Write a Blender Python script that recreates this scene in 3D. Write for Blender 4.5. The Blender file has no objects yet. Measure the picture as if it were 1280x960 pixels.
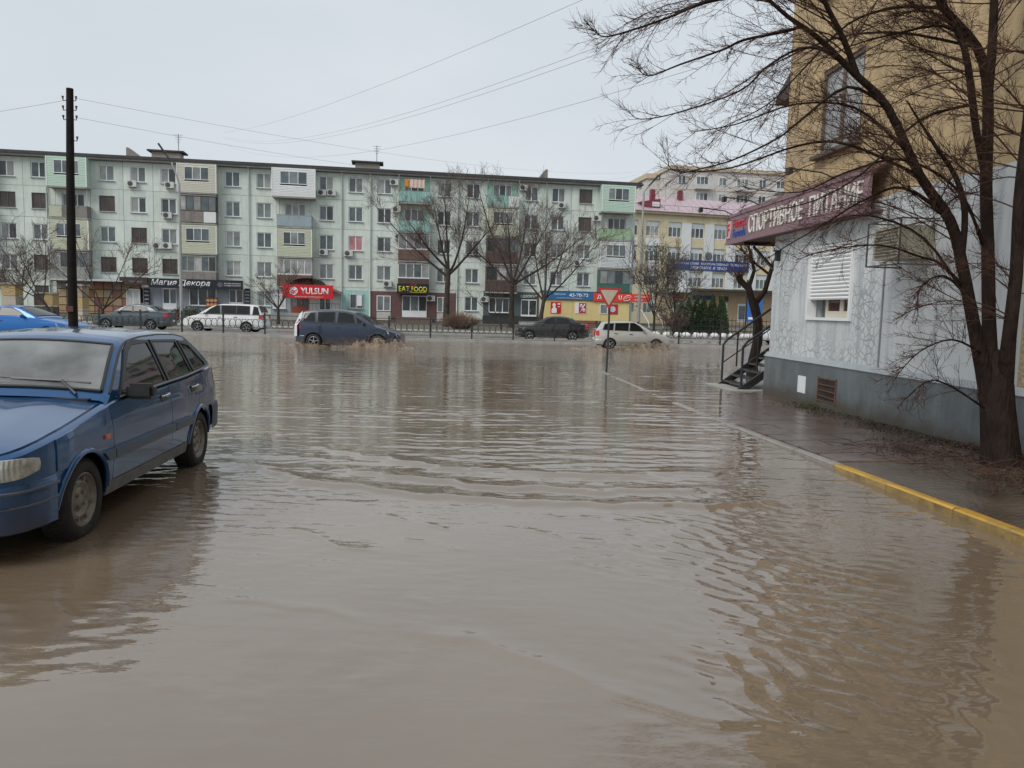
import bpy, bmesh, math, random
import numpy as np
from mathutils import Vector, Matrix

# ------------------------------------------------------------------ camera, sky, sun, exposure
sc = bpy.context.scene
C = sc.collection
PITCH, ROLL = math.atan(94 / 950.0), 0.0245
cam = bpy.data.objects.new('camera', bpy.data.cameras.new('camera'))
C.objects.link(cam)
cam.data.sensor_width = 36.0
cam.data.lens = 36.0 * 950.0 / 1280.0
cam.data.clip_start = 0.05
cam.data.clip_end = 6000
cam.matrix_world = (Matrix.Translation((0, 0, 1.72)) @ Matrix.Rotation(math.pi / 2 - PITCH, 4, 'X')
                    @ Matrix.Rotation(ROLL, 4, 'Z'))
sc.camera = cam

SUN_EL, SUN_AZ = math.radians(43), math.radians(222)      # high behind the viewer, veiled by cloud
world = bpy.data.worlds.new('World')
sc.world = world
world.use_nodes = True
wn, wl = world.node_tree.nodes, world.node_tree.links
wn.clear()
w_out = wn.new('ShaderNodeOutputWorld')
w_bg = wn.new('ShaderNodeBackground')
w_sky = wn.new('ShaderNodeTexSky')
w_sky.sky_type = 'NISHITA'
w_sky.sun_disc = False
w_sky.sun_elevation = SUN_EL
w_sky.sun_rotation = SUN_AZ
w_sky.dust_density = 4.0
w_tc = wn.new('ShaderNodeTexCoord')
w_map = wn.new('ShaderNodeMapping')
w_map.inputs['Scale'].default_value = (1.0, 1.0, 3.0)
w_noise = wn.new('ShaderNodeTexNoise')
w_noise.inputs['Scale'].default_value = 1.6
w_noise.inputs['Detail'].default_value = 5.0
w_noise.inputs['Roughness'].default_value = 0.5
w_ramp = wn.new('ShaderNodeValToRGB')                      # the cloud sheet, thicker and thinner
w_ramp.color_ramp.elements[0].position = 0.25
w_ramp.color_ramp.elements[0].color = (6.0, 6.65, 7.3, 1)
w_ramp.color_ramp.elements[1].position = 0.75
w_ramp.color_ramp.elements[1].color = (7.35, 7.85, 8.25, 1)
w_mix = wn.new('ShaderNodeMix')
w_mix.data_type = 'RGBA'
w_mix.inputs['Factor'].default_value = 0.93
wl.new(w_tc.outputs['Generated'], w_map.inputs['Vector'])
wl.new(w_map.outputs['Vector'], w_noise.inputs['Vector'])
wl.new(w_noise.outputs['Fac'], w_ramp.inputs['Fac'])
wl.new(w_sky.outputs['Color'], w_mix.inputs[6])
wl.new(w_ramp.outputs['Color'], w_mix.inputs[7])
wl.new(w_mix.outputs[2], w_bg.inputs['Color'])
w_bg.inputs['Strength'].default_value = 0.078
wl.new(w_bg.outputs['Background'], w_out.inputs['Surface'])

sun = bpy.data.objects.new('sun', bpy.data.lights.new('sun', 'SUN'))
C.objects.link(sun)
sun.data.energy = 1.5
sun.data.angle = math.radians(30)
sun.data.color = (1.0, 0.97, 0.93)
sun.rotation_euler = (math.pi / 2 - SUN_EL, 0, -math.radians(42))   # light travels away from the camera
sun.location = (-10, -20, 40)

sc.view_settings.view_transform = 'Standard'
sc.view_settings.look = 'None'
sc.view_settings.exposure = 0.38
sc.view_settings.gamma = 1.0
sc.view_settings.use_curve_mapping = False
sc.cycles.use_denoising = True
sc.cycles.max_bounces = 5
sc.cycles.diffuse_bounces = 3
sc.cycles.glossy_bounces = 3

RNG = random.Random(7)
NR = np.random.default_rng(5)


# ------------------------------------------------------------------ helpers
class MB:
    """collects faces, links them as one mesh object"""
    def __init__(self):
        self.v, self.f = [], []

    def add(self, vs, fs):
        o = len(self.v)
        self.v += [tuple(p) for p in vs]
        self.f += [tuple(i + o for i in q) for q in fs]
        return self

    def box(self, x0, x1, y0, y1, z0, z1):
        x0, x1 = min(x0, x1), max(x0, x1)
        y0, y1 = min(y0, y1), max(y0, y1)
        z0, z1 = min(z0, z1), max(z0, z1)
        return self.add([(x0, y0, z0), (x1, y0, z0), (x1, y1, z0), (x0, y1, z0),
                         (x0, y0, z1), (x1, y0, z1), (x1, y1, z1), (x0, y1, z1)],
                        [(0, 3, 2, 1), (4, 5, 6, 7), (0, 1, 5, 4), (1, 2, 6, 5), (2, 3, 7, 6), (3, 0, 4, 7)])

    def bar(self, a, b, w, h=None):
        """square bar from a to b"""
        h = h or w
        a, b = Vector(a), Vector(b)
        d = (b - a).normalized()
        s = d.cross(Vector((0, 0, 1)))
        if s.length < 1e-4:
            s = Vector((1, 0, 0))
        s.normalize()
        u = s.cross(d)
        vs = []
        for p in (a, b):
            for i, j in ((-1, -1), (1, -1), (1, 1), (-1, 1)):
                vs.append(p + s * (i * w / 2) + u * (j * h / 2))
        return self.add(vs, [(3, 2, 1, 0), (4, 5, 6, 7), (0, 1, 5, 4), (1, 2, 6, 5), (2, 3, 7, 6), (3, 0, 4, 7)])

    def tube(self, pts, rad, n=6, cap=True):
        pts = [Vector(p) for p in pts]
        m = len(pts)
        if not hasattr(rad, '__len__'):
            rad = [rad] * m
        ref = None
        rings = []
        for i, p in enumerate(pts):
            d = (pts[min(i + 1, m - 1)] - pts[max(i - 1, 0)])
            if d.length < 1e-7:
                d = Vector((0, 0, 1))
            d.normalize()
            if ref is None:
                ref = d.orthogonal().normalized()
            ref = (ref - d * ref.dot(d))
            if ref.length < 1e-5:
                ref = d.orthogonal()
            ref.normalize()
            b = d.cross(ref)
            rings.append([p + (ref * math.cos(2 * math.pi * k / n) + b * math.sin(2 * math.pi * k / n)) * rad[i] for k in range(n)])
        vs = [q for r in rings for q in r]
        fs = []
        for i in range(m - 1):
            for k in range(n):
                fs.append((i * n + k, i * n + (k + 1) % n, (i + 1) * n + (k + 1) % n, (i + 1) * n + k))
        if cap:
            fs.append(tuple(range(n))[::-1])
            fs.append(tuple((m - 1) * n + k for k in range(n)))
        return self.add(vs, fs)

    def prism(self, poly, y0, y1):
        """poly in (x,z), between y0 and y1"""
        n = len(poly)
        vs = [(x, y0, z) for x, z in poly] + [(x, y1, z) for x, z in poly]
        fs = [tuple(range(n)), tuple(range(2 * n - 1, n - 1, -1))]
        fs += [(i, i + n, (i + 1) % n + n, (i + 1) % n) for i in range(n)]
        return self.add(vs, fs)

    def lathe_y(self, prof, n=24, c=(0, 0, 0)):
        """prof (r, y) turned about the Y axis through c"""
        m = len(prof)
        vs = []
        for r, y in prof:
            for k in range(n):
                a = 2 * math.pi * k / n
                vs.append((c[0] + r * math.cos(a), c[1] + y, c[2] + r * math.sin(a)))
        fs = []
        for i in range(m - 1):
            for k in range(n):
                fs.append((i * n + k, i * n + (k + 1) % n, (i + 1) * n + (k + 1) % n, (i + 1) * n + k))
        return self.add(vs, fs)

    def mesh(self, name, mat, smooth=None):
        me = bpy.data.meshes.new(name)
        me.from_pydata(self.v, [], self.f)
        if mat is not None:
            me.materials.append(mat)
        fix_normals(me)
        if smooth is not None:
            me.shade_smooth()
            me.set_sharp_from_angle(angle=math.radians(smooth))
        return me

    def build(self, name, mat, parent=None, smooth=None, **kw):
        return obj(name, self.mesh(name, mat, smooth), parent, **kw)


def fix_normals(me):
    if len(me.polygons) > 60000:
        me.validate()
        return
    bm = bmesh.new()
    bm.from_mesh(me)
    bmesh.ops.recalc_face_normals(bm, faces=bm.faces)
    bm.to_mesh(me)
    bm.free()


def obj(name, me, parent=None, loc=None, rotz=None, label=None, cat=None, group=None, kind=None):
    o = bpy.data.objects.new(name, me)
    C.objects.link(o)
    if parent is not None:
        o.parent = parent
    if loc is not None:
        o.location = loc
    if rotz is not None:
        o.rotation_euler = (0, 0, rotz)
    return tag(o, label, cat, group, kind)


def tag(o, label=None, cat=None, group=None, kind=None):
    if label:
        o['label'] = label
    if cat:
        o['category'] = cat
    if group:
        o['group'] = group
    if kind:
        o['kind'] = kind
    return o


def thing(name, label, cat, loc=(0, 0, 0), rotz=0.0, group=None, parent=None):
    return obj(name, None, parent, loc, rotz, label, cat, group)


def copy_tree(o, parent=None):
    c = o.copy()
    C.objects.link(c)
    if parent is not None:
        c.parent = parent
    for ch in list(o.children):
        copy_tree(ch, c)
    return c


MATS = {}


def mat(name, col, rough=0.7, var=0.12, scale=3.0, bump=0.0, bscale=40.0, metal=0.0, spec=0.5, streak=0.0,
        stcol=None, rnd=0.06, coat=0.0, ior=1.5, grime=None, stsc=3.5, stw=(.45, .75)):
    """procedural paint / plaster / metal: noise mottling, per-object drift, vertical weather streaks, fine relief"""
    if name in MATS:
        return MATS[name]
    m = bpy.data.materials.new(name)
    m.use_nodes = True
    n, l = m.node_tree.nodes, m.node_tree.links
    p = n['Principled BSDF']
    tc = n.new('ShaderNodeTexCoord')
    oi = n.new('ShaderNodeObjectInfo')
    mul = n.new('ShaderNodeMath'); mul.operation = 'MULTIPLY'; mul.inputs[1].default_value = 37.0
    l.new(oi.outputs['Random'], mul.inputs[0])
    ad = n.new('ShaderNodeVectorMath'); ad.operation = 'ADD'
    l.new(tc.outputs['Object'], ad.inputs[0]); l.new(mul.outputs[0], ad.inputs[1])
    nz = n.new('ShaderNodeTexNoise')
    nz.inputs['Scale'].default_value = scale
    nz.inputs['Detail'].default_value = 6
    nz.inputs['Roughness'].default_value = 0.6
    l.new(ad.outputs[0], nz.inputs['Vector'])
    rp = n.new('ShaderNodeValToRGB')
    rp.color_ramp.elements[0].position = 0.3
    rp.color_ramp.elements[1].position = 0.7
    rp.color_ramp.elements[0].color = tuple(max(0, c * (1 - var)) for c in col) + (1,)
    rp.color_ramp.elements[1].color = tuple(min(1, c * (1 + var)) for c in col) + (1,)
    l.new(nz.outputs['Fac'], rp.inputs['Fac'])
    out = rp.outputs['Color']
    if streak:
        mp = n.new('ShaderNodeMapping')
        mp.inputs['Scale'].default_value = (stsc, stsc, stsc * 0.07)
        l.new(ad.outputs[0], mp.inputs['Vector'])
        n2 = n.new('ShaderNodeTexNoise')
        n2.inputs['Scale'].default_value = 1.0
        n2.inputs['Detail'].default_value = 7
        l.new(mp.outputs[0], n2.inputs['Vector'])
        r2 = n.new('ShaderNodeValToRGB')
        r2.color_ramp.elements[0].position = stw[0]
        r2.color_ramp.elements[1].position = stw[1]
        r2.color_ramp.elements[1].color = (streak, streak, streak, 1)
        l.new(n2.outputs['Fac'], r2.inputs['Fac'])
        mx = n.new('ShaderNodeMix'); mx.data_type = 'RGBA'
        l.new(r2.outputs['Color'], mx.inputs['Factor'])
        l.new(out, mx.inputs[6])
        mx.inputs[7].default_value = (stcol or tuple(c * 0.45 for c in col)) + (1,)
        out = mx.outputs[2]
    if grime:
        n3 = n.new('ShaderNodeTexNoise')
        n3.inputs['Scale'].default_value = scale * 0.35
        n3.inputs['Detail'].default_value = 9
        n3.inputs['Roughness'].default_value = 0.7
        l.new(ad.outputs[0], n3.inputs['Vector'])
        r3 = n.new('ShaderNodeValToRGB')
        r3.color_ramp.elements[0].position = 0.52
        r3.color_ramp.elements[1].position = 0.66
        r3.color_ramp.elements[1].color = (0.8, 0.8, 0.8, 1)
        l.new(n3.outputs['Fac'], r3.inputs['Fac'])
        mx = n.new('ShaderNodeMix'); mx.data_type = 'RGBA'
        l.new(r3.outputs['Color'], mx.inputs['Factor'])
        l.new(out, mx.inputs[6])
        mx.inputs[7].default_value = grime + (1,)
        out = mx.outputs[2]
    if rnd:
        hs = n.new('ShaderNodeHueSaturation')
        mr = n.new('ShaderNodeMapRange')
        mr.inputs['To Min'].default_value = 1 - rnd
        mr.inputs['To Max'].default_value = 1 + rnd
        l.new(oi.outputs['Random'], mr.inputs['Value'])
        l.new(mr.outputs[0], hs.inputs['Value'])
        l.new(out, hs.inputs['Color'])
        out = hs.outputs['Color']
    l.new(out, p.inputs['Base Color'])
    p.inputs['Roughness'].default_value = rough
    p.inputs['Metallic'].default_value = metal
    p.inputs['Specular IOR Level'].default_value = spec
    p.inputs['IOR'].default_value = ior
    if coat:
        p.inputs['Coat Weight'].default_value = coat
        p.inputs['Coat Roughness'].default_value = 0.04
    if bump:
        nb = n.new('ShaderNodeTexNoise')
        nb.inputs['Scale'].default_value = bscale
        nb.inputs['Detail'].default_value = 5
        l.new(ad.outputs[0], nb.inputs['Vector'])
        bp = n.new('ShaderNodeBump')
        bp.inputs['Strength'].default_value = 1.0
        bp.inputs['Distance'].default_value = bump
        l.new(nb.outputs['Fac'], bp.inputs['Height'])
        l.new(bp.outputs[0], p.inputs['Normal'])
    MATS[name] = m
    return m


def text_mesh(body, mt, width, height, shear=0.0, depth=0.02, bold=0.0):
    """lettering as a mesh in the XZ plane, facing -Y, fitted into width x height about its centre"""
    cu = bpy.data.curves.new('lettering', 'FONT')
    cu.body = body
    cu.align_x = 'CENTER'
    cu.shear = shear
    cu.offset = bold
    cu.extrude = 0.0
    cu.resolution_u = 3
    o = bpy.data.objects.new('lettering_curve', cu)
    C.objects.link(o)
    bpy.context.view_layer.update()
    me = bpy.data.meshes.new_from_object(o.evaluated_get(bpy.context.evaluated_depsgraph_get()))
    bpy.data.objects.remove(o)
    co = np.array([v.co[:] for v in me.vertices])
    if len(co) == 0:
        return me
    lo, hi = co.min(0), co.max(0)
    s = (hi - lo)
    new = np.zeros_like(co)
    new[:, 0] = (co[:, 0] - (lo[0] + hi[0]) / 2) / max(s[0], 1e-6) * width
    new[:, 2] = (co[:, 1] - (lo[1] + hi[1]) / 2) / max(s[1], 1e-6) * height
    for v, c in zip(me.vertices, new):
        v.co = c
    bm = bmesh.new()
    bm.from_mesh(me)
    bmesh.ops.recalc_face_normals(bm, faces=bm.faces)
    for f in bm.faces:
        if f.normal.y > 0:
            f.normal_flip()
    r = bmesh.ops.extrude_face_region(bm, geom=list(bm.faces))
    for v in [g for g in r['geom'] if isinstance(g, bmesh.types.BMVert)]:
        v.co.y -= depth
    bmesh.ops.recalc_face_normals(bm, faces=bm.faces)
    bm.to_mesh(me)
    bm.free()
    me.materials.clear()
    me.materials.append(mt)
    return me


# ------------------------------------------------------------------ materials
mint = mat('mint_panel', (0.615, 0.675, 0.62), 0.85, 0.09, 1.2, 0.004, 60, streak=0.45, stcol=(0.40, 0.42, 0.37), rnd=0.06)
joint = mat('panel_joint', (0.44, 0.47, 0.44), 0.9)
plinth_m = mat('plinth_concrete', (0.27, 0.29, 0.27), 0.85, 0.15, 2, 0.006, 30, streak=0.4)
white_m = mat('white_plastic', (0.74, 0.76, 0.76), 0.45, 0.04, 4, rnd=0.05)
brownf = mat('old_brown_frame', (0.115, 0.085, 0.07), 0.7, 0.2, 5)
greyf = mat('old_grey_frame', (0.38, 0.38, 0.35), 0.7, 0.2, 5)
darkm = mat('black_steel', (0.02, 0.02, 0.022), 0.45, 0.3, 8, rnd=0.1)
roofm = mat('roof_felt', (0.05, 0.05, 0.05), 0.8, 0.3, 2)
concrete = mat('concrete', (0.34, 0.33, 0.31), 0.85, 0.15, 2, 0.004, 30, streak=0.4)


def glassm(name, col, rough=0.06):
    return mat(name, col, rough, 0.35, 1.3, spec=0.6, rnd=0.25, ior=1.5)


GL = [glassm('glass_dark', (0.045, 0.055, 0.06)), glassm('glass_slate', (0.10, 0.125, 0.135)),
      glassm('glass_curtain', (0.30, 0.31, 0.30)), glassm('glass_net', (0.17, 0.19, 0.19)),
      glassm('glass_brown', (0.06, 0.048, 0.042))]
glass_pink = glassm('glass_pink_curtain', (0.38, 0.16, 0.17))
glass_white = glassm('glass_white_blind', (0.48, 0.5, 0.5))
tin = mat('galvanised_tin', (0.5, 0.52, 0.52), 0.4, 0.1, 4, metal=0.6)

# ------------------------------------------------------------------ ground, flood water, pavements
asphalt = mat('wet_asphalt', (0.06, 0.058, 0.055), 0.35, 0.25, 1.5, 0.01, 50)
gm = MB()
gm.add([(-3000, -400, -0.24), (3000, -400, -0.24), (3000, 4000, -0.24), (-3000, 4000, -0.24)], [(0, 1, 2, 3)])
gm.build('ground', asphalt, kind='structure')

KY = np.array([-9, 0, 3, 5.68, 6.8, 8.51, 10.9, 11.44, 14.92, 20.68, 22.0])
KX = np.array([4.75, 4.42, 4.18, 3.94, 3.82, 3.65, 3.44, 3.39, 3.01, 2.55, 2.47])


def kerb_x(y):
    return float(np.interp(y, KY, KX))


def wall_x(y):
    return 5.51 + 0.07 * (16.24 - y)


def walk_z(x, y):
    base = 0.095 - (y - 5) * 0.0140
    return base + 0.035 * max(0, x - kerb_x(y) - 0.14)


def make_water():
    x0, x1, y0, y1 = -9.0, 7.0, 0.6, 26.0
    def axis(a, b2, f):
        out = [a]
        while out[-1] < b2:
            out.append(out[-1] + f(out[-1]))
        out[-1] = b2
        return np.array(out)
    xs = axis(x0, x1, lambda v: .024 if -3.5 < v < 3.6 else .05)
    ys = axis(y0, y1, lambda v: .019 if v < 7.5 else min(.06, .019 + .006 * (v - 7.5)))
    nx, ny = len(xs), len(ys)
    X, Y = np.meshgrid(xs, ys)
    h = np.zeros_like(X)

    def field(num, lmin, lmax, dirc, spread, slope, seed):
        g = np.random.default_rng(seed)
        f = np.zeros_like(X)
        for _ in range(num):
            lam = lmin * (lmax / lmin) ** g.random()
            a = dirc + g.normal(0, spread)
            k = 2 * math.pi / lam
            # a phase wobble bends the crests so that they do not run on as straight lines
            wob = 0.9 * np.sin(X * g.uniform(.3, 1.1) + Y * g.uniform(.2, .8) + g.uniform(0, 6.28))
            f += (lam / 0.3) ** 0.7 * 0.3 / (2 * math.pi) * np.sin(k * (X * math.cos(a) + Y * math.sin(a)) + g.uniform(0, 6.28) + wob)
        return f * slope / math.sqrt(num / 2)

    def sm(a, b, v):
        t = np.clip((v - a) / (b - a), 0, 1)
        return t * t * (3 - 2 * t)

    g = np.random.default_rng(3)
    patch = np.zeros_like(X)
    for _ in range(14):
        lam = g.uniform(1.2, 4.5)
        a = g.uniform(0, 6.28)
        patch += np.sin(2 * math.pi / lam * (X * math.cos(a) + Y * math.sin(a)) + g.uniform(0, 6.28))
    patch = 0.5 + 0.5 * np.tanh(patch / 2.6)
    mid = sm(5.9, 7.6, Y + 0.10 * X)
    h += field(26, 0.22, 0.75, math.pi / 2, 0.22, 0.040, 11) * mid * (0.45 + 0.8 * patch)
    h += field(30, 0.10, 0.28, math.pi / 2, 0.5, 0.034, 12) * mid * (0.3 + 0.9 * patch)
    # the wash spreading from the kerb side
    rk = np.exp(-((X - 1.55 - 0.10 * (Y - 4.5)) / 0.75) ** 2) * sm(2.3, 3.4, Y) * (1 - sm(6.3, 8.0, Y))
    h += field(22, 0.09, 0.22, 0.75, 0.45, 0.075, 13) * rk * (0.45 + patch)
    rr = sm(0.8, 2.4, X) * (1 - sm(6.5, 9, Y))
    h += field(22, 0.08, 0.26, 0.9, 0.7, 0.026, 14) * rr * (.35 + patch)
    # ripples round the parked car
    rc = np.exp(-((X + 2.35) / 0.8) ** 2) * sm(3.0, 4.2, Y) * (1 - sm(6.5, 9.0, Y))
    h += field(22, 0.09, 0.26, 1.1, 0.5, 0.045, 15) * rc * (0.3 + patch)
    # long quiet swell in front
    h += field(12, 0.6, 2.2, 1.2, 0.6, 0.012, 16) * (1 - mid)
    h += field(24, 0.08, 0.45, 1.5, 0.6, 0.015, 18) * (1 - mid) * (.3 + .9 * patch)
    h += field(14, 0.14, 0.4, 1.9, 0.5, 0.022, 19) * (1 - mid) * np.clip(patch * 2.2 - 1.35, 0, 1)

    # single wave fronts running across
    def front(pts, amp, sig, tail):
        pts = np.array(pts, float)
        best = np.full(X.shape, 1e9)
        sgn = np.zeros_like(X)
        fade = np.zeros_like(X)
        tot = len(pts) - 1
        for i in range(tot):
            a, b = pts[i], pts[i + 1]
            d = b - a
            L = np.hypot(*d)
            t = np.clip(((X - a[0]) * d[0] + (Y - a[1]) * d[1]) / L ** 2, 0, 1)
            px, py = a[0] + t * d[0], a[1] + t * d[1]
            ds = np.hypot(X - px, Y - py)
            s = np.sign(d[0] * (Y - a[1]) - d[1] * (X - a[0]))
            upd = ds < best
            best = np.where(upd, ds, best)
            sgn = np.where(upd, s, sgn)
            fade = np.where(upd, (i + t) / tot, fade)
        d = best * sgn + 0.03 * np.sin(X * 7 + Y * 3) + 0.02 * np.sin(X * 15 + 1)
        w = np.where(d > 0, tail, sig)
        env = np.clip(np.sin(math.pi * np.clip(fade, 0.0, 1.0)) * 2.2, 0, 1) * (0.8 + 0.35 * patch)
        return amp * np.exp(-(d / w) ** 2) * env

    h += front([(-3.3, 8.3), (-1.9, 7.2), (-0.6, 6.75), (0.5, 6.6), (1.7, 6.65), (2.7, 6.9)], 0.030, 0.08, 0.20)
    h += front([(-1.9, 7.9), (-0.3, 7.2), (0.9, 7.1), (2.4, 7.4)], 0.026, 0.08, 0.20)
    h += front([(-2.6, 9.2), (-0.7, 8.0), (0.9, 7.8), (3.0, 8.3)], 0.022, 0.10, 0.20)
    h += front([(-0.55, 3.95), (-0.12, 3.72), (0.3, 3.42), (0.72, 3.14), (1.1, 3.0), (1.6, 2.95)], 0.011, 0.026, 0.10)
    h += front([(-2.3, 4.6), (-1.75, 4.35), (-1.2, 4.15), (-0.7, 4.0)], 0.006, 0.026, 0.09)
    h += front([(-1.75, 5.75), (-1.45, 5.5), (-1.2, 5.3), (-0.85, 5.15)], 0.006, 0.026, 0.08)
    for pts, a_ in (([(-.62, 4.35), (-.45, 4.28), (-.25, 4.3)], .006), ([(-.75, 3.35), (-.6, 3.28), (-.45, 3.14)], .006), ([(.3, 5.2), (.62, 4.95), (.95, 4.7)], .006),
                    ([(-1.3, 6.2), (-.8, 5.95), (-.3, 5.7)], .008), ([(-.1, 5.9), (.5, 5.6), (1.0, 5.35)], .007), ([(-.9, 5.5), (-.5, 5.35), (-.1, 5.25)], .006),
                    ([(-2.6, 4.15), (-2.3, 3.95), (-2.0, 3.85)], .006), ([(.15, 6.3), (.8, 6.1), (1.5, 6.1)], .008), ([(-1.9, 3.35), (-1.5, 3.2), (-1.1, 3.15)], .005)):
        h += front(pts, a_ * .6, .022, .06) * (.25 + .75 * np.clip(.5 + np.sin(X * 23 + Y * 9) + .6 * np.sin(X * 41 - Y * 17), 0, 1))
    edge = sm(x0, x0 + 1.2, X) * (1 - sm(x1 - 1.0, x1, X)) * sm(y0, y0 + 0.3, Y) * (1 - sm(y1 - 5, y1, Y))
    Z = h * edge
    vs = np.stack([X.ravel(), Y.ravel(), Z.ravel()], 1)
    idx = np.arange(nx * ny).reshape(ny, nx)
    q = np.stack([idx[:-1, :-1].ravel(), idx[:-1, 1:].ravel(), idx[1:, 1:].ravel(), idx[1:, :-1].ravel()], 1)
    V = [tuple(p) for p in vs.tolist()]
    F = [tuple(f) for f in q.tolist()]
    n0 = len(V)
    BX0, BX1, BY0, BY1 = -70.0, 60.0, -12.0, 38.6
    V += [(BX0, BY0, 0), (BX1, BY0, 0), (BX1, BY1, 0), (BX0, BY1, 0)]
    bot = idx[0, :].tolist(); top = idx[-1, :].tolist(); lef = idx[:, 0].tolist(); rig = idx[:, -1].tolist()
    F.append(tuple([n0, n0 + 1] + bot[::-1]))
    F.append(tuple([n0 + 1, n0 + 2] + rig[::-1]))
    F.append(tuple([n0 + 2, n0 + 3] + top))
    F.append(tuple([n0 + 3, n0] + lef))
    me = bpy.data.meshes.new('water')
    me.from_pydata(V, [], F)
    me.update()
    me.shade_smooth()
    return me


def water_material():
    m = bpy.data.materials.new('muddy_flood_water')
    m.use_nodes = True
    n, l = m.node_tree.nodes, m.node_tree.links
    p = n['Principled BSDF']
    tc = n.new('ShaderNodeTexCoord')
    nz = n.new('ShaderNodeTexNoise')
    nz.inputs['Scale'].default_value = 0.35
    nz.inputs['Detail'].default_value = 6
    nz.inputs['Distortion'].default_value = 0.8
    l.new(tc.outputs['Object'], nz.inputs['Vector'])
    rp = n.new('ShaderNodeValToRGB')                       # silt stirred up in drifts
    rp.color_ramp.elements[0].position = 0.3
    rp.color_ramp.elements[0].color = (0.163, 0.121, 0.082, 1)
    rp.color_ramp.elements[1].position = 0.72
    rp.color_ramp.elements[1].color = (0.214, 0.165, 0.117, 1)
    l.new(nz.outputs['Fac'], rp.inputs['Fac'])
    l.new(rp.outputs['Color'], p.inputs['Base Color'])
    p.inputs['Roughness'].default_value = 0.012
    p.inputs['IOR'].default_value = 2.15
    # fine wind ripples, long across the view of the street, short along it
    mp = n.new('ShaderNodeMapping')
    mp.inputs['Scale'].default_value = (0.9, 3.2, 1)
    l.new(tc.outputs['Object'], mp.inputs['Vector'])
    b1 = n.new('ShaderNodeTexNoise')
    b1.inputs['Scale'].default_value = 1.1
    b1.inputs['Detail'].default_value = 4
    l.new(mp.outputs[0], b1.inputs['Vector'])
    # ripples are stronger out on the open road than in the lee of the buildings
    sp = n.new('ShaderNodeSeparateXYZ')
    l.new(tc.outputs['Object'], sp.inputs[0])
    mr = n.new('ShaderNodeMapRange')
    mr.interpolation_type = 'SMOOTHSTEP'
    mr.inputs['From Min'].default_value = 17.0
    mr.inputs['From Max'].default_value = 33.0
    mr.inputs['To Min'].default_value = 0.004
    mr.inputs['To Max'].default_value = 0.055
    l.new(sp.outputs['Y'], mr.inputs['Value'])
    bp = n.new('ShaderNodeBump')
    bp.inputs['Strength'].default_value = 1.0
    l.new(mr.outputs[0], bp.inputs['Distance'])
    l.new(b1.outputs['Fac'], bp.inputs['Height'])
    b2 = n.new('ShaderNodeTexNoise')
    b2.inputs['Scale'].default_value = 4.2
    b2.inputs['Detail'].default_value = 3
    l.new(mp.outputs[0], b2.inputs['Vector'])
    bp2 = n.new('ShaderNodeBump')
    bp2.inputs['Strength'].default_value = 1.0
    bp2.inputs['Distance'].default_value = 0.0007
    l.new(b2.outputs['Fac'], bp2.inputs['Height'])
    l.new(bp.outputs[0], bp2.inputs['Normal'])
    # cat's-paws: patches of fine wind ripple over the quieter water
    b3 = n.new('ShaderNodeTexNoise')
    b3.inputs['Scale'].default_value = 7.5
    b3.inputs['Detail'].default_value = 3
    mp3 = n.new('ShaderNodeMapping')
    mp3.inputs['Rotation'].default_value = (0, 0, .5)
    mp3.inputs['Scale'].default_value = (.7, 1.7, 1)
    l.new(tc.outputs['Object'], mp3.inputs['Vector']); l.new(mp3.outputs[0], b3.inputs['Vector'])
    pm_ = n.new('ShaderNodeTexNoise')
    pm_.inputs['Scale'].default_value = .55
    pm_.inputs['Detail'].default_value = 3
    l.new(tc.outputs['Object'], pm_.inputs['Vector'])
    m3 = n.new('ShaderNodeMapRange')
    m3.inputs['From Min'].default_value = .38; m3.inputs['From Max'].default_value = .66
    m3.inputs['To Min'].default_value = .0006; m3.inputs['To Max'].default_value = .0055
    l.new(pm_.outputs['Fac'], m3.inputs['Value'])
    bp3 = n.new('ShaderNodeBump')
    l.new(m3.outputs[0], bp3.inputs['Distance']); l.new(b3.outputs['Fac'], bp3.inputs['Height']); l.new(bp2.outputs[0], bp3.inputs['Normal'])
    l.new(bp3.outputs[0], p.inputs['Normal'])
    return m


wm = water_material()
wme = make_water()
wme.materials.append(wm)
obj('water', wme, kind='structure')

# near pavement on the right: base sheet, slabs, kerb stones
mud = mat('wet_mud_pavement', (0.095, 0.072, 0.055), 0.22, 0.35, 1.6, 0.012, 14, grime=(0.045, 0.038, 0.03), spec=0.5)
b = MB()
ys = np.linspace(-8, 22, 61)
for i in range(60):
    ya, yb = ys[i], ys[i + 1]
    cols = []
    for y in (ya, yb):
        xa, xb = kerb_x(y) + 0.14, wall_x(y) + 0.35 if y < 16.24 else 9.0
        cols.append([(xa + (xb - xa) * t, y, walk_z(xa + (xb - xa) * t, y) - 0.012) for t in (0, .25, .5, .75, 1)])
    for k in range(4):
        b.add([cols[0][k], cols[0][k + 1], cols[1][k + 1], cols[1][k]], [(0, 1, 2, 3)])
walk = b.build('pavement', mud, kind='structure')
slab_m = mat('wet_paving_slab', (0.15, 0.108, 0.09), 0.13, 0.25, 5, 0.003, 60, rnd=0.18, spec=0.55, grime=(0.085, 0.062, 0.052))
g = 0.485
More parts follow.
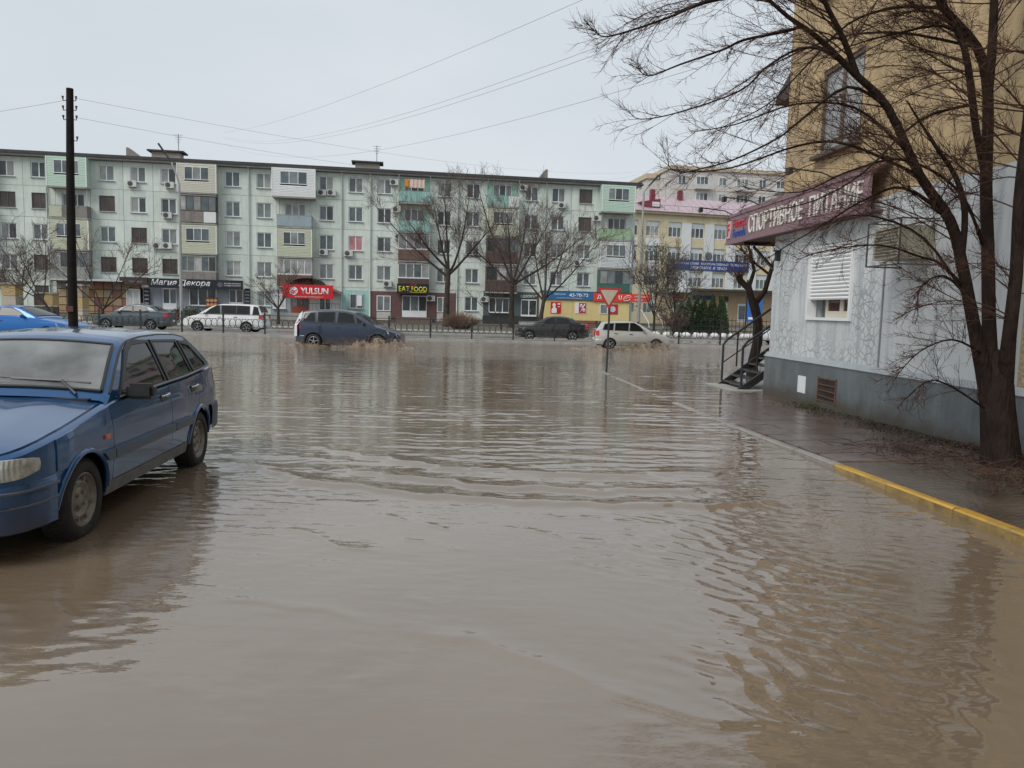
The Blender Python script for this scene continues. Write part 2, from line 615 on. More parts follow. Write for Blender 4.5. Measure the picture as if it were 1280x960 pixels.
for j in range(16):
    y = 8.75 + j * 0.5
    for k in range(5):
        x = kerb_x(y) + 0.16 + k * 0.5
        if x + 0.4 > wall_x(y) - 0.12:
            continue
        s = MB()
        tl = [RNG.uniform(-.004, .004) for _ in range(4)]
        cn = [(x, y), (x + g, y), (x + g, y + g), (x, y + g)]
        top = [(cx, cy, walk_z(cx, cy) + 0.004 + t) for (cx, cy), t in zip(cn, tl)]
        botm = [(cx, cy, z - 0.05) for cx, cy, z in top]
        s.add(top + botm, [(0, 1, 2, 3), (0, 4, 5, 1), (1, 5, 6, 2), (2, 6, 7, 3), (3, 7, 4, 0)])
        s.build('paving_slab', slab_m, walk)
kerb_grey = mat('kerb_concrete', (0.27, 0.25, 0.23), 0.4, 0.18, 6, 0.004, 50)
kerb_yel = mat('kerb_yellow_paint', (0.50, 0.29, 0.04), 0.5, 0.15, 5, 0.004, 60, grime=(0.20, 0.145, 0.08))
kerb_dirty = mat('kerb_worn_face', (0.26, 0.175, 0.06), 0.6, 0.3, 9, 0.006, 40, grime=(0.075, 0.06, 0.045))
kerb = thing('kerb', None, None)
kerb['kind'] = 'structure'
y = -8.5
while y < 21.0:
    L = 1.0
    s = MB()
    sec = [(.02, -.2), (.02, -.004), (0.034, 0.010), (0.120, 0.012), (0.135, 0.004), (0.135, -.2)]
    vs = []
    sink = RNG.uniform(-.014, .006)
    for yy in (y + 0.008, y + L - 0.008):
        for dx, dz in sec:
            vs.append((kerb_x(yy) + dx + RNG.uniform(-.004, .004), yy, max(0.095 - (yy - 5) * 0.0140, .001 + sink) + dz + RNG.uniform(-.005, .005)))
    n = len(sec)
    s.add(vs, [tuple(range(n)), tuple(range(2 * n - 1, n - 1, -1))] + [(i, i + n, (i + 1) % n + n, (i + 1) % n) for i in range(n)])
    ko = s.build('kerb_stone', kerb_yel if y + .5 < 8.5 else kerb_grey, kerb, smooth=40)
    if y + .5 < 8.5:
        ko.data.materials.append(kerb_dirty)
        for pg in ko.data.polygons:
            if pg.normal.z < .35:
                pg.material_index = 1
    y += L

# road median with its kerb, far carriageway, verge
road_wet = mat('wet_road', (0.16, 0.145, 0.13), 0.16, 0.25, 0.8, 0.01, 9, spec=0.6)
verge_m = mat('muddy_verge', (0.13, 0.115, 0.085), 0.7, 0.35, 0.6, 0.05, 4, grime=(0.10, 0.11, 0.055))
for ya, yb in ((38.5, 38.75), (40.6, 40.85)):
    m_ = MB(); m_.box(-75, 75, ya, yb, -0.2, 0.13); m_.build('median_kerb', concrete, kind='structure')
m_ = MB(); m_.box(-75, 75, 38.75, 40.6, -0.2, 0.09); m_.build('median', road_wet, kind='structure')
m_ = MB(); m_.box(-75, 75, 40.85, 48.5, -0.2, 0.004); m_.build('far_carriageway', road_wet, kind='structure')
m_ = MB(); m_.box(-75, 75, 48.5, 48.72, -0.2, 0.16); m_.build('far_kerb', concrete, kind='structure')
m_ = MB()
m_.add([(-120, 48.72, 0.1), (120, 48.72, 0.1), (120, 160, 0.35), (-120, 160, 0.35)], [(0, 1, 2, 3)])
m_.build('verge', verge_m, kind='structure')
m_ = MB(); m_.add([(-75, 50.0, 0.135), (75, 50.0, 0.135), (75, 52.6, 0.145), (-75, 52.6, 0.145)], [(0, 1, 2, 3)])
m_.build('footpath', concrete, kind='structure')


# ------------------------------------------------------------------ windows
def window(parent, cx, cz, w, h, y, style='white', panes=2, glass=None, sill=True, name='window', rng=RNG):
    """frame (part) with panes and sill as its pieces; front faces -Y, y = plane of the wall opening's back"""
    fm = {'white': white_m, 'brown': brownf, 'grey': greyf}[style]
    t = 0.075
    fr = MB()
    fr.box(-w / 2, w / 2, -.05, .05, -h / 2, -h / 2 + t)
    fr.box(-w / 2, w / 2, -.05, .05, h / 2 - t, h / 2)
    fr.box(-w / 2, -w / 2 + t, -.048, .048, -h / 2 + t, h / 2 - t)
    fr.box(w / 2 - t, w / 2, -.048, .048, -h / 2 + t, h / 2 - t)
    xs = [-w / 2 + w * i / panes for i in range(panes + 1)]
    for x in xs[1:-1]:
        fr.box(x - .045, x + .045, -.046, .046, -h / 2 + t, h / 2 - t)
    o = fr.build(name, fm, parent, loc=(cx, y, cz))
    base = rng.choice([0, 1, 1, 2, 3, 3]) if glass is None else None
    for i in range(panes):
        p = MB()
        p.box(xs[i] + .046, xs[i + 1] - .046, -.012, 0.012, -h / 2 + t, h / 2 - t)
        if glass is not None:
            gmat = glass
        else:
            gmat = GL[base if rng.random() < .6 else rng.choice([0, 1, 2, 3, 3])]
        p.build('pane', gmat, o)
    if sill:
        s = MB()
        s.box(-w / 2 - .06, w / 2 + .06, -.26, -.052, -h / 2 - .05, -h / 2 + .0)
        s.build('sill', tin, o)
    return o


def ring_panel(w, h, ow, oh, oz, th=0.3):
    """wall panel w x h (centred on x, z from 0) with an opening ow x oh whose bottom is at oz"""
    m = MB()
    if ow <= 0:
        return m.box(-w / 2, w / 2, 0, th, 0, h)
    m.box(-w / 2, -ow / 2, 0, th, 0, h)
    m.box(ow / 2, w / 2, 0, th, 0, h)
    m.box(-ow / 2, ow / 2, 0.0, th, 0, oz)
    m.box(-ow / 2, ow / 2, 0.0, th, oz + oh, h)
    return m


# ------------------------------------------------------------------ five-storey apartment block
ANG = math.radians(9.355)
AP_O = (12.15, 79.24, 0.0)
apt = thing('apartment_block', 'long pale mint five storey panel apartment block with mismatched balconies', 'building', AP_O, ANG)


def apw(u, off=0.0, z=0.0):
    """point on the facade (metres along it, metres out from it) in world space"""
    d = Vector((math.cos(ANG), math.sin(ANG), 0))
    n = Vector((d.y, -d.x, 0))
    return Vector(AP_O) + d * u + n * off + Vector((0, 0, z))


COLS = [('W', -64.2), ('B', -61.5), ('W', -58.78), ('W', -56.14), ('B', -53.4), ('W', -50.28), ('W', -47.74), ('W', -45.1), ('B', -42.35),
        ('W', -39.29), ('W', -36.61), ('B', -33.68), ('W', -30.72), ('W', -28.01), ('W', -25.35), ('B', -22.43),
        ('W', -19.39), ('W', -16.71), ('B', -13.75), ('W', -10.68), ('W', -8.05), ('W', -5.32), ('B', -2.13)]
ROWZ = [2.1 + 2.775 * r for r in range(5)]
STOREY = 2.775
FL = lambda r: ROWZ[r] - 1.45              # floor level of a row
core = MB()
core.box(-66, 0.0, 0.28, 12.0, 0.0, 14.45)
core.build('wall', joint, apt)
edges = [-65.6]
for (k0, a), (k1, b_) in zip(COLS[:-1], COLS[1:]):
    edges.append((a + b_) / 2)
edges.append(0.0)
# shop-fronted stretches of the ground floor
SHOP = [(-47.6, -37.9), (-36.0, -29.3), (-26.6, -18.0), (-15.5, -9.7)]
panel_cache = {}
brown_windows = {(3, 0), (3, 1), (2, 0), (6, 2), (7, 1), (7, 3), (10, 3), (6, 3), (4, 3), (5, 3)}
for ci, (kind, u) in enumerate(COLS):
    e0, e1 = edges[ci], edges[ci + 1]
    w = e1 - e0 - 0.03
    cxp = (e0 + e1) / 2
    for r in range(5):
        zf = FL(r)
        bal = kind == 'B'
        ow, oh, oz = (1.9, 2.05, 0.18) if bal else (1.36, 1.42, 0.74)
        shop = r == 0 and any(a < u < b2 for a, b2 in SHOP)
        if r == 0 and bal:
            ow, oh, oz = 1.36, 1.42, 0.74
        if shop or (r == 0 and ci >= 19):
            ow = 0
        hgt = STOREY - 0.025 if r < 4 else 2.5
        key = (round(w, 2), ow, hgt, bal and r > 0)
        if key not in panel_cache:
            panel_cache[key] = ring_panel(w, hgt, ow, oh, oz).mesh('wall_panel', mint)
        obj('wall_panel', panel_cache[key], apt, loc=(cxp, RNG.uniform(-.006, .006), zf))
        if ow == 0:
            continue
        xw = cxp
        if not bal or r == 0:
            rr = random.Random(ci * 17 + r)
            st = 'white' if rr.random() < .9 else 'brown'
            if ci in (2, 3, 5, 6, 7) and r in (1, 3) and rr.random() < .3:
                st = 'brown'
            gl = None
            if ci == 13 and r == 2:
                gl = glass_pink
            if ci == 7 and r == 1 or st == 'brown':
                gl = GL[4]
            if r == 0 and ci < 8:
                st, gl = 'brown', GL[4]
            window(apt, xw, zf + oz + oh / 2, ow - .02, oh - .02, 0.12, st, 2, gl, True, rng=rr)
        else:
            rr = random.Random(ci * 31 + r)
            window(apt, xw, zf + oz + oh / 2 + .25, ow - .02, oh - .52, 0.14, 'white', 3, None, False, rng=rr)
            dsh = MB(); dsh.box(-ow / 2 + .01, ow / 2 - .01, 0, .05, 0, .5)
            dsh.build('balcony_wall', mint, apt, loc=(xw, .12, zf + oz + .012))
pl = MB()
pl.box(-65.6, 0.0, -0.06, 0.25, 0.0, FL(0) - .01)
pl.build('plinth', plinth_m, apt)
endw = MB()
for r in range(5):
    for k in range(4):
        endw.box(0.005, 0.10, 0.1 + k * 2.98, 0.1 + k * 2.98 + 2.95, FL(r), FL(r) + (STOREY - .025 if r < 4 else 2.5))
endw.build('end_wall', mint, apt)
rf = MB()
rf.box(-66.4, 0.6, -0.75, 12.6, 14.46, 14.58)
rf.box(-66.3, 0.5, -0.62, 12.5, 14.58, 14.74)
roof = rf.build('roof', roofm, apt)
soff = MB(); soff.box(-66, 0.2, -.6, .2, 14.30, 14.455); soff.build('eave', concrete, apt)


def vent_shaft(u, w, h, y=2.5):
    m = MB(); m.box(u - w / 2, u + w / 2, y, y + 1.2, 14.745, 14.745 + h); o = m.build('vent_shaft', mat('vent_brick', (0.36, 0.32, 0.27), .9, .2, 4), apt)
    m = MB(); m.box(u - w / 2 - .35, u + w / 2 + .35, y - .3, y + 1.5, 14.747 + h, 14.747 + h + .14); m.build('vent_cover', roofm, o)
    m = MB(); m.tube([(u + w / 2 - .3, y + .6, 14.9 + h), (u + w / 2 - .3, y + .6, 16.6 + h)], .03, 5)
    for k in range(4):
        m.bar((u + w / 2 - .7 + k * .08, y + .6, 16.5 + h - k * .22), (u + w / 2 + .1 - k * .08, y + .6, 16.5 + h - k * .22), .025)
    m.build('aerial', darkm, o)


vent_shaft(-45.9, 2.6, 1.05)
vent_shaft(-27.0, 2.4, 1.05)
for u in (-48.4, -9.4):
    m = MB(); m.prism([(u - .75, 14.75), (u + .75, 14.75), (u + .55, 15.05), (u - .55, 15.85), (u - .75, 15.85)] if u < -20 else
                      [(u - .65, 14.75), (u + .5, 14.75), (u + .5, 15.95), (u + .3, 15.95)], 1.5, 2.6)
    m.build('roof_hatch', mat('hatch_tin', (0.22, 0.2, 0.18), .6, .2, 3), apt)
for u in (-55.49, -37.93, -29.36, -26.64, -18.12, -9.36):
    m = MB(); m.tube([(u, -.3, 14.4), (u, -.13, 13.9), (u, -.13, 3.2), (u, -.13, 0.6), (u, -.35, .4)], .065, 8)
    m.build('downpipe', mat('pipe_paint', (0.55, 0.6, 0.56), .5, .1, 3), apt, smooth=60)

SID = {
    'mintgreen': mat('siding_mint', (0.46, 0.60, 0.50), .55, .06, 3, rnd=.02),
    'olive': mat('siding_olive', (0.48, 0.50, 0.38), .6, .08, 3, rnd=.04),
    'cream': mat('siding_cream', (0.54, 0.52, 0.44), .6, .06, 3, rnd=.03),
    'white': mat('siding_white', (0.68, 0.70, 0.69), .5, .05, 3, rnd=.02),
    'greywhite': mat('siding_greywhite', (0.54, 0.57, 0.57), .5, .06, 3, rnd=.02),
    'greybrown': mat('parapet_greybrown', (0.22, 0.20, 0.185), .8, .2, 3, streak=.4),
    'brown': mat('parapet_brown', (0.16, 0.095, 0.075), .75, .2, 3, streak=.3),
    'darkbrown': mat('parapet_darkbrown', (0.085, 0.055, 0.048), .75, .2, 3, streak=.3),
    'turq': mat('parapet_turquoise', (0.27, 0.46, 0.42), .65, .15, 2, streak=.4),
    'bluegrey': mat('parapet_bluegrey', (0.30, 0.37, 0.40), .6, .1, 3, streak=.3),
    'green': mat('parapet_green', (0.32, 0.47, 0.30), .65, .12, 3, streak=.3),
    'darkgreen': mat('frame_darkgreen', (0.05, 0.13, 0.10), .6, .15, 3),
    'grey': mat('parapet_grey', (0.30, 0.31, 0.29), .75, .15, 3, streak=.4),
}


def balcony(u, r, style, w=2.95, depth=0.95, low='grey', frame='white', panes=4, glass=None, top=True, patch=None):
    """style: 'box' = siding-clad box with a window; 'glazed' = parapet and glazing; 'open' = parapet only"""
    z = FL(r) - .06
    slab = MB(); slab.box(-w / 2, w / 2, -depth, 0.02, -.14, 0.0)
    o = slab.build('balcony', concrete, apt, loc=(u, 0, z))
    L = SID[low]
    fm = {'white': white_m, 'brown': brownf, 'grey': greyf, 'darkgreen': SID['darkgreen']}[frame]
    rr = random.Random(int(u * 100) + r)
    hgt = STOREY - .18

    def glaze(x0, x1, y, z0, z1, n, side=False):
        t = .06
        f = MB()
        def bx(a, b2, c, d, e):
            if side:
                f.box(y - e, y + e, a, b2, c, d)
            else:
                f.box(a, b2, y - e, y + e, c, d)
        bx(x0, x1, z0, z0 + t, .036); bx(x0, x1, z1 - t, z1, .036)
        for i in range(n + 1):
            xx = x0 + (x1 - x0) * i / n
            a, b2 = max(x0, xx - t / 2), min(x1, xx + t / 2)
            bx(a, b2, z0 + t, z1 - t, .034)
        f.build('glazing_frame', fm, o)
        for i in range(n):
            a, b2 = x0 + (x1 - x0) * i / n + t / 2, x0 + (x1 - x0) * (i + 1) / n - t / 2
            p = MB()
            if side:
                p.box(y - .008, y + .008, a, b2, z0 + t, z1 - t)
            else:
                p.box(a, b2, y - .008, y + .008, z0 + t, z1 - t)
            p.build('pane', glass if glass is not None else GL[rr.choice([0, 1, 1, 2, 3])], o)

    if style == 'box':
        ww, wz0, wz1 = w * .62, 1.12, 2.3
        n = 18
        for k in range(n):                                         # siding boards, each lapped over the one below
            z0, z1 = hgt * k / n, hgt * (k + 1) / n - .012
            tl = .022
            segs = [(-w / 2, w / 2)] if (z1 < wz0 or z0 > wz1) else [(-w / 2, -ww / 2), (ww / 2, w / 2)]
            for a, b2 in segs:
                s = MB()
                s.add([(a, -depth - tl, z0), (b2, -depth - tl, z0), (b2, -depth, z1), (a, -depth, z1),
                       (a, -depth + .02, z0), (b2, -depth + .02, z0), (b2, -depth + .02, z1), (a, -depth + .02, z1)],
                      [(0, 1, 2, 3), (0, 4, 5, 1), (3, 2, 6, 7), (0, 3, 7, 4), (1, 5, 6, 2), (4, 7, 6, 5)])
                s.build('siding_board', L, o)
        s = MB()
        s.box(-w / 2 + .002, -w / 2 + .04, -depth + .022, 0, 0, hgt)
        s.box(w / 2 - .04, w / 2 - .002, -depth + .022, 0, 0, hgt)
        s.box(-w / 2 + .042, w / 2 - .042, -depth + .1, 0, hgt - .05, hgt)
        s.build('side_wall', L, o)
        for sx in (-1, 1):
            tr = MB(); tr.box(sx * w / 2 - .04, sx * w / 2 + .04, -depth - .035, -depth + .03, -.02, hgt)
            tr.build('corner_trim', white_m, o)
        glaze(-ww / 2, ww / 2, -depth + .01, wz0, wz1, 3)
    else:
        ph = 1.05
        n = 3
        for k in range(n):
            a, b2 = -w / 2 + w * k / n + .01, -w / 2 + w * (k + 1) / n - .01
            s = MB(); s.box(a, b2, -depth - .02, -depth + .02, .06, ph)
            s.build('parapet_panel', SID[patch] if (patch and k in ((2,) if u > -50 else (0,))) else L, o)
        for a, b2 in ((-w / 2, -w / 2 + .035), (w / 2 - .035, w / 2)):
            s = MB(); s.box(a, b2, -depth + .022, 0, .06, ph)
            s.build('parapet_side', L, o)
        rl = MB(); rl.box(-w / 2 - .02, w / 2 + .02, -depth - .03, -depth + .03, ph + .002, ph + .055)
        for sx in (-1, 1):
            rl.box(sx * w / 2 - .025, sx * w / 2 + .025, -depth + .032, 0, ph + .004, ph + .05)
        rl.build('handrail', fm if style == 'glazed' else mat('rail_paint', (0.25, 0.27, 0.25), .6), o)
        if style == 'glazed':
            glaze(-w / 2 + .02, w / 2 - .02, -depth, ph + .06, hgt - .12, panes)
            for sx in (-1, 1):
                glaze(-depth + .06, -.02, sx * (w / 2 - .04), ph + .06, hgt - .12, 2, True)
            s = MB(); s.box(-w / 2 - .04, w / 2 + .04, -depth - .08, 0, hgt - .118, hgt - .04)
            s.build('balcony_roof', concrete if r < 4 else roofm, o)
        else:
            for sx in (-1, 1):
                s = MB(); s.box(sx * w / 2 - .02, sx * w / 2 + .02, -depth - .0, -depth + .04, ph + .058, hgt)
                s.build('balcony_post', greyf, o)
    return o


balcony(-53.4, 4, 'box', 3.3, 1.1, 'mintgreen')
balcony(-53.4, 3, 'open', 3.2, .95, 'greybrown', patch='olive')
balcony(-53.4, 2, 'box', 3.3, 1.0, 'olive')
balcony(-53.4, 1, 'glazed', 3.2, .95, 'grey', 'grey')
balcony(-42.35, 4, 'box', 3.4, 1.0, 'cream')
balcony(-42.35, 3, 'glazed', 3.3, .95, 'greybrown', 'brown', 5, patch='white')
balcony(-42.35, 2, 'box', 3.3, .95, 'olive')
balcony(-42.35, 1, 'glazed', 3.2, .95, 'greybrown', 'grey', 5)
balcony(-33.68, 4, 'box', 3.9, 1.25, 'white')
balcony(-33.68, 3, 'open', 3.2, .95, 'bluegrey')
balcony(-33.68, 2, 'box', 3.2, .95, 'olive')
balcony(-33.68, 1, 'glazed', 3.2, .95, 'brown', 'white', 5, glass=GL[2])
balcony(-22.43, 4, 'open', 3.0, .95, 'turq')
balcony(-22.43, 3, 'open', 3.0, .95, 'turq')
balcony(-22.43, 2, 'glazed', 3.0, .95, 'brown', 'white', 4)
balcony(-22.43, 1, 'glazed', 3.0, .95, 'darkbrown', 'white', 4)
balcony(-13.75, 4, 'open', 3.1, .95, 'turq', patch='white')
balcony(-13.75, 3, 'box', 3.1, .9, 'olive')
balcony(-13.75, 2, 'glazed', 3.1, .95, 'darkbrown', 'brown', 4)
balcony(-13.75, 1, 'glazed', 3.1, .95, 'darkbrown', 'brown', 3)
balcony(-2.13, 4, 'box', 3.4, 1.25, 'mintgreen')
balcony(-2.13, 3, 'open', 3.2, .95, 'green')
balcony(-2.13, 2, 'box', 3.2, .95, 'greywhite')
balcony(-2.13, 1, 'glazed', 3.2, .95, 'darkgreen', 'darkgreen', 4)
for r in range(1, 5):
    balcony(-61.5, r, 'open' if r % 2 else 'box', 3.1, .95, ['grey', 'olive', 'turq', 'cream', 'mintgreen'][r])
# painted back walls of the two open balconies
for u, r in ((-22.43, 4), (-22.43, 3), (-13.75, 4)):
    for a, b2 in ((-1.5, -.98), (.98, 1.5)):
        m = MB(); m.box(a, b2, -.03, -.012, 0.0, 2.3)
        m.build('painted_wall', mat('turquoise_wall', (0.28, 0.52, 0.42), .7, .1, 2), apt, loc=(u, 0, FL(r)))

# washing on the top balcony
wash = thing('washing', 'washing hung on the turquoise top floor balcony of the mint block', 'laundry', apw(-22.43, 0.85, FL(4) + 1.2), ANG)
for x0, x1, h, c, nm in ((-.95, -.6, .75, (0.75, 0.33, 0.06), 'orange'), (-.5, .95, .8, (0.62, 0.47, 0.40), 'peach')):
    m = MB()
    n = 14
    vs = [(x0 + (x1 - x0) * i / n, .03 * math.sin(i * 1.7), zz + .02 * math.sin(i)) for zz in (0.95 - h, .95) for i in range(n + 1)]
    m.add(vs, [(i, i + 1, i + n + 2, i + n + 1) for i in range(n)])
    m.add([(a, b2 + .012, c2) for a, b2, c2 in vs], [(i + n + 1, i + n + 2, i + 1, i) for i in range(n)])
    m.build('cloth', mat('cloth_' + nm, c, .9, .15, 8), wash)
m = MB(); m.bar((-1.4, 0, .97), (1.4, 0, .97), .02); m.build('line', darkm, wash)

# ------------------------------------------------------------------ ground-floor shop fronts
clad = {
    'bluegrey': mat('clad_bluegrey', (0.30, 0.34, 0.38), .6, .08, 2, streak=.25),
    'maroon': mat('clad_maroon', (0.125, 0.065, 0.062), .5, .12, 2),
    'teal': mat('clad_darkteal', (0.075, 0.10, 0.105), .6, .12, 2),
    'white': mat('clad_white', (0.62, 0.63, 0.63), .6, .06, 2, streak=.2),
    'aqua': mat('clad_aqua', (0.36, 0.58, 0.54), .7, .08, 2, streak=.3),
    'yellow': mat('clad_yellow', (0.66, 0.53, 0.24), .6, .05, 2, streak=.12),
}


def cladding(u0, u1, z0, z1, m_, off=.05, n=1, name='shop_cladding'):
    """flat facing boards between u0 and u1, one object each"""
    w = (u1 - u0) / n
    for i in range(n):
        mm = MB(); mm.box(-w / 2 + .008, w / 2 - .008, -off, -.008, z0, z1)
        mm.build(name, clad[m_], apt, loc=(u0 + w * (i + .5), 0, 0))


def door(u, z0, w, h, off=.06, m_=None, panes=2, name='shop_door'):
    m_ = m_ or white_m
    mm = MB()
    t = .1
    mm.box(-w / 2, w / 2, -.06, 0, 0, h * .30)
    mm.box(-w / 2, w / 2, -.06, 0, h - t, h)
    for i in range(panes + 1):
        x = -w / 2 + w * i / panes
        mm.box(max(-w / 2, x - t / 2), min(w / 2, x + t / 2), -.058, 0, h * .30, h - t)
    o = mm.build(name, m_, apt, loc=(u, -off, z0))
    for i in range(panes):
        p = MB(); p.box(-w / 2 + w * i / panes + t / 2, -w / 2 + w * (i + 1) / panes - t / 2, -.03, -.01, h * .30, h - t)
        p.build('pane', GL[RNG.choice([0, 0, 1])], o)
    hd = MB(); hd.tube([(w * .1, -.07, h * .42), (w * .1, -.12, h * .42), (w * .1, -.12, h * .55), (w * .1, -.07, h * .55)], .015, 6)
    hd.build('handle', tin, o)
    return o


def sign(name, label, u, z, w, h, off, th, back, cat='sign', group=None):
    s = thing(name, label, cat, apw(u, off, z), ANG, group)
    m = MB(); m.box(-w / 2, w / 2, 0, th, -h / 2, h / 2)
    m.build('panel', back, s)
    return s


def letters(s, txt, m_, x, z, w, h, shear=0.0, bold=0.0, name='lettering', y=-.004, depth=.02):
    return obj(name, text_mesh(txt, m_, w, h, shear, depth, bold), s, loc=(x, y, z))


navy_black = mat('sign_black', (0.012, 0.016, 0.026), .4, .1, 3)
sign_white = mat('sign_white', (0.78, 0.79, 0.80), .5, .03, 3)
sign_red = mat('sign_red', (0.62, 0.012, 0.018), .45, .06, 3)
sign_blue = mat('sign_blue', (0.02, 0.15, 0.36), .45, .06, 3)
sign_orange = mat('sign_orange_red', (0.66, 0.05, 0.03), .45, .06, 3)
sign_yellow = mat('sign_yellow', (0.75, 0.68, 0.05), .5, .05, 3)

# decor shop
cladding(-47.5, -37.85, 0.72, 2.9, 'bluegrey', .05, 6)
door(-45.12, .87, 1.2, 1.98)
door(-39.15, 1.15, 1.25, 1.8)
window(apt, -42.15, 2.12, 2.45, 1.65, -.10, 'white', 3, GL[0], True, 'shop_window')
s = sign('decor_shop_sign', 'long black fascia sign with white script lettering over the decor shop', -42.53, 3.3, 8.3, .86, 1.15, .5, navy_black)
letters(s, 'Магия Декора', sign_white, -1.32, .02, 5.2, .66, .25, .008)
letters(s, 'МАГАЗИН ИНТЕРЬЕРА', sign_white, 3.25, .12, 1.5, .12)
letters(s, 'И ПРЕДМЕТОВ ДЕКОРА', sign_white, 3.25, -.08, 1.5, .12)
m = MB(); m.lathe_y([(0, 0), (.24, 0), (.24, .02), (0, .02)], 20, (2.15, -.024, 0)); m.build('emblem', mat('emblem_grey', (.1, .1, .11), .4), s)
s = sign('dark_fascia', 'dark brown fascia board over the patchwork tiled front', -48.0, 3.42, 2.4, .7, 1.1, .5, mat('fascia_brown', (.045, .03, .028), .6, .2, 2))
letters(s, 'САЛОН ОБОЕВ', mat('sign_grey', (.35, .35, .35), .6), 0.2, -.05, 1.2, .14)
for u, z, h in ((-47.1, 1.75, 2.1), (-38.1, 2.1, 1.85)):
    s = sign('vertical_sign', 'narrow black upright sign ' + ('beside the first white door of the decor shop' if u < -40 else 'at the far end of the decor shop front'),
             u, z, .5, h, .32, .1, navy_black, group='upright signs of the decor shop')
    for k, t in enumerate(('ОБОИ', 'ШТОРЫ', 'ДЕКОР', 'ПЛИТКА', 'СВЕТ')):
        letters(s, t, sign_white, 0, h / 2 - .3 - k * (h - .5) / 4.4, .36, .13)
pst = sign('poster_board', 'orange and brown poster board leaning under the decor shop window', -41.3, 1.62, 1.05, .95, .45, .05, mat('poster_brown', (.10, .045, .025), .6), 'poster')
for k in range(6):
    m = MB(); m.lathe_y([(0, 0), (.16, 0), (.16, .012), (0, .012)], 14, (-.34 + .34 * (k % 3), -.014, -.22 + .42 * (k // 3)))
    m.build('orange_disc', mat('poster_orange', (.62, .28, .12), .6, .2, 6), pst)
# patchwork tiled front (each tile its own piece)
tile_cols = [mat('tile_%d' % i, c, .7, .2, 4, .004, 30, rnd=.2) for i, c in enumerate(
    [(.20, .10, .07), (.28, .15, .10), (.30, .20, .09), (.24, .21, .17), (.16, .07, .06), (.36, .27, .16), (.27, .12, .08)])]
tback = MB(); tback.box(-54.9, -47.65, -.10, -.01, .3, 3.34); tback.build('tile_backing', mat('tile_joint', (.045, .035, .03), .9), apt)
tile_me = {}
for i in range(9):
    for j in range(4):
        k = RNG.randrange(7)
        if k not in tile_me:
            t_ = MB(); t_.box(-.365, .365, -.045, 0, -.335, .335); tile_me[k] = t_.mesh('facing_tile', tile_cols[k])
        obj('facing_tile', tile_me[k], apt, loc=(-54.45 + .79 * i, -.101 - RNG.uniform(0, .015), .70 + .745 * j))
aw = MB()
aw.add([(-55.2, -1.3, 3.35), (-48.9, -1.3, 3.35), (-48.9, -.1, 3.62), (-55.2, -.1, 3.62), (-55.2, -1.3, 3.30), (-48.9, -1.3, 3.30), (-48.9, -.1, 3.57), (-55.2, -.1, 3.57)],
       [(0, 1, 2, 3), (7, 6, 5, 4), (0, 4, 5, 1), (1, 5, 6, 2), (2, 6, 7, 3), (3, 7, 4, 0)])
aw.build('shop_awning', mat('awning_grey', (.42, .45, .45), .5, .1, 2, streak=.4), apt)
wq = window(apt, -48.3, 1.9, 1.2, 1.6, -.2, 'white', 2, glass_white, False, 'shop_window')

# red shop
cladding(-36.0, -34.1, .6, 3.0, 'bluegrey', .05)
cladding(-34.1, -29.35, .6, 3.1, 'white', .06, 3)
red_door = mat('red_door', (.28, .06, .03), .5, .12, 4)
d_ = door(-33.25, .85, 1.6, 1.95, .07, red_door, 3)
window(apt, -35.2, 1.9, 1.2, 1.4, -.06, 'white', 2, glass_white, True, 'shop_window')
window(apt, -30.9, 1.75, 1.1, 1.2, -.08, 'white', 2, GL[1], True, 'shop_window')
s = sign('red_shop_sign', 'red shop sign with round emblem and bold white capitals above the red door', -32.35, 2.86, 4.65, 1.28, 1.85, .22, sign_red)
letters(s, 'YULSUN', sign_white, .62, .06, 2.55, .62, 0, .02)
letters(s, 'ЯПОНСКИЙ СУПЕРМАРКЕТ', sign_white, .1, -.48, 2.6, .13)
m = MB(); m.lathe_y([(0, 0), (.38, 0), (.38, .02), (0, .02)], 28, (-1.3, -.024, .04)); em = m.build('emblem', sign_white, s)
m = MB(); m.prism([(-.33, -.07), (-.1, .12), (.06, .02), (.3, .14), (.33, .05), (.08, -.10), (-.1, .0), (-.3, -.16)], -.034, -.026)
m.prism([(-.24, -.2), (.0, -.08), (.26, -.2), (.2, -.26), (.0, -.17), (-.2, -.26)], -.034, -.026)
m.build('emblem_wave', sign_red, em, loc=(-1.3, 0, .04))
cn = thing('arched_canopy', 'arched red translucent canopy behind the red shop sign', 'canopy', apw(-32.4, .05, 3.5), ANG)
arc = [(1.6 * math.cos(a), .62 * math.sin(a)) for a in np.linspace(0, math.pi, 15)]
m = MB()
for i in range(14):
    (x0, z0), (x1, z1) = arc[i], arc[i + 1]
    m.add([(x0, -1.75, z0), (x1, -1.75, z1), (x1, 0, z1), (x0, 0, z0)], [(0, 1, 2, 3)])
    m.add([(x0, -1.75, z0 - .02), (x1, -1.75, z1 - .02), (x1, 0, z1 - .02), (x0, 0, z0 - .02)], [(3, 2, 1, 0)])
m.build('canopy_sheet', mat('canopy_red', (.28, .035, .03), .3, .1, 3), cn)
m = MB(); m.tube([(x, -1.76, z) for x, z in arc], .035, 6)
m.bar((-1.6, -1.76, 0), (1.6, -1.76, 0), .05)
for k in (4, 7, 10):
    m.bar((arc[k][0], -1.76, arc[k][1]), (arc[k][0], -1.76, 0), .03)
m.build('canopy_frame', darkm, cn)
for x in (-1.5, 1.5):
    m = MB(); m.bar((x, -1.7, -3.45), (x, -1.7, -.02), .06); m.build('post', darkm, cn)
m = MB()
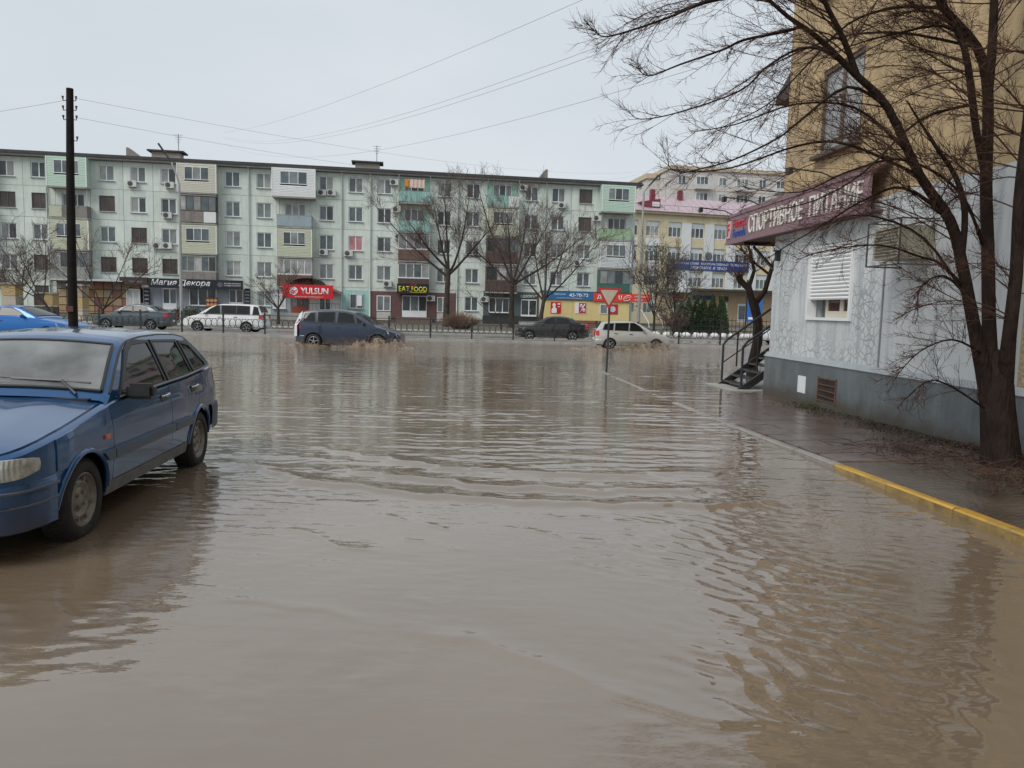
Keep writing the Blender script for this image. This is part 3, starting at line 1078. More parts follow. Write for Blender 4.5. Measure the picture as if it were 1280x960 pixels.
m.add([(-31.0, -1.5, 3.35), (-29.3, -1.5, 2.7), (-29.3, 0, 2.95), (-31.0, 0, 3.6), (-31.0, -1.5, 3.28), (-29.3, -1.5, 2.63), (-29.3, 0, 2.88), (-31.0, 0, 3.53)],
      [(0, 1, 2, 3), (7, 6, 5, 4), (0, 4, 5, 1), (1, 5, 6, 2), (2, 6, 7, 3), (3, 7, 4, 0)])
m.build('lean_to_roof', mat('leanto_brown', (.17, .11, .09), .7, .2, 3, streak=.3), apt)
m = MB()
m.box(-34.2, -29.4, -2.0, -.07, .05, .82)
m.build('shop_porch', concrete, apt)
rl = thing('porch_railing', 'thin dark railing on the porch of the red shop', 'railing', apw(-31.0, 1.95, .82), ANG)
for k in range(9):
    m = MB(); m.bar((-1.3 + k * .36, 0, 0), (-1.3 + k * .36, 0, .95), .025); m.build('baluster', darkm, rl)
m = MB(); m.bar((-1.35, 0, .95), (1.65, 0, .95), .04); m.build('handrail', darkm, rl)
# aqua strip with barred window
cladding(-29.3, -26.65, .55, 3.15, 'aqua', .05)
wb = window(apt, -27.92, 2.08, 1.3, 1.42, -.05, 'white', 2, GL[1], True, 'barred_window')
m = MB()
for k in range(7):
    m.bar((-.72 + k * .24, -.16, -.75), (-.72 + k * .24, -.16, .75), .022)
m.bar((-.8, -.16, -.7), (.8, -.16, -.7), .022); m.bar((-.8, -.16, .6), (.8, -.16, .6), .022)
m.build('window_bars', darkm, wb)
m = MB(); m.box(.05, .52, -.20, -.19, -.45, .6); m.build('notice', sign_white, wb)
# cafe
cladding(-26.55, -18.0, .15, 3.12, 'maroon', .06, 6)
window(apt, -25.3, 1.95, 1.35, 1.5, -.09, 'white', 2, GL[3], False, 'shop_window')
window(apt, -19.5, 1.95, 1.15, 1.5, -.09, 'white', 2, GL[3], False, 'shop_window')
for u, w in ((-25.3, 1.35), (-19.5, 1.15)):
    m = MB(); m.box(u - w / 2, u + w / 2, -.09, -.062, .3, 1.12); m.build('white_board', mat('board_grey', (.5, .48, .45), .6), apt)
door(-22.3, .66, 2.4, 2.12, .08, white_m, 3)
s = sign('cafe_sign', 'black cafe sign with yellow capitals above white glazed doors', -22.5, 3.40, 3.05, .98, 1.2, .9, navy_black)
letters(s, 'EAT', sign_yellow, -.83, .0, 1.05, .5, 0, .01)
letters(s, 'FOOD', sign_yellow, .62, .0, 1.5, .48, 0, .01)
m = MB(); m.tube([(-.3, -.03, .2), (-.15, -.03, .42), (.15, -.03, .30), (.32, -.03, .44)], .03, 5); m.build('red_squiggle', sign_red, s)
m = MB(); m.tube([(-.35, -.03, -.26), (0, -.03, -.33), (1.3, -.03, -.30)], .02, 5); m.build('underline', sign_yellow, s)
st = thing('cafe_steps', 'brown steps leading up to the cafe doors', 'steps', apw(-22.35, 0.1, 0.1), ANG)
for k in range(5):
    m = MB(); m.box(-1.75, 1.75, -1.95 + k * .34, -.0, .11 * k + .004, .11 * (k + 1)); m.build('step', mat('brown_tile', (.14, .10, .085), .5, .2, 5), st)
# lawyer's office
cladding(-15.45, -9.75, 1.0, 3.4, 'teal', .05, 4)
m = MB(); m.box(-15.5, -9.7, -.12, -.062, .1, .98); m.build('lower_cladding', mat('clad_black', (.035, .037, .042), .7), apt)
window(apt, -13.85, 2.05, 2.1, 1.5, -.08, 'white', 3, GL[0], True, 'shop_window')
door(-10.8, .5, 1.6, 2.2)
s = thing('lawyer_sign', 'white standalone capitals over the white door of the dark teal front', 'sign', apw(-10.85, .12, 2.98), ANG)
letters(s, 'АДВОКАТ', sign_white, 0, 0, 1.75, .30, 0, .015, depth=.05)
m = MB(); m.bar((-.9, .02, -.02), (.9, .02, -.02), .03); m.build('mounting_rail', darkm, s)
m = MB()
for k in range(4):
    m.box(-11.8, -9.8, -.15 - 1.2 + .3 * k, -.13, .1 * k + .1, .1 * k + .2)
m.build('porch_step', concrete, apt)
# yellow corner shop, built out from the block
ys_ = thing('corner_shop', 'low yellow shop built out at the end of the mint block', 'shop', apw(-9.55, 0, 0), ANG)
for i in range(3):
    m = MB(); m.box(.01 + 2.95 * i, 2.94 + 2.95 * i, -1.55, -1.5, .72, 2.65)
    m.build('wall_board', clad['yellow'], ys_)
m = MB(); m.box(0, 8.85, -1.5, -.02, .12, 3.5); m.build('wall', clad['yellow'], ys_)
m = MB(); m.box(-.02, 8.87, -1.57, -.03, .02, .7)
m.build('plinth', mat('red_brick_plinth', (.24, .10, .075), .85, .25, 5, .01, 25), ys_)
m = MB(); m.box(-.15, 9.05, -1.62, .0, 3.51, 3.62); m.build('roof', roofm, ys_)
for (x0, x1, z0, z1), kind in (((.7, 1.75, 1.36, 2.5), 'a'), ((3.2, 4.35, 1.42, 2.5), 'p'), ((5.75, 7.65, 1.42, 2.42), 'w')):
    f = MB(); f.box(x0, x1, -1.60, -1.552, z0, z1)
    if kind == 'a':
        o = f.build('poster', sign_red, ys_)
        m = MB(); m.prism([(x0 + .1, z0 + .05), (x0 + .6, z0 + .05), (x0 + .62, z0 + .45), (x0 + .45, z0 + .65), (x0 + .5, z0 + .95), (x0 + .3, z0 + 1.05), (x0 + .15, z0 + .9), (x0 + .25, z0 + .6), (x0 + .08, z0 + .4)], -1.607, -1.601)
        m.build('poster_figure', sign_white, o)
        m = MB(); m.box(x0 + .68, x1 - .08, -1.607, -1.601, z1 - .25, z1 - .12); m.box(x0 + .72, x1 - .12, -1.607, -1.601, z1 - .5, z1 - .42); m.build('poster_text', sign_white, o)
    elif kind == 'p':
        o = f.build('poster', white_m, ys_)
        m = MB(); m.box(x0 + .38, x1 - .03, -1.606, -1.601, z0 + .03, z1 - .03); q = m.build('poster_red', mat('poster_crimson', (.45, .02, .04), .5), o)
        letters(o, '%', sign_white, (x0 + x1) / 2 + .2, (z0 + z1) / 2, .6, .8, 0, .02, y=-1.607, depth=.006)
    else:
        o = f.build('window', white_m, ys_)
        m = MB(); m.box(x0 + .1, x0 + .75, -1.606, -1.601, z0 + .08, z1 - .08); m.build('pane', GL[3], o)
        m = MB(); m.box(x0 + .85, x1, -1.608, -1.601, z0 + .0, z1 - .0); q = m.build('poster_red', mat('poster_crimson', (.45, .02, .04), .5), o)
        m = MB(); m.lathe_y([(0, 0), (.3, 0), (.3, .008), (0, .008)], 20, (x0 + 1.35, -1.617, (z0 + z1) / 2)); m.build('poster_disc', glass_white, o)
s = sign('blue_banner', 'blue banner with white telephone number on the yellow corner shop', -7.1, 3.16, 5.05, .76, 1.72, .12, sign_blue)
letters(s, '43-70-73', sign_white, 1.05, .06, 1.95, .34, 0, .02)
letters(s, 'СТОМАТОЛОГИЯ', sign_white, -.9, .12, 1.2, .14)
letters(s, 'ЛЕЧЕНИЕ И ПРОТЕЗИРОВАНИЕ', sign_white, .1, -.25, 2.6, .09)
m = MB(); m.tube([(-2.1, -.02, .08), (-1.95, -.02, -.12), (-1.6, -.02, .22)], .035, 6); m.build('tick', sign_white, s)
s = sign('red_banner', 'orange red banner with white lettering beside the blue banner', -1.55, 3.1, 6.0, .82, 1.75, .12, sign_orange)
letters(s, 'ДО', sign_white, -2.15, .0, .9, .44, 0, .02)
letters(s, 'U', sign_white, -.2, .0, .32, .44, 0, .02)
letters(s, 'ПЕРВЫЙ', sign_white, 1.95, .15, 1.3, .2, 0, .01)
letters(s, 'ЗАЙМ', sign_white, 1.75, -.17, .9, .2, 0, .01)
m = MB(); m.tube([(.55 + .38 * math.cos(a), -.02, .26 * math.sin(a) - .03 + .1 * math.cos(a)) for a in np.linspace(0, 5.6, 16)], .03, 5)
m.tube([(.35, -.02, -.1), (.6, -.02, .1), (.85, -.02, .0)], .03, 5); m.build('emblem', sign_white, s)
hr = thing('shop_handrail', 'pale handrails of the side steps by the yellow corner shop', 'railing', apw(.2, 1.4, .1), ANG)
for k, x in enumerate((0.1, 1.6)):
    m = MB(); m.tube([(x, .1, 1.9), (x + .35, -.1, 1.75), (x + 1.0, -.4, .6), (x + 1.1, -.45, .05)], .05, 6); m.build('rail', white_m, hr)

# air conditioners hung on the facade
ac_case = mat('ac_case', (.58, .59, .57), .5, .08, 4, rnd=.1)


def ac_unit(loc, rz, label, group, w=.82, h=.56):
    t = thing('air_conditioner', label, 'air conditioner', loc, rz, group)
    m = MB(); m.box(-w / 2, w / 2, -.36, -.06, -h / 2, h / 2); m.build('casing', ac_case, t)
    m = MB(); m.lathe_y([(h * .40, 0), (h * .40, -.02), (h * .36, -.03), (0, -.012)], 18, (-w * .14, -.362, 0)); m.build('fan_grille', mat('ac_grille', (.07, .07, .07), .6), t, smooth=50)
    m = MB(); m.bar((-w * .3, -.34, -h / 2 - .02), (-w * .3, 0, -h / 2 - .02), .03); m.bar((w * .3, -.34, -h / 2 - .02), (w * .3, 0, -h / 2 - .02), .03)
    m.build('bracket', darkm, t)
    return t


FLN = ['ground', 'second', 'third', 'fourth', 'top']
for u, z in ((-48.18, 12.3), (-44.93, 12.34), (-45.16, 9.58), (-46.08, 6.76), (-45.22, 6.79), (-31.2, 12.31), (-30.3, 12.36), (-31.05, 6.7),
             (-28.7, 6.67), (-24.39, 13.62), (-24.16, 11.06), (-23.89, 8.45), (-24.95, 3.86), (-20.7, 2.55), (-11.69, 13.73),
             (-7.7, 12.18), (-4.04, 11.07), (-5.88, 6.5), (-15.37, 2.61)):
    r = min(4, max(0, int((z + .9) / 2.775)))
    r = min(range(5), key=lambda q: abs(ROWZ[q] - .5 - z))
    near = min(((abs(u - c), k, c) for k, c in COLS if k == 'B'), key=lambda q: q[0])
    bn = {-53.4: 'mint boxed', -42.35: 'cream boxed', -33.68: 'white boxed', -22.43: 'washing hung', -13.75: 'turquoise railed', -2.13: 'green end', -61.5: 'far'}[near[2]]
    side = 'left' if u < near[2] else 'right'
    ac_unit(apw(u, 0.012, z), ANG, 'white air conditioner, %s floor of mint block, %s of %s balconies' % (FLN[r], side, bn), 'air conditioners on the mint block')


acs = [o for o in C.objects if o.name.startswith('air_conditioner')]
for lab in {o['label'] for o in acs}:
    pair = [o for o in acs if o['label'] == lab]
    if len(pair) == 2:                                     # two units side by side
        bu = min((c for k_, c in COLS if k_ == 'B'), key=lambda c: (apw(c) - pair[0].location).xy.length)
        pair.sort(key=lambda o: (apw(bu) - o.location).xy.length)
        pair[0]['label'] = lab + ', nearer them'
        pair[1]['label'] = lab + ', farther out'

# ------------------------------------------------------------------ college building behind
CANG = math.radians(14.95)
CO = (15.47, 103.47, 0.0)
col = thing('college_building', 'cream four storey college with pink metal roof and white pilasters', 'building', CO, CANG)
cream = mat('cream_render', (.62, .54, .37), .8, .06, 1.5, .004, 30, streak=.15)
cwhite = mat('white_render', (.66, .68, .69), .8, .05, 1.5, streak=.15)


def cow(u, off=0.0, z=0.0):
    d = Vector((math.cos(CANG), math.sin(CANG), 0)); n = Vector((d.y, -d.x, 0))
    return Vector(CO) + d * u + n * off + Vector((0, 0, z))


m = MB(); m.box(-6, 34, .45, 13, 0, 15.0); m.build('wall_core', mat('college_core', (.3, .3, .29), .8), col)
ccols = [-3.1, 0.05, 3.07, 6.44, 9.87, 13.35, 16.83, 20.3, 23.8, 27.3, 30.8]
crows = [12.95, 9.6, 6.3, 2.6]
ced = [-5.9] + [(a + b2) / 2 for a, b2 in zip(ccols[:-1], ccols[1:])] + [33.9]
for i, u in enumerate(ccols):
    for r, z in enumerate(crows):
        z0 = [11.35, 8.05, 4.7, 0.0][r]
        z1 = [14.9, 11.35, 8.05, 4.7][r]
        w = ced[i + 1] - ced[i]
        m = ring_panel(w, z1 - z0, 1.95, 2.05, z - 1.0 - z0, .4)
        m.build('wall_bay', cream, col, loc=((ced[i] + ced[i + 1]) / 2, 0, z0))
        rr = random.Random(i * 7 + r)
        cx = (ced[i] + ced[i + 1]) / 2
        window(col, cx, z - .3 + .02, 1.93, 1.38, .2, 'white', 3, None, False, rng=rr)
        m = MB(); m.box(-.965, .965, -.06, .04, 0, .64); m.build('roller_shutter', mat('roller_white', (.56, .60, .62), .5, .05, 3), col, loc=(cx, .2, z + .405))
for u0, u1 in ((7.48, 8.84), (10.9, 12.32), (14.41, 15.71), (17.9, 19.2), (21.4, 22.7)):
    m = MB(); m.box(u0, u1, -.14, -.004, 4.75, 13.9); m.build('pilaster', cwhite, col)
for u in (0.05, 3.07):
    for z in (8.2, 11.45):
        m = MB(); m.box(-1.0, 1.0, -.03, -.004, 0, 1.0); m.build('white_spandrel', cwhite, col, loc=((ced[ccols.index(u)] + ced[ccols.index(u) + 1]) / 2, 0, z - 1.0 + .1 if False else z - .75))
m = MB(); m.box(-6.3, 34.3, -.5, .4, 14.92, 15.2); m.build('cornice', cream, col)
pink = mat('pink_metal_roof', (.455, .355, .385), .45, .06, 1, rnd=.02)
m = MB()
m.add([(-6.6, -.8, 15.22), (34.6, -.8, 15.22), (34.6, 4.5, 17.9), (-6.6, 4.5, 17.9), (-6.6, 13.5, 15.22), (34.6, 13.5, 15.22)],
      [(0, 1, 2, 3), (3, 2, 5, 4), (0, 3, 4), (1, 5, 2), (0, 4, 5, 1)])
roof_c = m.build('roof', pink, col)
for k in range(34):
    u = -6 + k * 1.2
    m = MB(); m.bar((u, -.8, 15.25), (u, 4.5, 17.93), .05); m.build('roof_seam', pink, roof_c)
m = MB(); m.bar((-6.4, -.4, 16.1), (34.4, -.4, 16.1), .04)
for k in range(20):
    m.bar((-6 + k * 2.1, -.4, 15.45), (-6 + k * 2.1, -.4, 16.1), .03)
m.build('snow_rail', mat('rail_maroon', (.2, .09, .11), .5), roof_c)
mar = mat('maroon_dormer', (.20, .028, .05), .45, .1, 2)
for u in (3.3,):
    m = MB(); m.prism([(u - 1.0, 16.2), (u + .9, 15.75), (u + .9, 17.6), (u + .5, 17.6), (u + .1, 17.2)][0:0] or [(u - .9, 15.6), (u + .9, 15.6), (u + .9, 17.0), (u - 1.9, 16.5)], .2, 2.5)
    o = m.build('dormer', mar, col)
    m = MB(); m.box(u - .3, u + .75, .14, .197, 15.95, 16.55); m.build('dormer_window', white_m, o)
m = MB(); m.box(3.9, 4.5, 2.6, 3.2, 17.0, 18.6); m.build('chimney', mar, col)
m = MB(); m.box(8.6, 9.2, 3.6, 4.2, 17.5, 18.9); m.build('chimney', mar, col)
s = thing('college_sign', 'long blue college sign with two lines of white capitals', 'sign', cow(11.9, .25, 8.3), CANG)
m = MB(); m.box(-6.0, 6.0, 0, .15, -.68, .68); m.build('panel', mat('college_blue', (.018, .045, .22), .45, .05, 2), s)
letters(s, 'АСТРАХАНСКИЙ  КООПЕРАТИВНЫЙ  ТЕХНИКУМ', sign_white, 0, .27, 11.2, .42, 0, .0)
letters(s, 'ЭКОНОМИКИ  И  ПРАВА', sign_white, -.2, -.32, 5.6, .42, 0, .0)
m = MB(); m.box(8.0, 24, -3.2, -.02, 4.75, 5.05); m.build('entrance_canopy', mat('canopy_dark', (.05, .05, .05), .6), col)
m = MB(); m.box(5.6, 8.0, -2.5, -.02, 4.5, 4.9); m.build('entrance_canopy', cwhite, col)
tan = mat('tan_cladding', (.50, .37, .24), .7, .1, 2)
m = MB(); m.box(4.0, 24, -.12, -.01, 0, 4.45)
m.build('lower_cladding', tan, col)
for u, w, z, h, mm in ((7.1, 1.5, 3.9, .55, sign_orange), (11.2, 3.4, 3.9, .6, mat('plate_blue', (.03, .05, .16), .5)), (14.3, 1.4, 3.8, .7, mat('plate_dark', (.04, .04, .05), .5))):
    m = MB(); m.box(u - w / 2, u + w / 2, -.25, -.13, z - h / 2, z + h / 2); m.build('name_plate', mm, col)
for u in (7.3, 10.6, 14.2, 17.2):
    m = MB(); m.box(u - .7, u + .7, -.2, -.125, .6, 3.2); o = m.build('entrance_door', white_m, col)
    m = MB(); m.box(u - .5, u + .5, -.215, -.203, 1.0, 2.9); m.build('pane', GL[1], o)
m = MB(); m.lathe_y([(.0, 0), (.55, 0), (.55, -.06), (.4, -.1), (0, -.1)], 18, (11.6, -.15, 9.6)); m.build('clock', mat('crest_grey', (.12, .14, .15), .5), col)

# nine-storey block far behind
TAN = math.radians(10)
tb = thing('tower_block', 'grey white nine storey block rising behind the pink roof', 'building', (29.0, 146.0, 0), TAN)
tgrey = mat('tower_brick', (.58, .555, .525), .85, .08, 1, .006, 12, streak=.25)
tcream = mat('tower_cream', (.55, .46, .34), .85, .08, 1)
m = MB(); m.box(0, 34, .3, 14, 0, 28.6); m.box(-2.6, 0, 6, 20, 0, 27.6); m.build('wall', tgrey, tb)
m = MB(); m.box(-.3, 34.3, -.05, 14.3, 28.62, 29.3); m.box(-2.9, -.31, 5.7, 20.3, 27.62, 28.6); m.build('parapet', tcream, tb)
m = MB(); m.box(-7.5, -2.62, 14, 34, 0, 25.6); m.build('wing', tgrey, tb)
m = MB(); m.box(-7.9, -2.62, 13.6, 34.4, 25.62, 26.0); m.build('wing_roof', roofm, tb)
for r in range(9):
    z = 2.2 + r * 3.05
    for k in range(8):
        u = 2.2 + k * 4.1
        if z > 14:
            window(tb, u, z + .2, 2.4 if k % 2 else 1.5, 1.5, .26, 'white', 3 if k % 2 else 2, None, False, rng=random.Random(r * 9 + k))
            if k % 2:
                m = MB(); m.box(u - 1.6, u + 1.6, -.8, .29, z - 1.5, z - .62); m.build('balcony', mat('tower_balcony', (.55, .54, .52), .7, .1, 1), tb)
    if z > 14:
        for k in range(4):
            m = MB(); m.box(-7.56, -7.49, 16 + k * 4.5, 17.5 + k * 4.5, z - .4, z + 1.1); m.build('side_window', GL[1], tb)
        m = MB(); m.box(-2.66, -2.59, 9, 10.4, z - .4, z + 1.1); m.build('side_window', GL[1], tb)
        m = MB(); m.box(0.0, 34, .25, .298, z + 1.42, z + 1.56); m.build('string_course', tcream if r % 2 else tgrey, tb)

# ------------------------------------------------------------------ shop building on the right
SANG = math.radians(-86.0)
SO = (5.51, 16.24, 0.0)
shop = thing('corner_building', 'ochre rendered building with grey clad shop wall on a dark plinth', 'building', SO, SANG)


def shw(x, out=0.0, z=0.0):
    d = Vector((math.cos(SANG), math.sin(SANG), 0)); n = Vector((d.y, -d.x, 0))
    return Vector(SO) + d * x + n * out + Vector((0, 0, z))


ochre = mat('ochre_render', (.52, .385, .215), .9, .16, 1.3, .014, 45, streak=.6, stcol=(.30, .225, .14), grime=(.40, .305, .195), stsc=4, stw=(.45, .68))
pebble = mat('pebble_dash', (.42, .33, .2), .95, .35, 22, .02, 30)


def opening_wall(mb, x0, x1, z0, z1, holes, y0, y1):
    """wall slab with rectangular holes (x0,x1,z0,z1)"""
    xs = sorted({x0, x1} | {v for h in holes for v in h[:2]})
    zs = sorted({z0, z1} | {v for h in holes for v in h[2:]})
    for a, b2 in zip(xs[:-1], xs[1:]):
        run = None
        for c, d in list(zip(zs[:-1], zs[1:])) + [(None, None)]:
            inside = c is None or any(h[0] <= a and b2 <= h[1] and h[2] <= c and d <= h[3] for h in holes)
            if not inside and run is None:
                run = [c, d]
            elif not inside:
                run[1] = d
            elif run is not None:
                mb.box(a, b2, y0, y1, run[0], run[1]); run = None
    return mb


holes = []
for fl in range(3):
    z0 = 4.72 + fl * 2.9
    for k, x in enumerate((1.50, 8.6, 11.8, 15.0, 18.2)):
        holes.append((x, x + 1.5, z0, z0 + 1.55))
m = MB(); opening_wall(m, 0.0, 25, 3.55, 14.0, holes, 0.08, .45); m.build('upper_wall', ochre, shop)
m = MB(); m.box(7.15, 25, .07, .45, .75, 3.55); m.build('lower_wall', pebble, shop)
m = MB(); m.box(7.15, 25, .0, .45, -.2, .75); m.build('lower_plinth', plinth_m, shop)
m = MB(); m.box(0.01, 25, .46, 11.0, -.2, 13.9); m.build('wall_core', ochre, shop)
m = MB(); m.box(-.6, 25.5, -.6, 11.5, 14.01, 14.3); m.build('roof', roofm, shop)
for hx0, hx1, hz0, hz1 in holes:
    o = window(shop, (hx0 + hx1) / 2, (hz0 + hz1) / 2, hx1 - hx0 - .01, hz1 - hz0 - .01, .15, 'brown', 2, (GL[2] if hx0 < 2 and hz0 < 5 else None), False, rng=random.Random(int(hx0 * 10 + hz0)))
    m = MB(); m.box(hx0 - .1, hx1 + .1, -.06, .2, hz0 - .07, hz0 - .005); m.build('window_ledge', mat('ledge_dark', (.1, .08, .06), .7), shop)


def cladding_material():
    """grey painted wall: crazy-paving lines scraped in the render on one stretch, stains and patches on the other"""
    m = mat('grey_shop_wall', (.56, .585, .59), .65, .07, 1.4, .002, 50, streak=.75, stcol=(.32, .35, .365), grime=(.60, .62, .63), rnd=0, stsc=5, stw=(.48, .66))
    n, l = m.node_tree.nodes, m.node_tree.links
    p = n['Principled BSDF']
    src = p.inputs['Base Color'].links[0].from_socket
    tc = n.new('ShaderNodeTexCoord')
    vo = n.new('ShaderNodeTexVoronoi'); vo.feature = 'DISTANCE_TO_EDGE'
    vo.inputs['Scale'].default_value = 7.6
    wn_ = n.new('ShaderNodeTexNoise'); wn_.inputs['Scale'].default_value = 5.0; wn_.inputs['Detail'].default_value = 4
    l.new(tc.outputs['Object'], wn_.inputs['Vector'])
    va = n.new('ShaderNodeVectorMath'); va.operation = 'MULTIPLY_ADD'; va.inputs[1].default_value = (.06, .06, .06)
    l.new(wn_.outputs['Color'], va.inputs[0]); l.new(tc.outputs['Object'], va.inputs[2]); l.new(va.outputs[0], vo.inputs['Vector'])
    ln = n.new('ShaderNodeMapRange')
    ln.inputs['From Min'].default_value = 0.04; ln.inputs['From Max'].default_value = 0.085
    ln.inputs['To Min'].default_value = 1; ln.inputs['To Max'].default_value = 0
    l.new(vo.outputs['Distance'], ln.inputs['Value'])
    nz = n.new('ShaderNodeTexNoise'); nz.inputs['Scale'].default_value = 0.9
    l.new(tc.outputs['Object'], nz.inputs['Vector'])
    sp = n.new('ShaderNodeSeparateXYZ'); l.new(tc.outputs['Object'], sp.inputs[0])
    def rng_(out, a, b2, lo, hi):
        q = n.new('ShaderNodeMapRange'); q.inputs['From Min'].default_value = a; q.inputs['From Max'].default_value = b2
        q.inputs['To Min'].default_value = lo; q.inputs['To Max'].default_value = hi
        l.new(out, q.inputs['Value']); return q.outputs[0]
    fx = rng_(sp.outputs['X'], 4.15, 4.3, 1, 0)
    fz = rng_(sp.outputs['Z'], 1.15, 1.75, 1, 0)
    fn = rng_(nz.outputs['Fac'], .42, .52, 0, 1)
    def mul(a, b2):
        q = n.new('ShaderNodeMath'); q.operation = 'MULTIPLY'; l.new(a, q.inputs[0]); l.new(b2, q.inputs[1]); return q.outputs[0]
    ad = n.new('ShaderNodeMath'); ad.operation = 'MAXIMUM'
    l.new(mul(fz, fx), ad.inputs[0]); l.new(mul(mul(fn, fx), rng_(sp.outputs['Z'], 2.2, 3.2, 1, 0)), ad.inputs[1])
    fac = mul(mul(ln.outputs[0], ad.outputs[0]), rng_(nz.outputs['Fac'], .3, .7, .25, .8))
    mx = n.new('ShaderNodeMix'); mx.data_type = 'RGBA'
    l.new(fac, mx.inputs['Factor']); l.new(src, mx.inputs[6]); mx.inputs[7].default_value = (.24, .26, .27, 1)
    l.new(mx.outputs[2], p.inputs['Base Color'])
    bp = n.new('ShaderNodeBump'); bp.inputs['Distance'].default_value = .006; bp.invert = True
    l.new(fac, bp.inputs['Height']); l.new(bp.outputs[0], p.inputs['Normal'])
    return m


cm = cladding_material()
WX0, WX1, WZ0, WZ1 = 1.73, 3.31, 1.70, 3.02
m = MB(); opening_wall(m, 0.0, 4.28, .93, 3.6, [(WX0, WX1, WZ0, WZ1)], -.04, .455); m.build('shop_wall', cm, shop)
m = MB(); m.box(4.30, 7.14, -.045, .455, .93, 3.62); m.build('shop_wall', cm, shop)
m = MB(); m.bar((4.29, -.05, .95), (4.29, -.05, 3.5), .03); m.build('joint_strip', mat('joint_grey', (.22, .23, .24), .6), shop)
def splash_dirt(m_, top, colr):
    """mud splashed up the foot of a wall, ragged along its upper edge"""
    n, l = m_.node_tree.nodes, m_.node_tree.links
    p_ = n['Principled BSDF']
    src = p_.inputs['Base Color'].links[0].from_socket
    tc = n.new('ShaderNodeTexCoord'); sp = n.new('ShaderNodeSeparateXYZ'); l.new(tc.outputs['Object'], sp.inputs[0])
    nz = n.new('ShaderNodeTexNoise'); nz.inputs['Scale'].default_value = 2.6; nz.inputs['Detail'].default_value = 9; nz.inputs['Roughness'].default_value = .7
    l.new(tc.outputs['Object'], nz.inputs['Vector'])
    ma = n.new('ShaderNodeMath'); ma.operation = 'MULTIPLY_ADD'; ma.inputs[1].default_value = -.55
    l.new(nz.outputs['Fac'], ma.inputs[0]); l.new(sp.outputs['Z'], ma.inputs[2])
    q = n.new('ShaderNodeMapRange'); q.inputs['From Min'].default_value = top - .42; q.inputs['From Max'].default_value = top - .18
    q.inputs['To Min'].default_value = .9; q.inputs['To Max'].default_value = 0
    l.new(ma.outputs[0], q.inputs['Value'])
    mx = n.new('ShaderNodeMix'); mx.data_type = 'RGBA'
    l.new(q.outputs[0], mx.inputs['Factor']); l.new(src, mx.inputs[6]); mx.inputs[7].default_value = colr + (1,)
    l.new(mx.outputs[2], p_.inputs['Base Color'])
    return m_


plm = mat('shop_plinth', (.115, .135, .142), .5, .18, 2, .006, 35, streak=.6, stcol=(.21, .235, .245), grime=(.085, .085, .075), rnd=0, stsc=5.5, stw=(.48, .8))
splash_dirt(plm, .30, (.075, .062, .048))
pz = [(-.10, -.25), (-.10, .86), (-.04, .93), (.3, .93), (.3, -.25)]
m = MB()
vs = [(-.06, y_, z_) for y_, z_ in pz] + [(7.6, y_, z_) for y_, z_ in pz]
m.add(vs, [(0, 1, 2, 3, 4), (9, 8, 7, 6, 5)] + [(i, i + 5, (i + 1) % 5 + 5, (i + 1) % 5) for i in range(5)])
m.build('plinth', plm, shop)
m = MB(); m.box(-.055, 6.0, .301, 6.0, -.25, .95); m.build('foundation', plm, shop)
lg = MB(); lg.add([(-.07, -.125, .855), (7.62, -.125, .855), (7.62, -.042, .945), (-.07, -.042, .945), (-.07, -.10, .83), (7.62, -.10, .83), (7.62, .0, .92), (-.07, .0, .92)],
                  [(0, 1, 2, 3), (0, 4, 5, 1), (3, 2, 6, 7), (0, 3, 7, 4), (1, 5, 6, 2), (4, 7, 6, 5)])
lg.build('plinth_ledge', mat('ledge_grey', (.30, .325, .335), .5, .1, 4, rnd=0), shop)
# shuttered window
fr = MB()
for a in ((WX0 - .03, WX0 + .03, WZ0, WZ1), (WX1 - .03, WX1 + .03, WZ0, WZ1), (WX0 - .03, WX1 + .03, WZ0 - .05, WZ0 - .001)):
    fr.box(a[0], a[1], -.085, .1, a[2], a[3])
sw = fr.build('shutter_frame', white_m, shop)
nb_ = 15
for k in range(nb_):
    z0 = 2.02 + (WZ1 - 2.02) * k / nb_
    z1 = 2.02 + (WZ1 - 2.02) * (k + 1) / nb_ - .008
    m = MB(); zm = (z0 + z1) / 2
    m.add([(WX0 + .03, -.03, z0), (WX1 - .03, -.03, z0), (WX1 - .03, -.045, zm), (WX0 + .03, -.045, zm), (WX1 - .03, -.03, z1), (WX0 + .03, -.03, z1),
           (WX0 + .03, -.02, z0), (WX1 - .03, -.02, z0), (WX1 - .03, -.02, z1), (WX0 + .03, -.02, z1)],
          [(0, 1, 2, 3), (3, 2, 4, 5), (0, 6, 7, 1), (5, 4, 8, 9), (6, 9, 8, 7), (0, 3, 5, 9, 6), (1, 7, 8, 4, 2)])
    m.build('shutter_slat', white_m, sw)
ivory = mat('ivory_frame', (.62, .57, .45), .5, .06, 4)
iw = MB(); iw.box(WX0 + .35, WX1 - .03, .12, .2, WZ0, WZ0 + .12); iw.box(WX0 + .35, WX0 + .44, .12, .2, WZ0 + .12, 2.6)
iw.box(2.61, 2.74, .12, .2, WZ0 + .12, 2.6); iw.box(WX1 - .1, WX1 - .03, .12, .2, WZ0 + .12, 2.6)
iwo = iw.build('window', ivory, shop)
m = MB(); m.box(2.17, 2.61, .14, .16, WZ0 + .12, 2.6); m.build('pane', glassm('glass_maroon', (.12, .06, .055)), iwo)
m = MB(); m.box(2.74, 3.21, .14, .16, WZ0 + .12, 2.6); m.build('pane', glassm('glass_maroon', (.12, .06, .055)), iwo)
m = MB(); m.box(WX0 + .03, WX1 - .03, .22, .24, WZ0, WZ1); m.build('window_back', mat('reveal_grey', (.16, .17, .17), .8), shop)
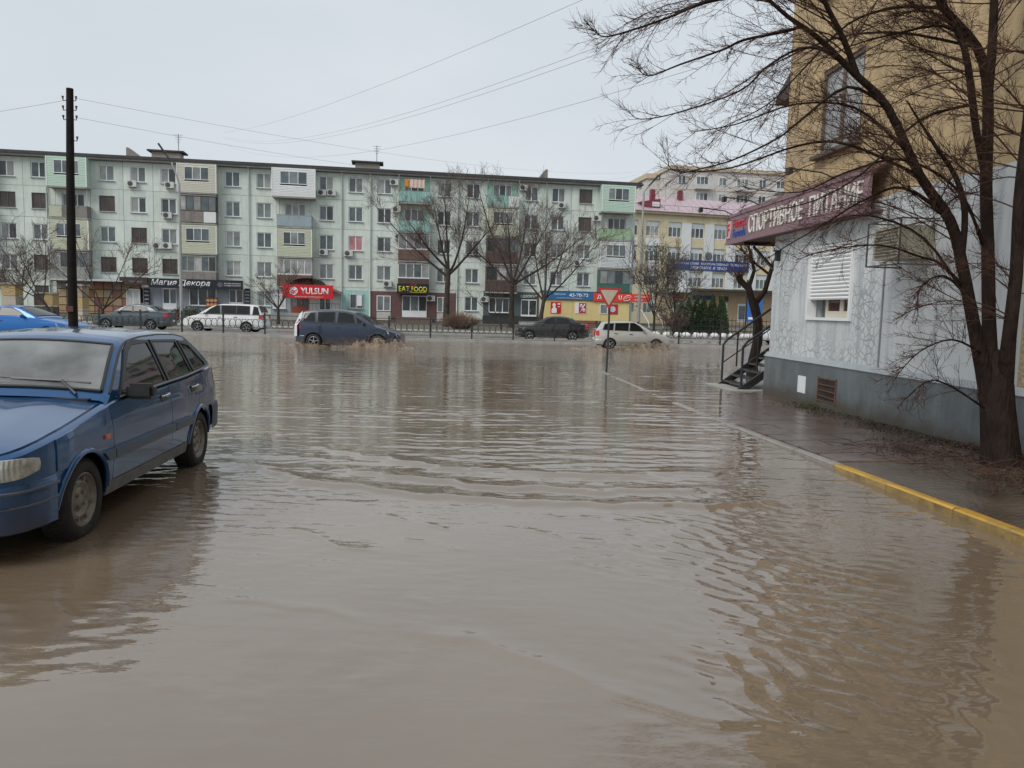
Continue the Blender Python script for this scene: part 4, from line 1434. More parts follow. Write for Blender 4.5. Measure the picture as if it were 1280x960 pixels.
for cx, cw, t in ((2.39, .30, 'АКЦИЯ'), (2.98, .36, 'СКИДКИ')):
    letters(iwo, t, mat('sticker_pale', (.45, .42, .40), .6), cx, 1.99, cw, .05, y=.138, depth=.002)
m = MB(); m.box(1.62, 1.94, -.112, -.101, .26, .58); m.build('white_hatch', white_m, shop)
# broken vent
vent = MB(); vent.box(2.45, 3.1, -.118, -.1015, .20, .22); vent.box(2.45, 3.1, -.118, -.1015, .60, .62); vent.box(2.43, 2.46, -.118, -.1015, .17, .64); vent.box(3.09, 3.12, -.118, -.1015, .17, .64)
vo_ = vent.build('vent_frame', mat('rust', (.12, .06, .035), .8, .3, 10), shop)
m = MB(); m.box(2.46, 3.09, -.106, -.1012, .22, .60); m.build('vent_opening', mat('vent_dark', (.03, .02, .016), .9, .5, 8), vo_)
for k in range(3):
    m = MB(); m.bar((2.47, -.113, .30 + .1 * k), (3.08, -.113, .28 + .11 * k), .018); m.build('vent_bar', mat('rust', (.12, .06, .035)), vo_)
# corner drainpipe and side awning
m = MB(); m.tube([(-.10, .18, 13.9), (-.10, .18, 4.4)], .06, 8); m.build('downpipe', mat('old_pipe', (.16, .16, .15), .6, .2, 5), shop, smooth=60)
for k in range(8):
    m = MB(); m.bar((-.02, .25, 4.5 + k * .24), (-.3, .25, 4.42 + k * .24), .03); m.build('ladder_rung', darkm, shop)
m = MB(); m.bar((-.3, .25, 4.2), (-.3, .25, 6.4), .03); m.build('ladder_rail', darkm, shop)
hood = MB()
hood.add([(-.02, .1, 6.75), (-.02, 1.5, 6.75), (-.62, 1.5, 6.45), (-.62, .1, 6.45), (-.80, .1, 6.25), (-.80, 1.5, 6.25),
          (-.02, .1, 6.22), (-.02, 1.5, 6.22)], [(0, 1, 2, 3), (3, 2, 5, 4), (0, 3, 4, 6), (1, 7, 5, 2), (4, 5, 7, 6)])
hood.build('side_hood', mat('hood_brown', (.06, .045, .04), .7, .2, 3), shop)
# fascia sign with canopy behind
SGL = 6.4
fs = thing('fascia_sign', 'long maroon fascia sign with white capitals on the grey shop wall', 'sign', shw(-2.3, .30, 3.70), SANG)
maroon = mat('fascia_maroon', (.25, .15, .172), .45, .1, 1.5, rnd=0, streak=.2)
m = MB(); m.box(0, SGL, 0, .05, -.285, .285); m.build('panel', maroon, fs)
tr = MB(); tr.box(-.01, SGL + .01, -.02, .055, .287, .34); tr.box(-.01, SGL + .01, -.02, .055, -.34, -.287); tr.build('trim', mat('trim_mauve', (.23, .14, .16), .45), fs)
cnp = MB()
cnp.add([(0, .06, -.33), (0, 2.8, -.33), (2.29, 2.8, -.33), (2.29, .06, -.33), (0, .06, -.27), (0, 2.8, -.27), (2.29, 2.8, -.27), (2.29, .06, -.27)],
        [(0, 1, 2, 3), (4, 7, 6, 5), (0, 4, 5, 1), (1, 5, 6, 2), (2, 6, 7, 3), (3, 7, 4, 0)])
cnp.box(2.3, SGL, .06, .34, -.33, -.29)
cnp.add([(0, .06, .30), (SGL, .06, .30), (SGL, .34, .52), (0, .34, .52), (0, .06, .25), (SGL, .06, .25), (SGL, .34, .47), (0, .34, .47)],
        [(0, 1, 2, 3), (7, 6, 5, 4), (0, 4, 5, 1), (1, 5, 6, 2), (2, 6, 7, 3), (3, 7, 4, 0)])
cnp.build('canopy', mat('canopy_brown', (.11, .06, .05), .6, .15, 2), fs)
bm_ = MB(); bm_.box(.02, 1.8, 1.3, 1.36, -.40, -.335); bm_.box(.9, .96, .1, 2.7, -.40, -.336); bm_.bar((1.76, .5, -1.0), (.5, .5, -.40), .05)
bm_.build('canopy_beam', darkm, fs)
letters(fs, 'СПОРТИВНОЕ  ПИТАНИЕ', mat('sign_cream', (.80, .79, .73), .5, .04, 4), 3.85, .0, 4.8, .38, .0, .0, depth=.02)
letters(fs, 'Fitness', mat('logo_red', (.62, .03, .05), .4), .86, .11, .78, .19, .1, .0, depth=.012)
letters(fs, 'Formula', mat('logo_blue', (.03, .10, .40), .4), .86, -.11, .78, .19, .1, .0, depth=.012)
m = MB(); m.prism([(.1, -.2), (.3, -.2), (.36, .0), (.34, .2), (.16, .2), (.1, .05)], -.022, -.002); lo = m.build('emblem', mat('logo_pale', (.55, .40, .42), .5), fs)
letters(lo, 'F', mat('logo_red', (.62, .03, .05)), .22, 0, .14, .28, 0, .02, y=-.023, depth=.01)
# floodlights on arms over the sign
for x, z, L in ((-2.35, 4.18, 1.0), (-.72, 4.2, .8), (2.58, 4.23, .9)):
    fl = thing('floodlight', 'black floodlight on an arm over the ' + {-2.35: 'far end of the maroon sign', -.72: 'logo of the maroon sign', 2.58: 'white capitals of the maroon sign'}[x], 'lamp', shw(x, .35, z), SANG, 'floodlights over the fascia sign')
    m = MB(); m.tube([(0, 0, 0), (.0, -.55, .05)], .014, 6)
    m.tube([(0, .0, 0), (L * .2, .34, -.2)], .014, 6); m.build('arm', darkm, fl)
    m = MB(); m.box(-.07, .07, -.62, -.55, -.05, .06); m.build('head', darkm, fl)
# old air conditioner in a cage
oac = thing('old_air_conditioner', 'bulky yellowed air conditioner in a cage on the grey shop wall', 'air conditioner', shw(5.15, .05, 2.5), SANG)
yel_plastic = mat('yellowed_plastic', (.36, .34, .26), .6, .15, 4)
m = MB(); m.box(-.34, .34, -.5, -.005, .06, .52); m.build('casing', yel_plastic, oac)
m = MB()
for k in range(9):
    m.box(-.28, .28, -.512, -.501, .1 + .045 * k, .12 + .045 * k)
m.build('louvre', mat('louvre_dark', (.12, .11, .08), .7), oac)
m = MB()
for a in ((-.42, -.55), (.42, -.55)):
    m.bar((a[0], a[1], -.03), (a[0], a[1], .6), .02); m.bar((a[0], a[1], -.03), (a[0], 0, -.03), .02); m.bar((a[0], a[1], .6), (a[0], 0, .6), .02)
m.bar((-.42, -.55, -.03), (.42, -.55, -.03), .02); m.bar((-.42, -.55, .6), (.42, -.55, .6), .02)
m.build('cage', mat('cage_grey', (.09, .09, .08), .6), oac)
# small wall lamp near the corner
wl_ = thing('wall_lamp', 'small dark lamp on the grey wall under the canopy', 'lamp', shw(.28, .045, 2.95), SANG)
m = MB(); m.box(-.045, .045, -.09, 0, -.11, .08); m.build('housing', darkm, wl_)
m = MB(); m.box(-.06, .06, -.13, 0, .085, .11); m.build('cap', darkm, wl_)

# metal steps at the far corner
stp = thing('metal_stairs', 'black metal stairs with handrails at the corner of the grey shop', 'stairs', (5.22, 17.25, 0.0), math.radians(4))
NS = 7
for k in range(NS):
    m = MB(); x = .02 + k * .20; z = .12 + .145 * k
    m.box(x, x + .24, .05, 1.25, z - .04, z); m.build('tread', mat('wet_tread', (.05, .05, .05), .25, .2, 5), stp)
for yy in (0, 1.3):
    m = MB(); m.bar((-.05, yy, -.05), (1.5, yy, 1.08), .05, .16); m.build('stringer', darkm, stp)
    m = MB(); m.tube([(0.0, yy, .1), (0.0, yy, .98), (.09, yy, 1.10), (1.45, yy, 2.1)], .028, 6); m.build('handrail', darkm, stp, smooth=50)
    for k in range(3):
        m = MB(); x = .35 + .42 * k; m.bar((x, yy, .3 + .72 * x - .1), (x, yy, 1.05 + .73 * x), .03); m.build('baluster', darkm, stp)
    m = MB(); m.bar((.02, yy, .55), (1.45, yy, 1.6), .025); m.build('mid_rail', darkm, stp)
m = MB(); m.box(-.35, 1.7, -.3, 1.5, -.2, .02); m.build('base_slab', concrete, stp)
m = MB(); m.box(1.42, 2.6, .02, 1.3, .98, 1.04); m.build('landing', mat('wet_tread', (.05, .05, .05)), stp)


# ------------------------------------------------------------------ fence on the median
fence = thing('median_fence', 'low black railing with a row of rings along the road median', 'fence', (0, 39.7, .09))
ringm = MB()
bayw = 2.16
for k in range(7):
    cx = .18 + .30 * k
    pts = [(cx + .155 * math.cos(a), .012 * (k % 2), .53 + .225 * math.sin(a)) for a in np.linspace(0, 2 * math.pi, 15)]
    ringm.tube(pts, .016, 4, cap=False)
ringme = ringm.mesh('ring_row', darkm)
railm = MB()
railm.bar((.03, 0, .97), (bayw - .03, 0, .97), .03); railm.bar((.03, 0, .75), (bayw - .03, 0, .75), .022); railm.bar((.03, 0, .31), (bayw - .03, 0, .31), .025)
railme = railm.mesh('rails', darkm)
postm = MB(); postm.box(-.035, .035, -.035, .035, 0, 1.14); postm.lathe_y([(0, 0)], 3); postme = MB().box(-.035, .035, -.035, .035, 0, 1.12).mesh('post', darkm)
x = -32.4
k = 0
while x < 34:
    obj('post', postme, fence, loc=(x, RNG.uniform(-.02, .02), 0), rotz=RNG.uniform(-.1, .1))
    if not (9 < k < 10):
        obj('rails', railme, fence, loc=(x, 0, 0))
        obj('ring_row', ringme, fence, loc=(x, 0, 0))
    x += bayw
    k += 1
# spiked fence and white stones before the college
f2 = thing('garden_fence', 'thin dark garden fence before the row of thujas', 'fence', (11.0, 56.0, .2))
for k in range(40):
    m = MB() if k == 0 else None
    if k == 0:
        m.bar((0, 0, 0), (0, 0, 1.25), .03); pick = m.mesh('picket', darkm)
    obj('picket', pick, f2, loc=(k * .28, 0, 0))
m = MB(); m.bar((0, 0, 1.05), (11.2, 0, 1.05), .04); m.bar((0, 0, .25), (11.2, 0, .25), .04); m.build('rail', darkm, f2)
stone_w = mat('whitewashed_stone', (.62, .6, .57), .8, .12, 5, .02, 12)


def rock(r, seed):
    bm = bmesh.new()
    bmesh.ops.create_icosphere(bm, subdivisions=2, radius=r)
    g2 = random.Random(seed)
    for v in bm.verts:
        v.co *= g2.uniform(.8, 1.15)
        v.co.z *= .75
    me = bpy.data.meshes.new('stone')
    bm.to_mesh(me); bm.free()
    me.materials.append(stone_w)
    me.shade_smooth()
    return me


rocks = [rock(.28, k) for k in range(3)]
for k in range(13):
    obj('border_stone', rocks[k % 3], None, (9.3 + k * .62 + RNG.uniform(-.15, .15), 49.6 + RNG.uniform(-.2, .2), .28), RNG.uniform(0, 6),
        'whitewashed boulder in the row edging the verge before the thujas', 'stone', 'white boulders edging the verge')

# ------------------------------------------------------------------ poles, lamps, wires, road sign
tarred = mat('tarred_wood', (.014, .012, .011), .8, .35, 3, .01, 20, spec=.15)
pole = thing('utility_pole', 'black tarred wooden utility pole standing behind the parked blue hatchback', 'pole', (-12.15, 21.0, 0))
m = MB(); m.tube([(0, 0, -.2), (.02, 0, 2.5), (.06, 0, 5), (.12, 0, 7.3)], [.13, .12, .105, .09], 10); m.build('shaft', tarred, pole, smooth=50)
for k, z in enumerate((7.0, 6.75, 6.5, 5.95)):
    for sx in ((-1, 1) if k != 3 else (1,)):
        m = MB(); m.tube([(.1, 0, z), (.1 + sx * .17, 0, z - .02), (.1 + sx * .18, 0, z + .1)], [.012, .012, .035], 6); m.build('insulator', mat('insulator', (.10, .07, .06), .3), pole)
m = MB(); m.lathe_y([(.14, 0)], 3)
m = MB(); m.box(-.09, .1, -.16, -.13, 1.35, 1.5); m.build('red_notice', mat('notice_red', (.08, .025, .024), .6), pole)
lamp_m = mat('galvanised_post', (.30, .31, .30), .5, .12, 3)


def street_lamp(loc, H, pts, label, head):
    t = thing('street_lamp', label, 'street lamp', loc, 0, 'street lamps beyond the road')
    m = MB(); m.tube([(0, 0, 0), (0, 0, H * .5), (0, 0, H)] + pts, [.12, .10, .08] + [.055] * len(pts), 8); m.build('post', lamp_m, t, smooth=60)
    a, b2 = Vector(pts[-1]), Vector(head)
    m = MB(); m.bar(a, a + (b2 - a) * .5, .14, .10); m.bar(a + (b2 - a) * .5, b2, .22, .12); m.build('lamp_head', darkm, t)
    return t


street_lamp((-22.65, 52.0, .13), 9.3, [(-.15, 0, 9.9), (-.5, 0, 10.8)], 'grey street lamp rising before the cream boxed balcony', (-1.25, -.2, 11.95))
street_lamp((9.5, 58.0, .13), 10.4, [(.05, 0, 10.6), (.35, 0, 10.95)], 'grey street lamp before the cream college wall', (1.05, -.1, 11.75))

wire_m = mat('wire_grey', (.2, .21, .22), .6)


def wire(a, b2, sag, label, r=.0048):
    a, b2 = Vector(a), Vector(b2)
    n = 24
    m = MB()
    m.tube([a.lerp(b2, i / n) - Vector((0, 0, sag * 4 * (i / n) * (1 - i / n))) for i in range(n + 1)], r, 4)
    m.build('overhead_wire', wire_m, None, label=label, cat='wire', group='overhead wires')


wire((-25.6, 68, 16.0), (3.6, 15.0, 7.55), 1.2, 'upper of the twin wires from the roof aerial to the ochre corner building')
wire((-25.6, 68, 15.9), (3.65, 15.0, 7.42), 1.25, 'lower of the twin wires from the roof aerial to the ochre corner building')
wire((-25.6, 68, 16.4), (3.4, 14.5, 8.4), .6, 'single wire above the twin wires')
wire((-25.6, 68, 15.4), (4.2, 15.5, 6.75), 1.5, 'lone wire below the twin wires')
wire((-11.9, 21, 7.05), (14, 76, 15.6), 1.0, 'thin wire from the tarred pole towards the end of the mint block', .0045)
wire((-11.9, 21, 6.55), (12, 76, 15.1), 1.2, 'lower thin wire from the tarred pole towards the mint block', .0045)
wire((-12.1, 21, 7.0), (-40, 30, 6.8), .5, 'wire running off from the tarred pole away from the road')

ys = thing('yield_sign', 'red bordered give way triangle on a thin dark post in the flood', 'road sign', (2.63, 21.2, 0), math.radians(-4))
m = MB(); m.tube([(0, .02, -.25), (.03, .02, 2.35)], .028, 8); m.build('post', mat('post_dark', (.035, .035, .035), .5), ys)


def tri(r, cz, rnd=.08):
    out = []
    for a0 in (90 + 180, 90 + 60, 90 - 60):
        c = Vector((r * math.cos(math.radians(a0)), r * math.sin(math.radians(a0))))
        for da in (-50, -20, 20, 50):
            out.append((c.x * (1 - rnd) + rnd * r * .8 * math.cos(math.radians(a0 + da)), cz + c.y * (1 - rnd) + rnd * r * .8 * math.sin(math.radians(a0 + da))))
    return out


order = tri(.38, 2.16)
order = sorted(order, key=lambda p: math.atan2(p[1] - 2.16, p[0]))
m = MB(); m.prism(order, -.02, -.005); m.build('plate', mat('sign_border_red', (.42, .03, .03), .45, .1, 4), ys)
inn = sorted(tri(.27, 2.16), key=lambda p: math.atan2(p[1] - 2.16, p[0]))
m = MB(); m.prism(inn, -.028, -.0205); m.build('face', mat('sign_beige', (.44, .39, .31), .5, .1, 4), ys)

ps = thing('blue_sign', 'blue notice sign on a dark post beyond the metal stairs', 'sign', (15.9, 50.5, .1))
m = MB(); m.bar((-.55, 0, 0), (-.55, 0, 3.9), .08); m.build('post', darkm, ps)
m = MB(); m.box(-.5, .5, -.05, .0, 1.2, 2.6); m.build('plate', mat('notice_blue', (.02, .13, .45), .5, .05, 3), ps)
m = MB(); m.lathe_y([(0, 0), (.26, 0), (.26, -.02), (0, -.02)], 16, (0, -.052, 1.95)); m.build('emblem', sign_white, ps)
m = MB(); m.box(-.4, .4, -.06, -.051, 1.3, 1.45); m.build('text_line', sign_white, ps)

# ------------------------------------------------------------------ bare trees
bark = mat('wet_bark', (.026, .0165, .013), .75, .45, 6, .03, 16, grime=(.036, .026, .021), spec=.18)
twig_m = mat('twig_bark', (.070, .037, .027), .75, .3, 4, spec=.15)
for nd in list(bark.node_tree.nodes):                    # furrows run up the stems
    if nd.type == 'TEX_NOISE' and abs(nd.inputs['Scale'].default_value - 16) < .1:
        lk = nd.inputs['Vector'].links[0]
        src_ = lk.from_socket
        mp_ = bark.node_tree.nodes.new('ShaderNodeMapping')
        mp_.inputs['Scale'].default_value = (2.2, 2.2, .35)
        bark.node_tree.links.new(src_, mp_.inputs['Vector'])
        bark.node_tree.links.new(mp_.outputs[0], nd.inputs['Vector'])
bark_far = mat('bark_grey', (.06, .047, .041), .85, .3, 4, spec=.15)
twig_far = mat('twig_grey', (.12, .088, .075), .85, .25, 3, spec=.15)


def arc_path(p, d, L, rng, up=.25, wig=.25, n=5):
    """a limb that wanders and lifts towards its tip"""
    pts = [Vector(p)]
    d = Vector(d).normalized()
    for i in range(n):
        d = (d + Vector((rng.gauss(0, wig), rng.gauss(0, wig), rng.gauss(0, wig) + up)) * (1.0 / n)).normalized()
        pts.append(pts[-1] + d * (L / n))
    return pts


def lerp_path(pts, t):
    f = t * (len(pts) - 1)
    i = min(int(f), len(pts) - 2)
    return pts[i].lerp(pts[i + 1], f - i), (pts[i + 1] - pts[i]).normalized()


def side_dir(d, rng, ang):
    q = d.orthogonal().normalized()
    q = Matrix.Rotation(rng.uniform(0, 2 * math.pi), 3, d) @ q
    return (d * math.cos(ang) + q * math.sin(ang)).normalized()


def bare_tree(loc, label, H, spread, seed, lean=(0, 0), forks=5, fork_h=.35, r0=.16, twigs=1.0, group='bare street trees before the mint block', forkdirs=None, bm_=None, tm_=None, tr=.010):
    rng = random.Random(seed)
    t = thing('bare_tree', label, 'tree', loc, 0, group)
    wood, crown = MB(), MB()
    fh = H * fork_h
    tp = [Vector((0, 0, -.2)), Vector((lean[0] * .3, lean[1] * .3, fh * .5)), Vector((lean[0], lean[1], fh))]
    wood.tube(tp, [r0 * 1.1, r0 * .85, r0 * .72], 8)
    limbs = []
    for k in range(forks):
        a = 2 * math.pi * k / forks + rng.uniform(-.4, .4)
        if forkdirs:
            d = Vector(forkdirs[k])
        else:
            d = Vector((math.cos(a) * spread / H * 1.25, math.sin(a) * spread / H * .8, 1.0))
        if k == 0 and not forkdirs:
            d = Vector((rng.uniform(-.1, .1), 0, 1))
        L = (H - fh) * rng.uniform(.85, 1.1) * (1.0 if not forkdirs else d.length)
        pts = arc_path(tp[-1] - Vector((0, 0, rng.uniform(0, fh * .2))), d, L, rng, .2, .28, 7)
        wood.tube(pts, list(np.linspace(r0 * .45, r0 * .05, 8)), 6)
        limbs.append((pts, L, r0 * .6))
    for pts, L, r in limbs:
        nb = int(17 * twigs)
        for j in range(nb):
            tt = rng.uniform(.18, .98)
            p, d = lerp_path(pts, tt)
            L2 = L * rng.uniform(.24, .52) * (1.1 - .5 * tt)
            p2 = arc_path(p, side_dir(d, rng, rng.uniform(.5, 1.0)), L2, rng, .35, .4, 5)
            crown.tube(p2, list(np.linspace(max(tr * 1.4, r * .20 * (1.1 - tt)), tr, 6)), 4, False)
            for q in range(int(11 * twigs)):
                t3 = rng.uniform(.15, 1.0)
                p3, d3 = lerp_path(p2, t3)
                L3 = L2 * rng.uniform(.25, .55)
                pp = arc_path(p3, side_dir(d3, rng, rng.uniform(.4, 1.0)), L3, rng, .4, .5, 3)
                crown.tube(pp, [tr, tr * .8, tr * .65, tr * .5], 3, False)
                for w in range(int(4 * twigs)):
                    p4, d4 = lerp_path(pp, rng.uniform(.2, .95))
                    pw = arc_path(p4, side_dir(d4, rng, rng.uniform(.4, .9)), L3 * rng.uniform(.3, .6), rng, .3, .4, 2)
                    crown.tube(pw, [tr * .7, tr * .55, tr * .4], 3, False)
    wood.build('trunk', bm_ or bark_far, t, smooth=60)
    crown.build('crown', tm_ or twig_far, t)
    return t


bare_tree((-5.5, 62, .2), 'bare tree with a wide crown standing before the cafe', 11.0, 7.0, 1, (.15, 0), 6, .42, .26, 1.05,
          forkdirs=[(-1.05, .2, .85), (-.35, .1, 1.0), (.05, -.2, 1.05), (.45, .2, .95), (.75, -.1, .65), (-.6, -.3, .55)])
bare_tree((-.2, 64, .2), 'bare tree rising before the dark brown balconies', 11.2, 7.0, 2, (0, 0), 6, .34, .25, 1.05,
          forkdirs=[(-.5, 0, .95), (-.12, .2, 1.05), (.25, -.1, 1.0), (.6, .2, .8), (.85, 0, .5), (-.75, .1, .55)])
bare_tree((2.1, 60, .2), 'bare tree with a low crooked fork before the lawyer door', 7.8, 6.0, 3, (.25, 0), 5, .30, .19, 1.0,
          forkdirs=[(-.7, 0, .8), (-.2, .2, 1.0), (.3, -.2, 1.0), (.9, .1, .75), (.15, .1, 1.1)])
bare_tree((-.9, 58.5, .2), 'thin double stemmed sapling before the dark teal shop front', 5.0, 2.2, 4, (-.3, 0), 3, .15, .08, .5, forkdirs=[(-.35, 0, .9), (.3, 0, 1), (-.8, 0, .6)])
bare_tree((-17.9, 58, .2), 'small bare tree before the blue grey wall beside the red shop', 4.2, 3.2, 5, (0, 0), 5, .28, .13, .7)
bare_tree((-30.2, 56, .2), 'bare forked tree before the patchwork tiled shop front', 6.4, 6.0, 6, (0, 0), 4, .12, .14, .8,
          forkdirs=[(-.85, 0, .8), (-.45, .1, 1.0), (.55, 0, .95), (.8, .1, .7)])
bare_tree((-34.0, 56, .2), 'leaning bare tree between the block pillars', 6.9, 5.0, 7, (-.6, 0), 4, .2, .12, .75,
          forkdirs=[(-.85, 0, .9), (-.5, 0, 1.0), (.1, .1, 1.0), (-1.1, 0, .5)])
bare_tree((-37.5, 58, .2), 'low bushy bare tree by the outermost block pillar', 5.2, 4.0, 8, (0, 0), 5, .2, .10, .8)


def leafy_tree(loc, label, H, seed):
    """a ragged tree that kept part of its dull leaves"""
    t = bare_tree(loc, label, H, 2.6, seed, (0, 0), 6, .22, .10, .75, group='ragged trees before the college')
    rng = random.Random(seed + 50)
    lf = MB()
    for k in range(60):
        z = H * rng.uniform(.25, 1.0)
        rad = 1.7 * (1.08 - abs(z / H - .42) * 1.1)
        a = rng.uniform(0, 6.28)
        c = Vector((rad * rng.random() ** .5 * math.cos(a), rad * rng.random() ** .5 * math.sin(a), z))
        for q in range(24):
            p = c + Vector((rng.gauss(0, .2), rng.gauss(0, .2), rng.gauss(0, .16)))
            d = Vector((rng.gauss(0, 1), rng.gauss(0, 1), rng.gauss(0, 1))).normalized()
            e = d.orthogonal().normalized()
            s = rng.uniform(.05, .10)
            lf.add([p - d * s, p + e * s * .5, p + d * s, p - e * s * .5], [(0, 1, 2, 3)])
    lf.build('leaves', mat('dull_leaf', (.075, .085, .06), .7, .4, 3), t)
    return t


leafy_tree((9.95, 54, .2), 'ragged dark tree with clinging leaves beside the lamp post and red banner', 6.1, 21)
leafy_tree((11.6, 55, .2), 'brownish ragged tree between the dark ragged tree and the thujas', 5.6, 22)
bt = bare_tree((11.3, 53.0, .2), 'low brown thicket at the foot of the ragged trees', 1.7, 1.6, 23, (0, 0), 7, .08, .05, .9, group='ragged trees before the college')

# pruned tree by the stairs
pt = thing('pruned_tree', 'dark pruned tree with a knobbly fork behind the metal stairs', 'tree', (6.5, 20.5, -.1))
w = MB()
w.tube([(0, 0, -.1), (-.02, 0, .5), (.08, 0, 1.1), (.05, 0, 1.7), (-.1, 0, 2.2)], [.19, .14, .125, .12, .125], 10)
limbs = [[(-.1, 0, 2.1), (-.22, 0, 2.5), (-.45, 0, 2.7), (-.52, .02, 2.85)], [(-.12, 0, 2.15), (-.2, .05, 2.6), (-.08, .1, 3.0), (-.22, .1, 3.5), (-.3, .1, 3.7)],
         [(-.05, 0, 2.1), (.2, 0, 2.45), (.32, -.05, 3.0), (.48, -.1, 3.5), (.62, -.1, 4.1)], [(.3, 0, 2.9), (.0, .3, 3.2), (-.4, .4, 3.6)]]
for L, r in zip(limbs, ((.10, .09, .085, .095), (.07, .06, .05, .04, .03), (.085, .07, .055, .042, .025), (.04, .03, .02))):
    w.tube(L, list(r), 8)
w.build('trunk', bark, pt, smooth=60)
cr = MB()
rng = random.Random(77)
for L in limbs:
    P = [Vector(p) for p in L]
    for j in range(26):
        p, d = lerp_path(P, rng.uniform(.45, 1.0))
        a_ = arc_path(p, side_dir(d, rng, rng.uniform(.4, 1.2)), rng.uniform(.3, .9), rng, .4, .35, 4)
        cr.tube(a_, [.010, .008, .006, .005, .003], 3, False)
        for q in range(4):
            p2, d2 = lerp_path(a_, rng.uniform(.3, .95))
            cr.tube(arc_path(p2, side_dir(d2, rng, .7), rng.uniform(.12, .35), rng, .3, .4, 2), [.005, .004, .003], 3, False)
cr.build('crown', twig_m, pt)

# the big many-stemmed tree on the right
big = thing('spreading_tree', 'big dark many stemmed bare tree before the grey shop wall', 'tree', (5.56, 8.5, .1))
OB = Vector((5.56, 8.5, .1))
STEMS = {
    'trunk': ([(5.60, 8.5, 0.0), (5.55, 8.5, .24), (5.47, 8.5, .74), (5.44, 8.5, 1.0), (5.42, 8.5, 1.22), (5.41, 8.5, 1.4)], (.37, .27, .235, .22, .14, .03)),
    's1': ([(5.42, 8.5, .62), (5.33, 8.5, .98), (5.08, 8.45, 1.72), (4.88, 8.4, 2.33), (4.68, 8.35, 2.79), (4.27, 8.25, 3.23), (3.81, 8.1, 3.88), (3.4, 8.0, 4.18), (2.95, 7.9, 4.5), (2.63, 7.8, 4.64), (2.31, 7.7, 4.83)],
           (.20, .165, .115, .105, .10, .082, .07, .058, .042, .034, .026)),
    's1b': ([(3.43, 8.0, 4.16), (3.23, 7.9, 4.47), (2.94, 7.7, 4.75), (2.77, 7.6, 5.0), (2.5, 7.5, 5.5), (2.3, 7.4, 6.1)], (.055, .05, .04, .034, .025, .015)),
    's2': ([(5.44, 8.52, .62), (5.40, 8.54, .98), (5.35, 8.6, 1.73), (5.3, 8.65, 2.53), (5.25, 8.7, 3.24), (5.19, 8.7, 4.19), (4.97, 8.6, 4.67), (4.52, 8.5, 5.03), (4.32, 8.4, 5.31), (3.9, 8.2, 6.0), (3.6, 8.1, 6.8)],
           (.20, .17, .125, .12, .115, .10, .085, .075, .065, .045, .025)),
    's2b': ([(5.19, 8.7, 4.19), (5.25, 8.8, 4.74), (5.21, 8.8, 5.5), (5.1, 8.8, 6.3), (4.9, 8.7, 7.2)], (.09, .08, .07, .05, .025)),
    's2c': ([(5.26, 8.7, 3.24), (4.98, 8.5, 3.75), (4.84, 8.4, 4.1), (4.66, 8.3, 4.56), (4.36, 8.2, 4.96), (4.0, 8.0, 5.5), (3.5, 7.8, 6.2)], (.07, .068, .065, .058, .048, .035, .02)),
    's3': ([(5.50, 8.48, .62), (5.50, 8.46, .98), (5.40, 8.3, 1.56), (5.35, 8.2, 2.24), (5.25, 8.1, 2.98), (5.2, 8.0, 3.77), (5.14, 7.9, 4.59), (5.2, 7.8, 5.6)], (.20, .165, .12, .11, .10, .085, .065, .03)),
    'stub': ([(4.86, 8.38, 2.40), (4.78, 8.25, 2.85), (4.60, 8.15, 3.2), (4.3, 8.05, 3.5), (3.9, 7.9, 3.9)], (.06, .055, .045, .03, .012)),
}
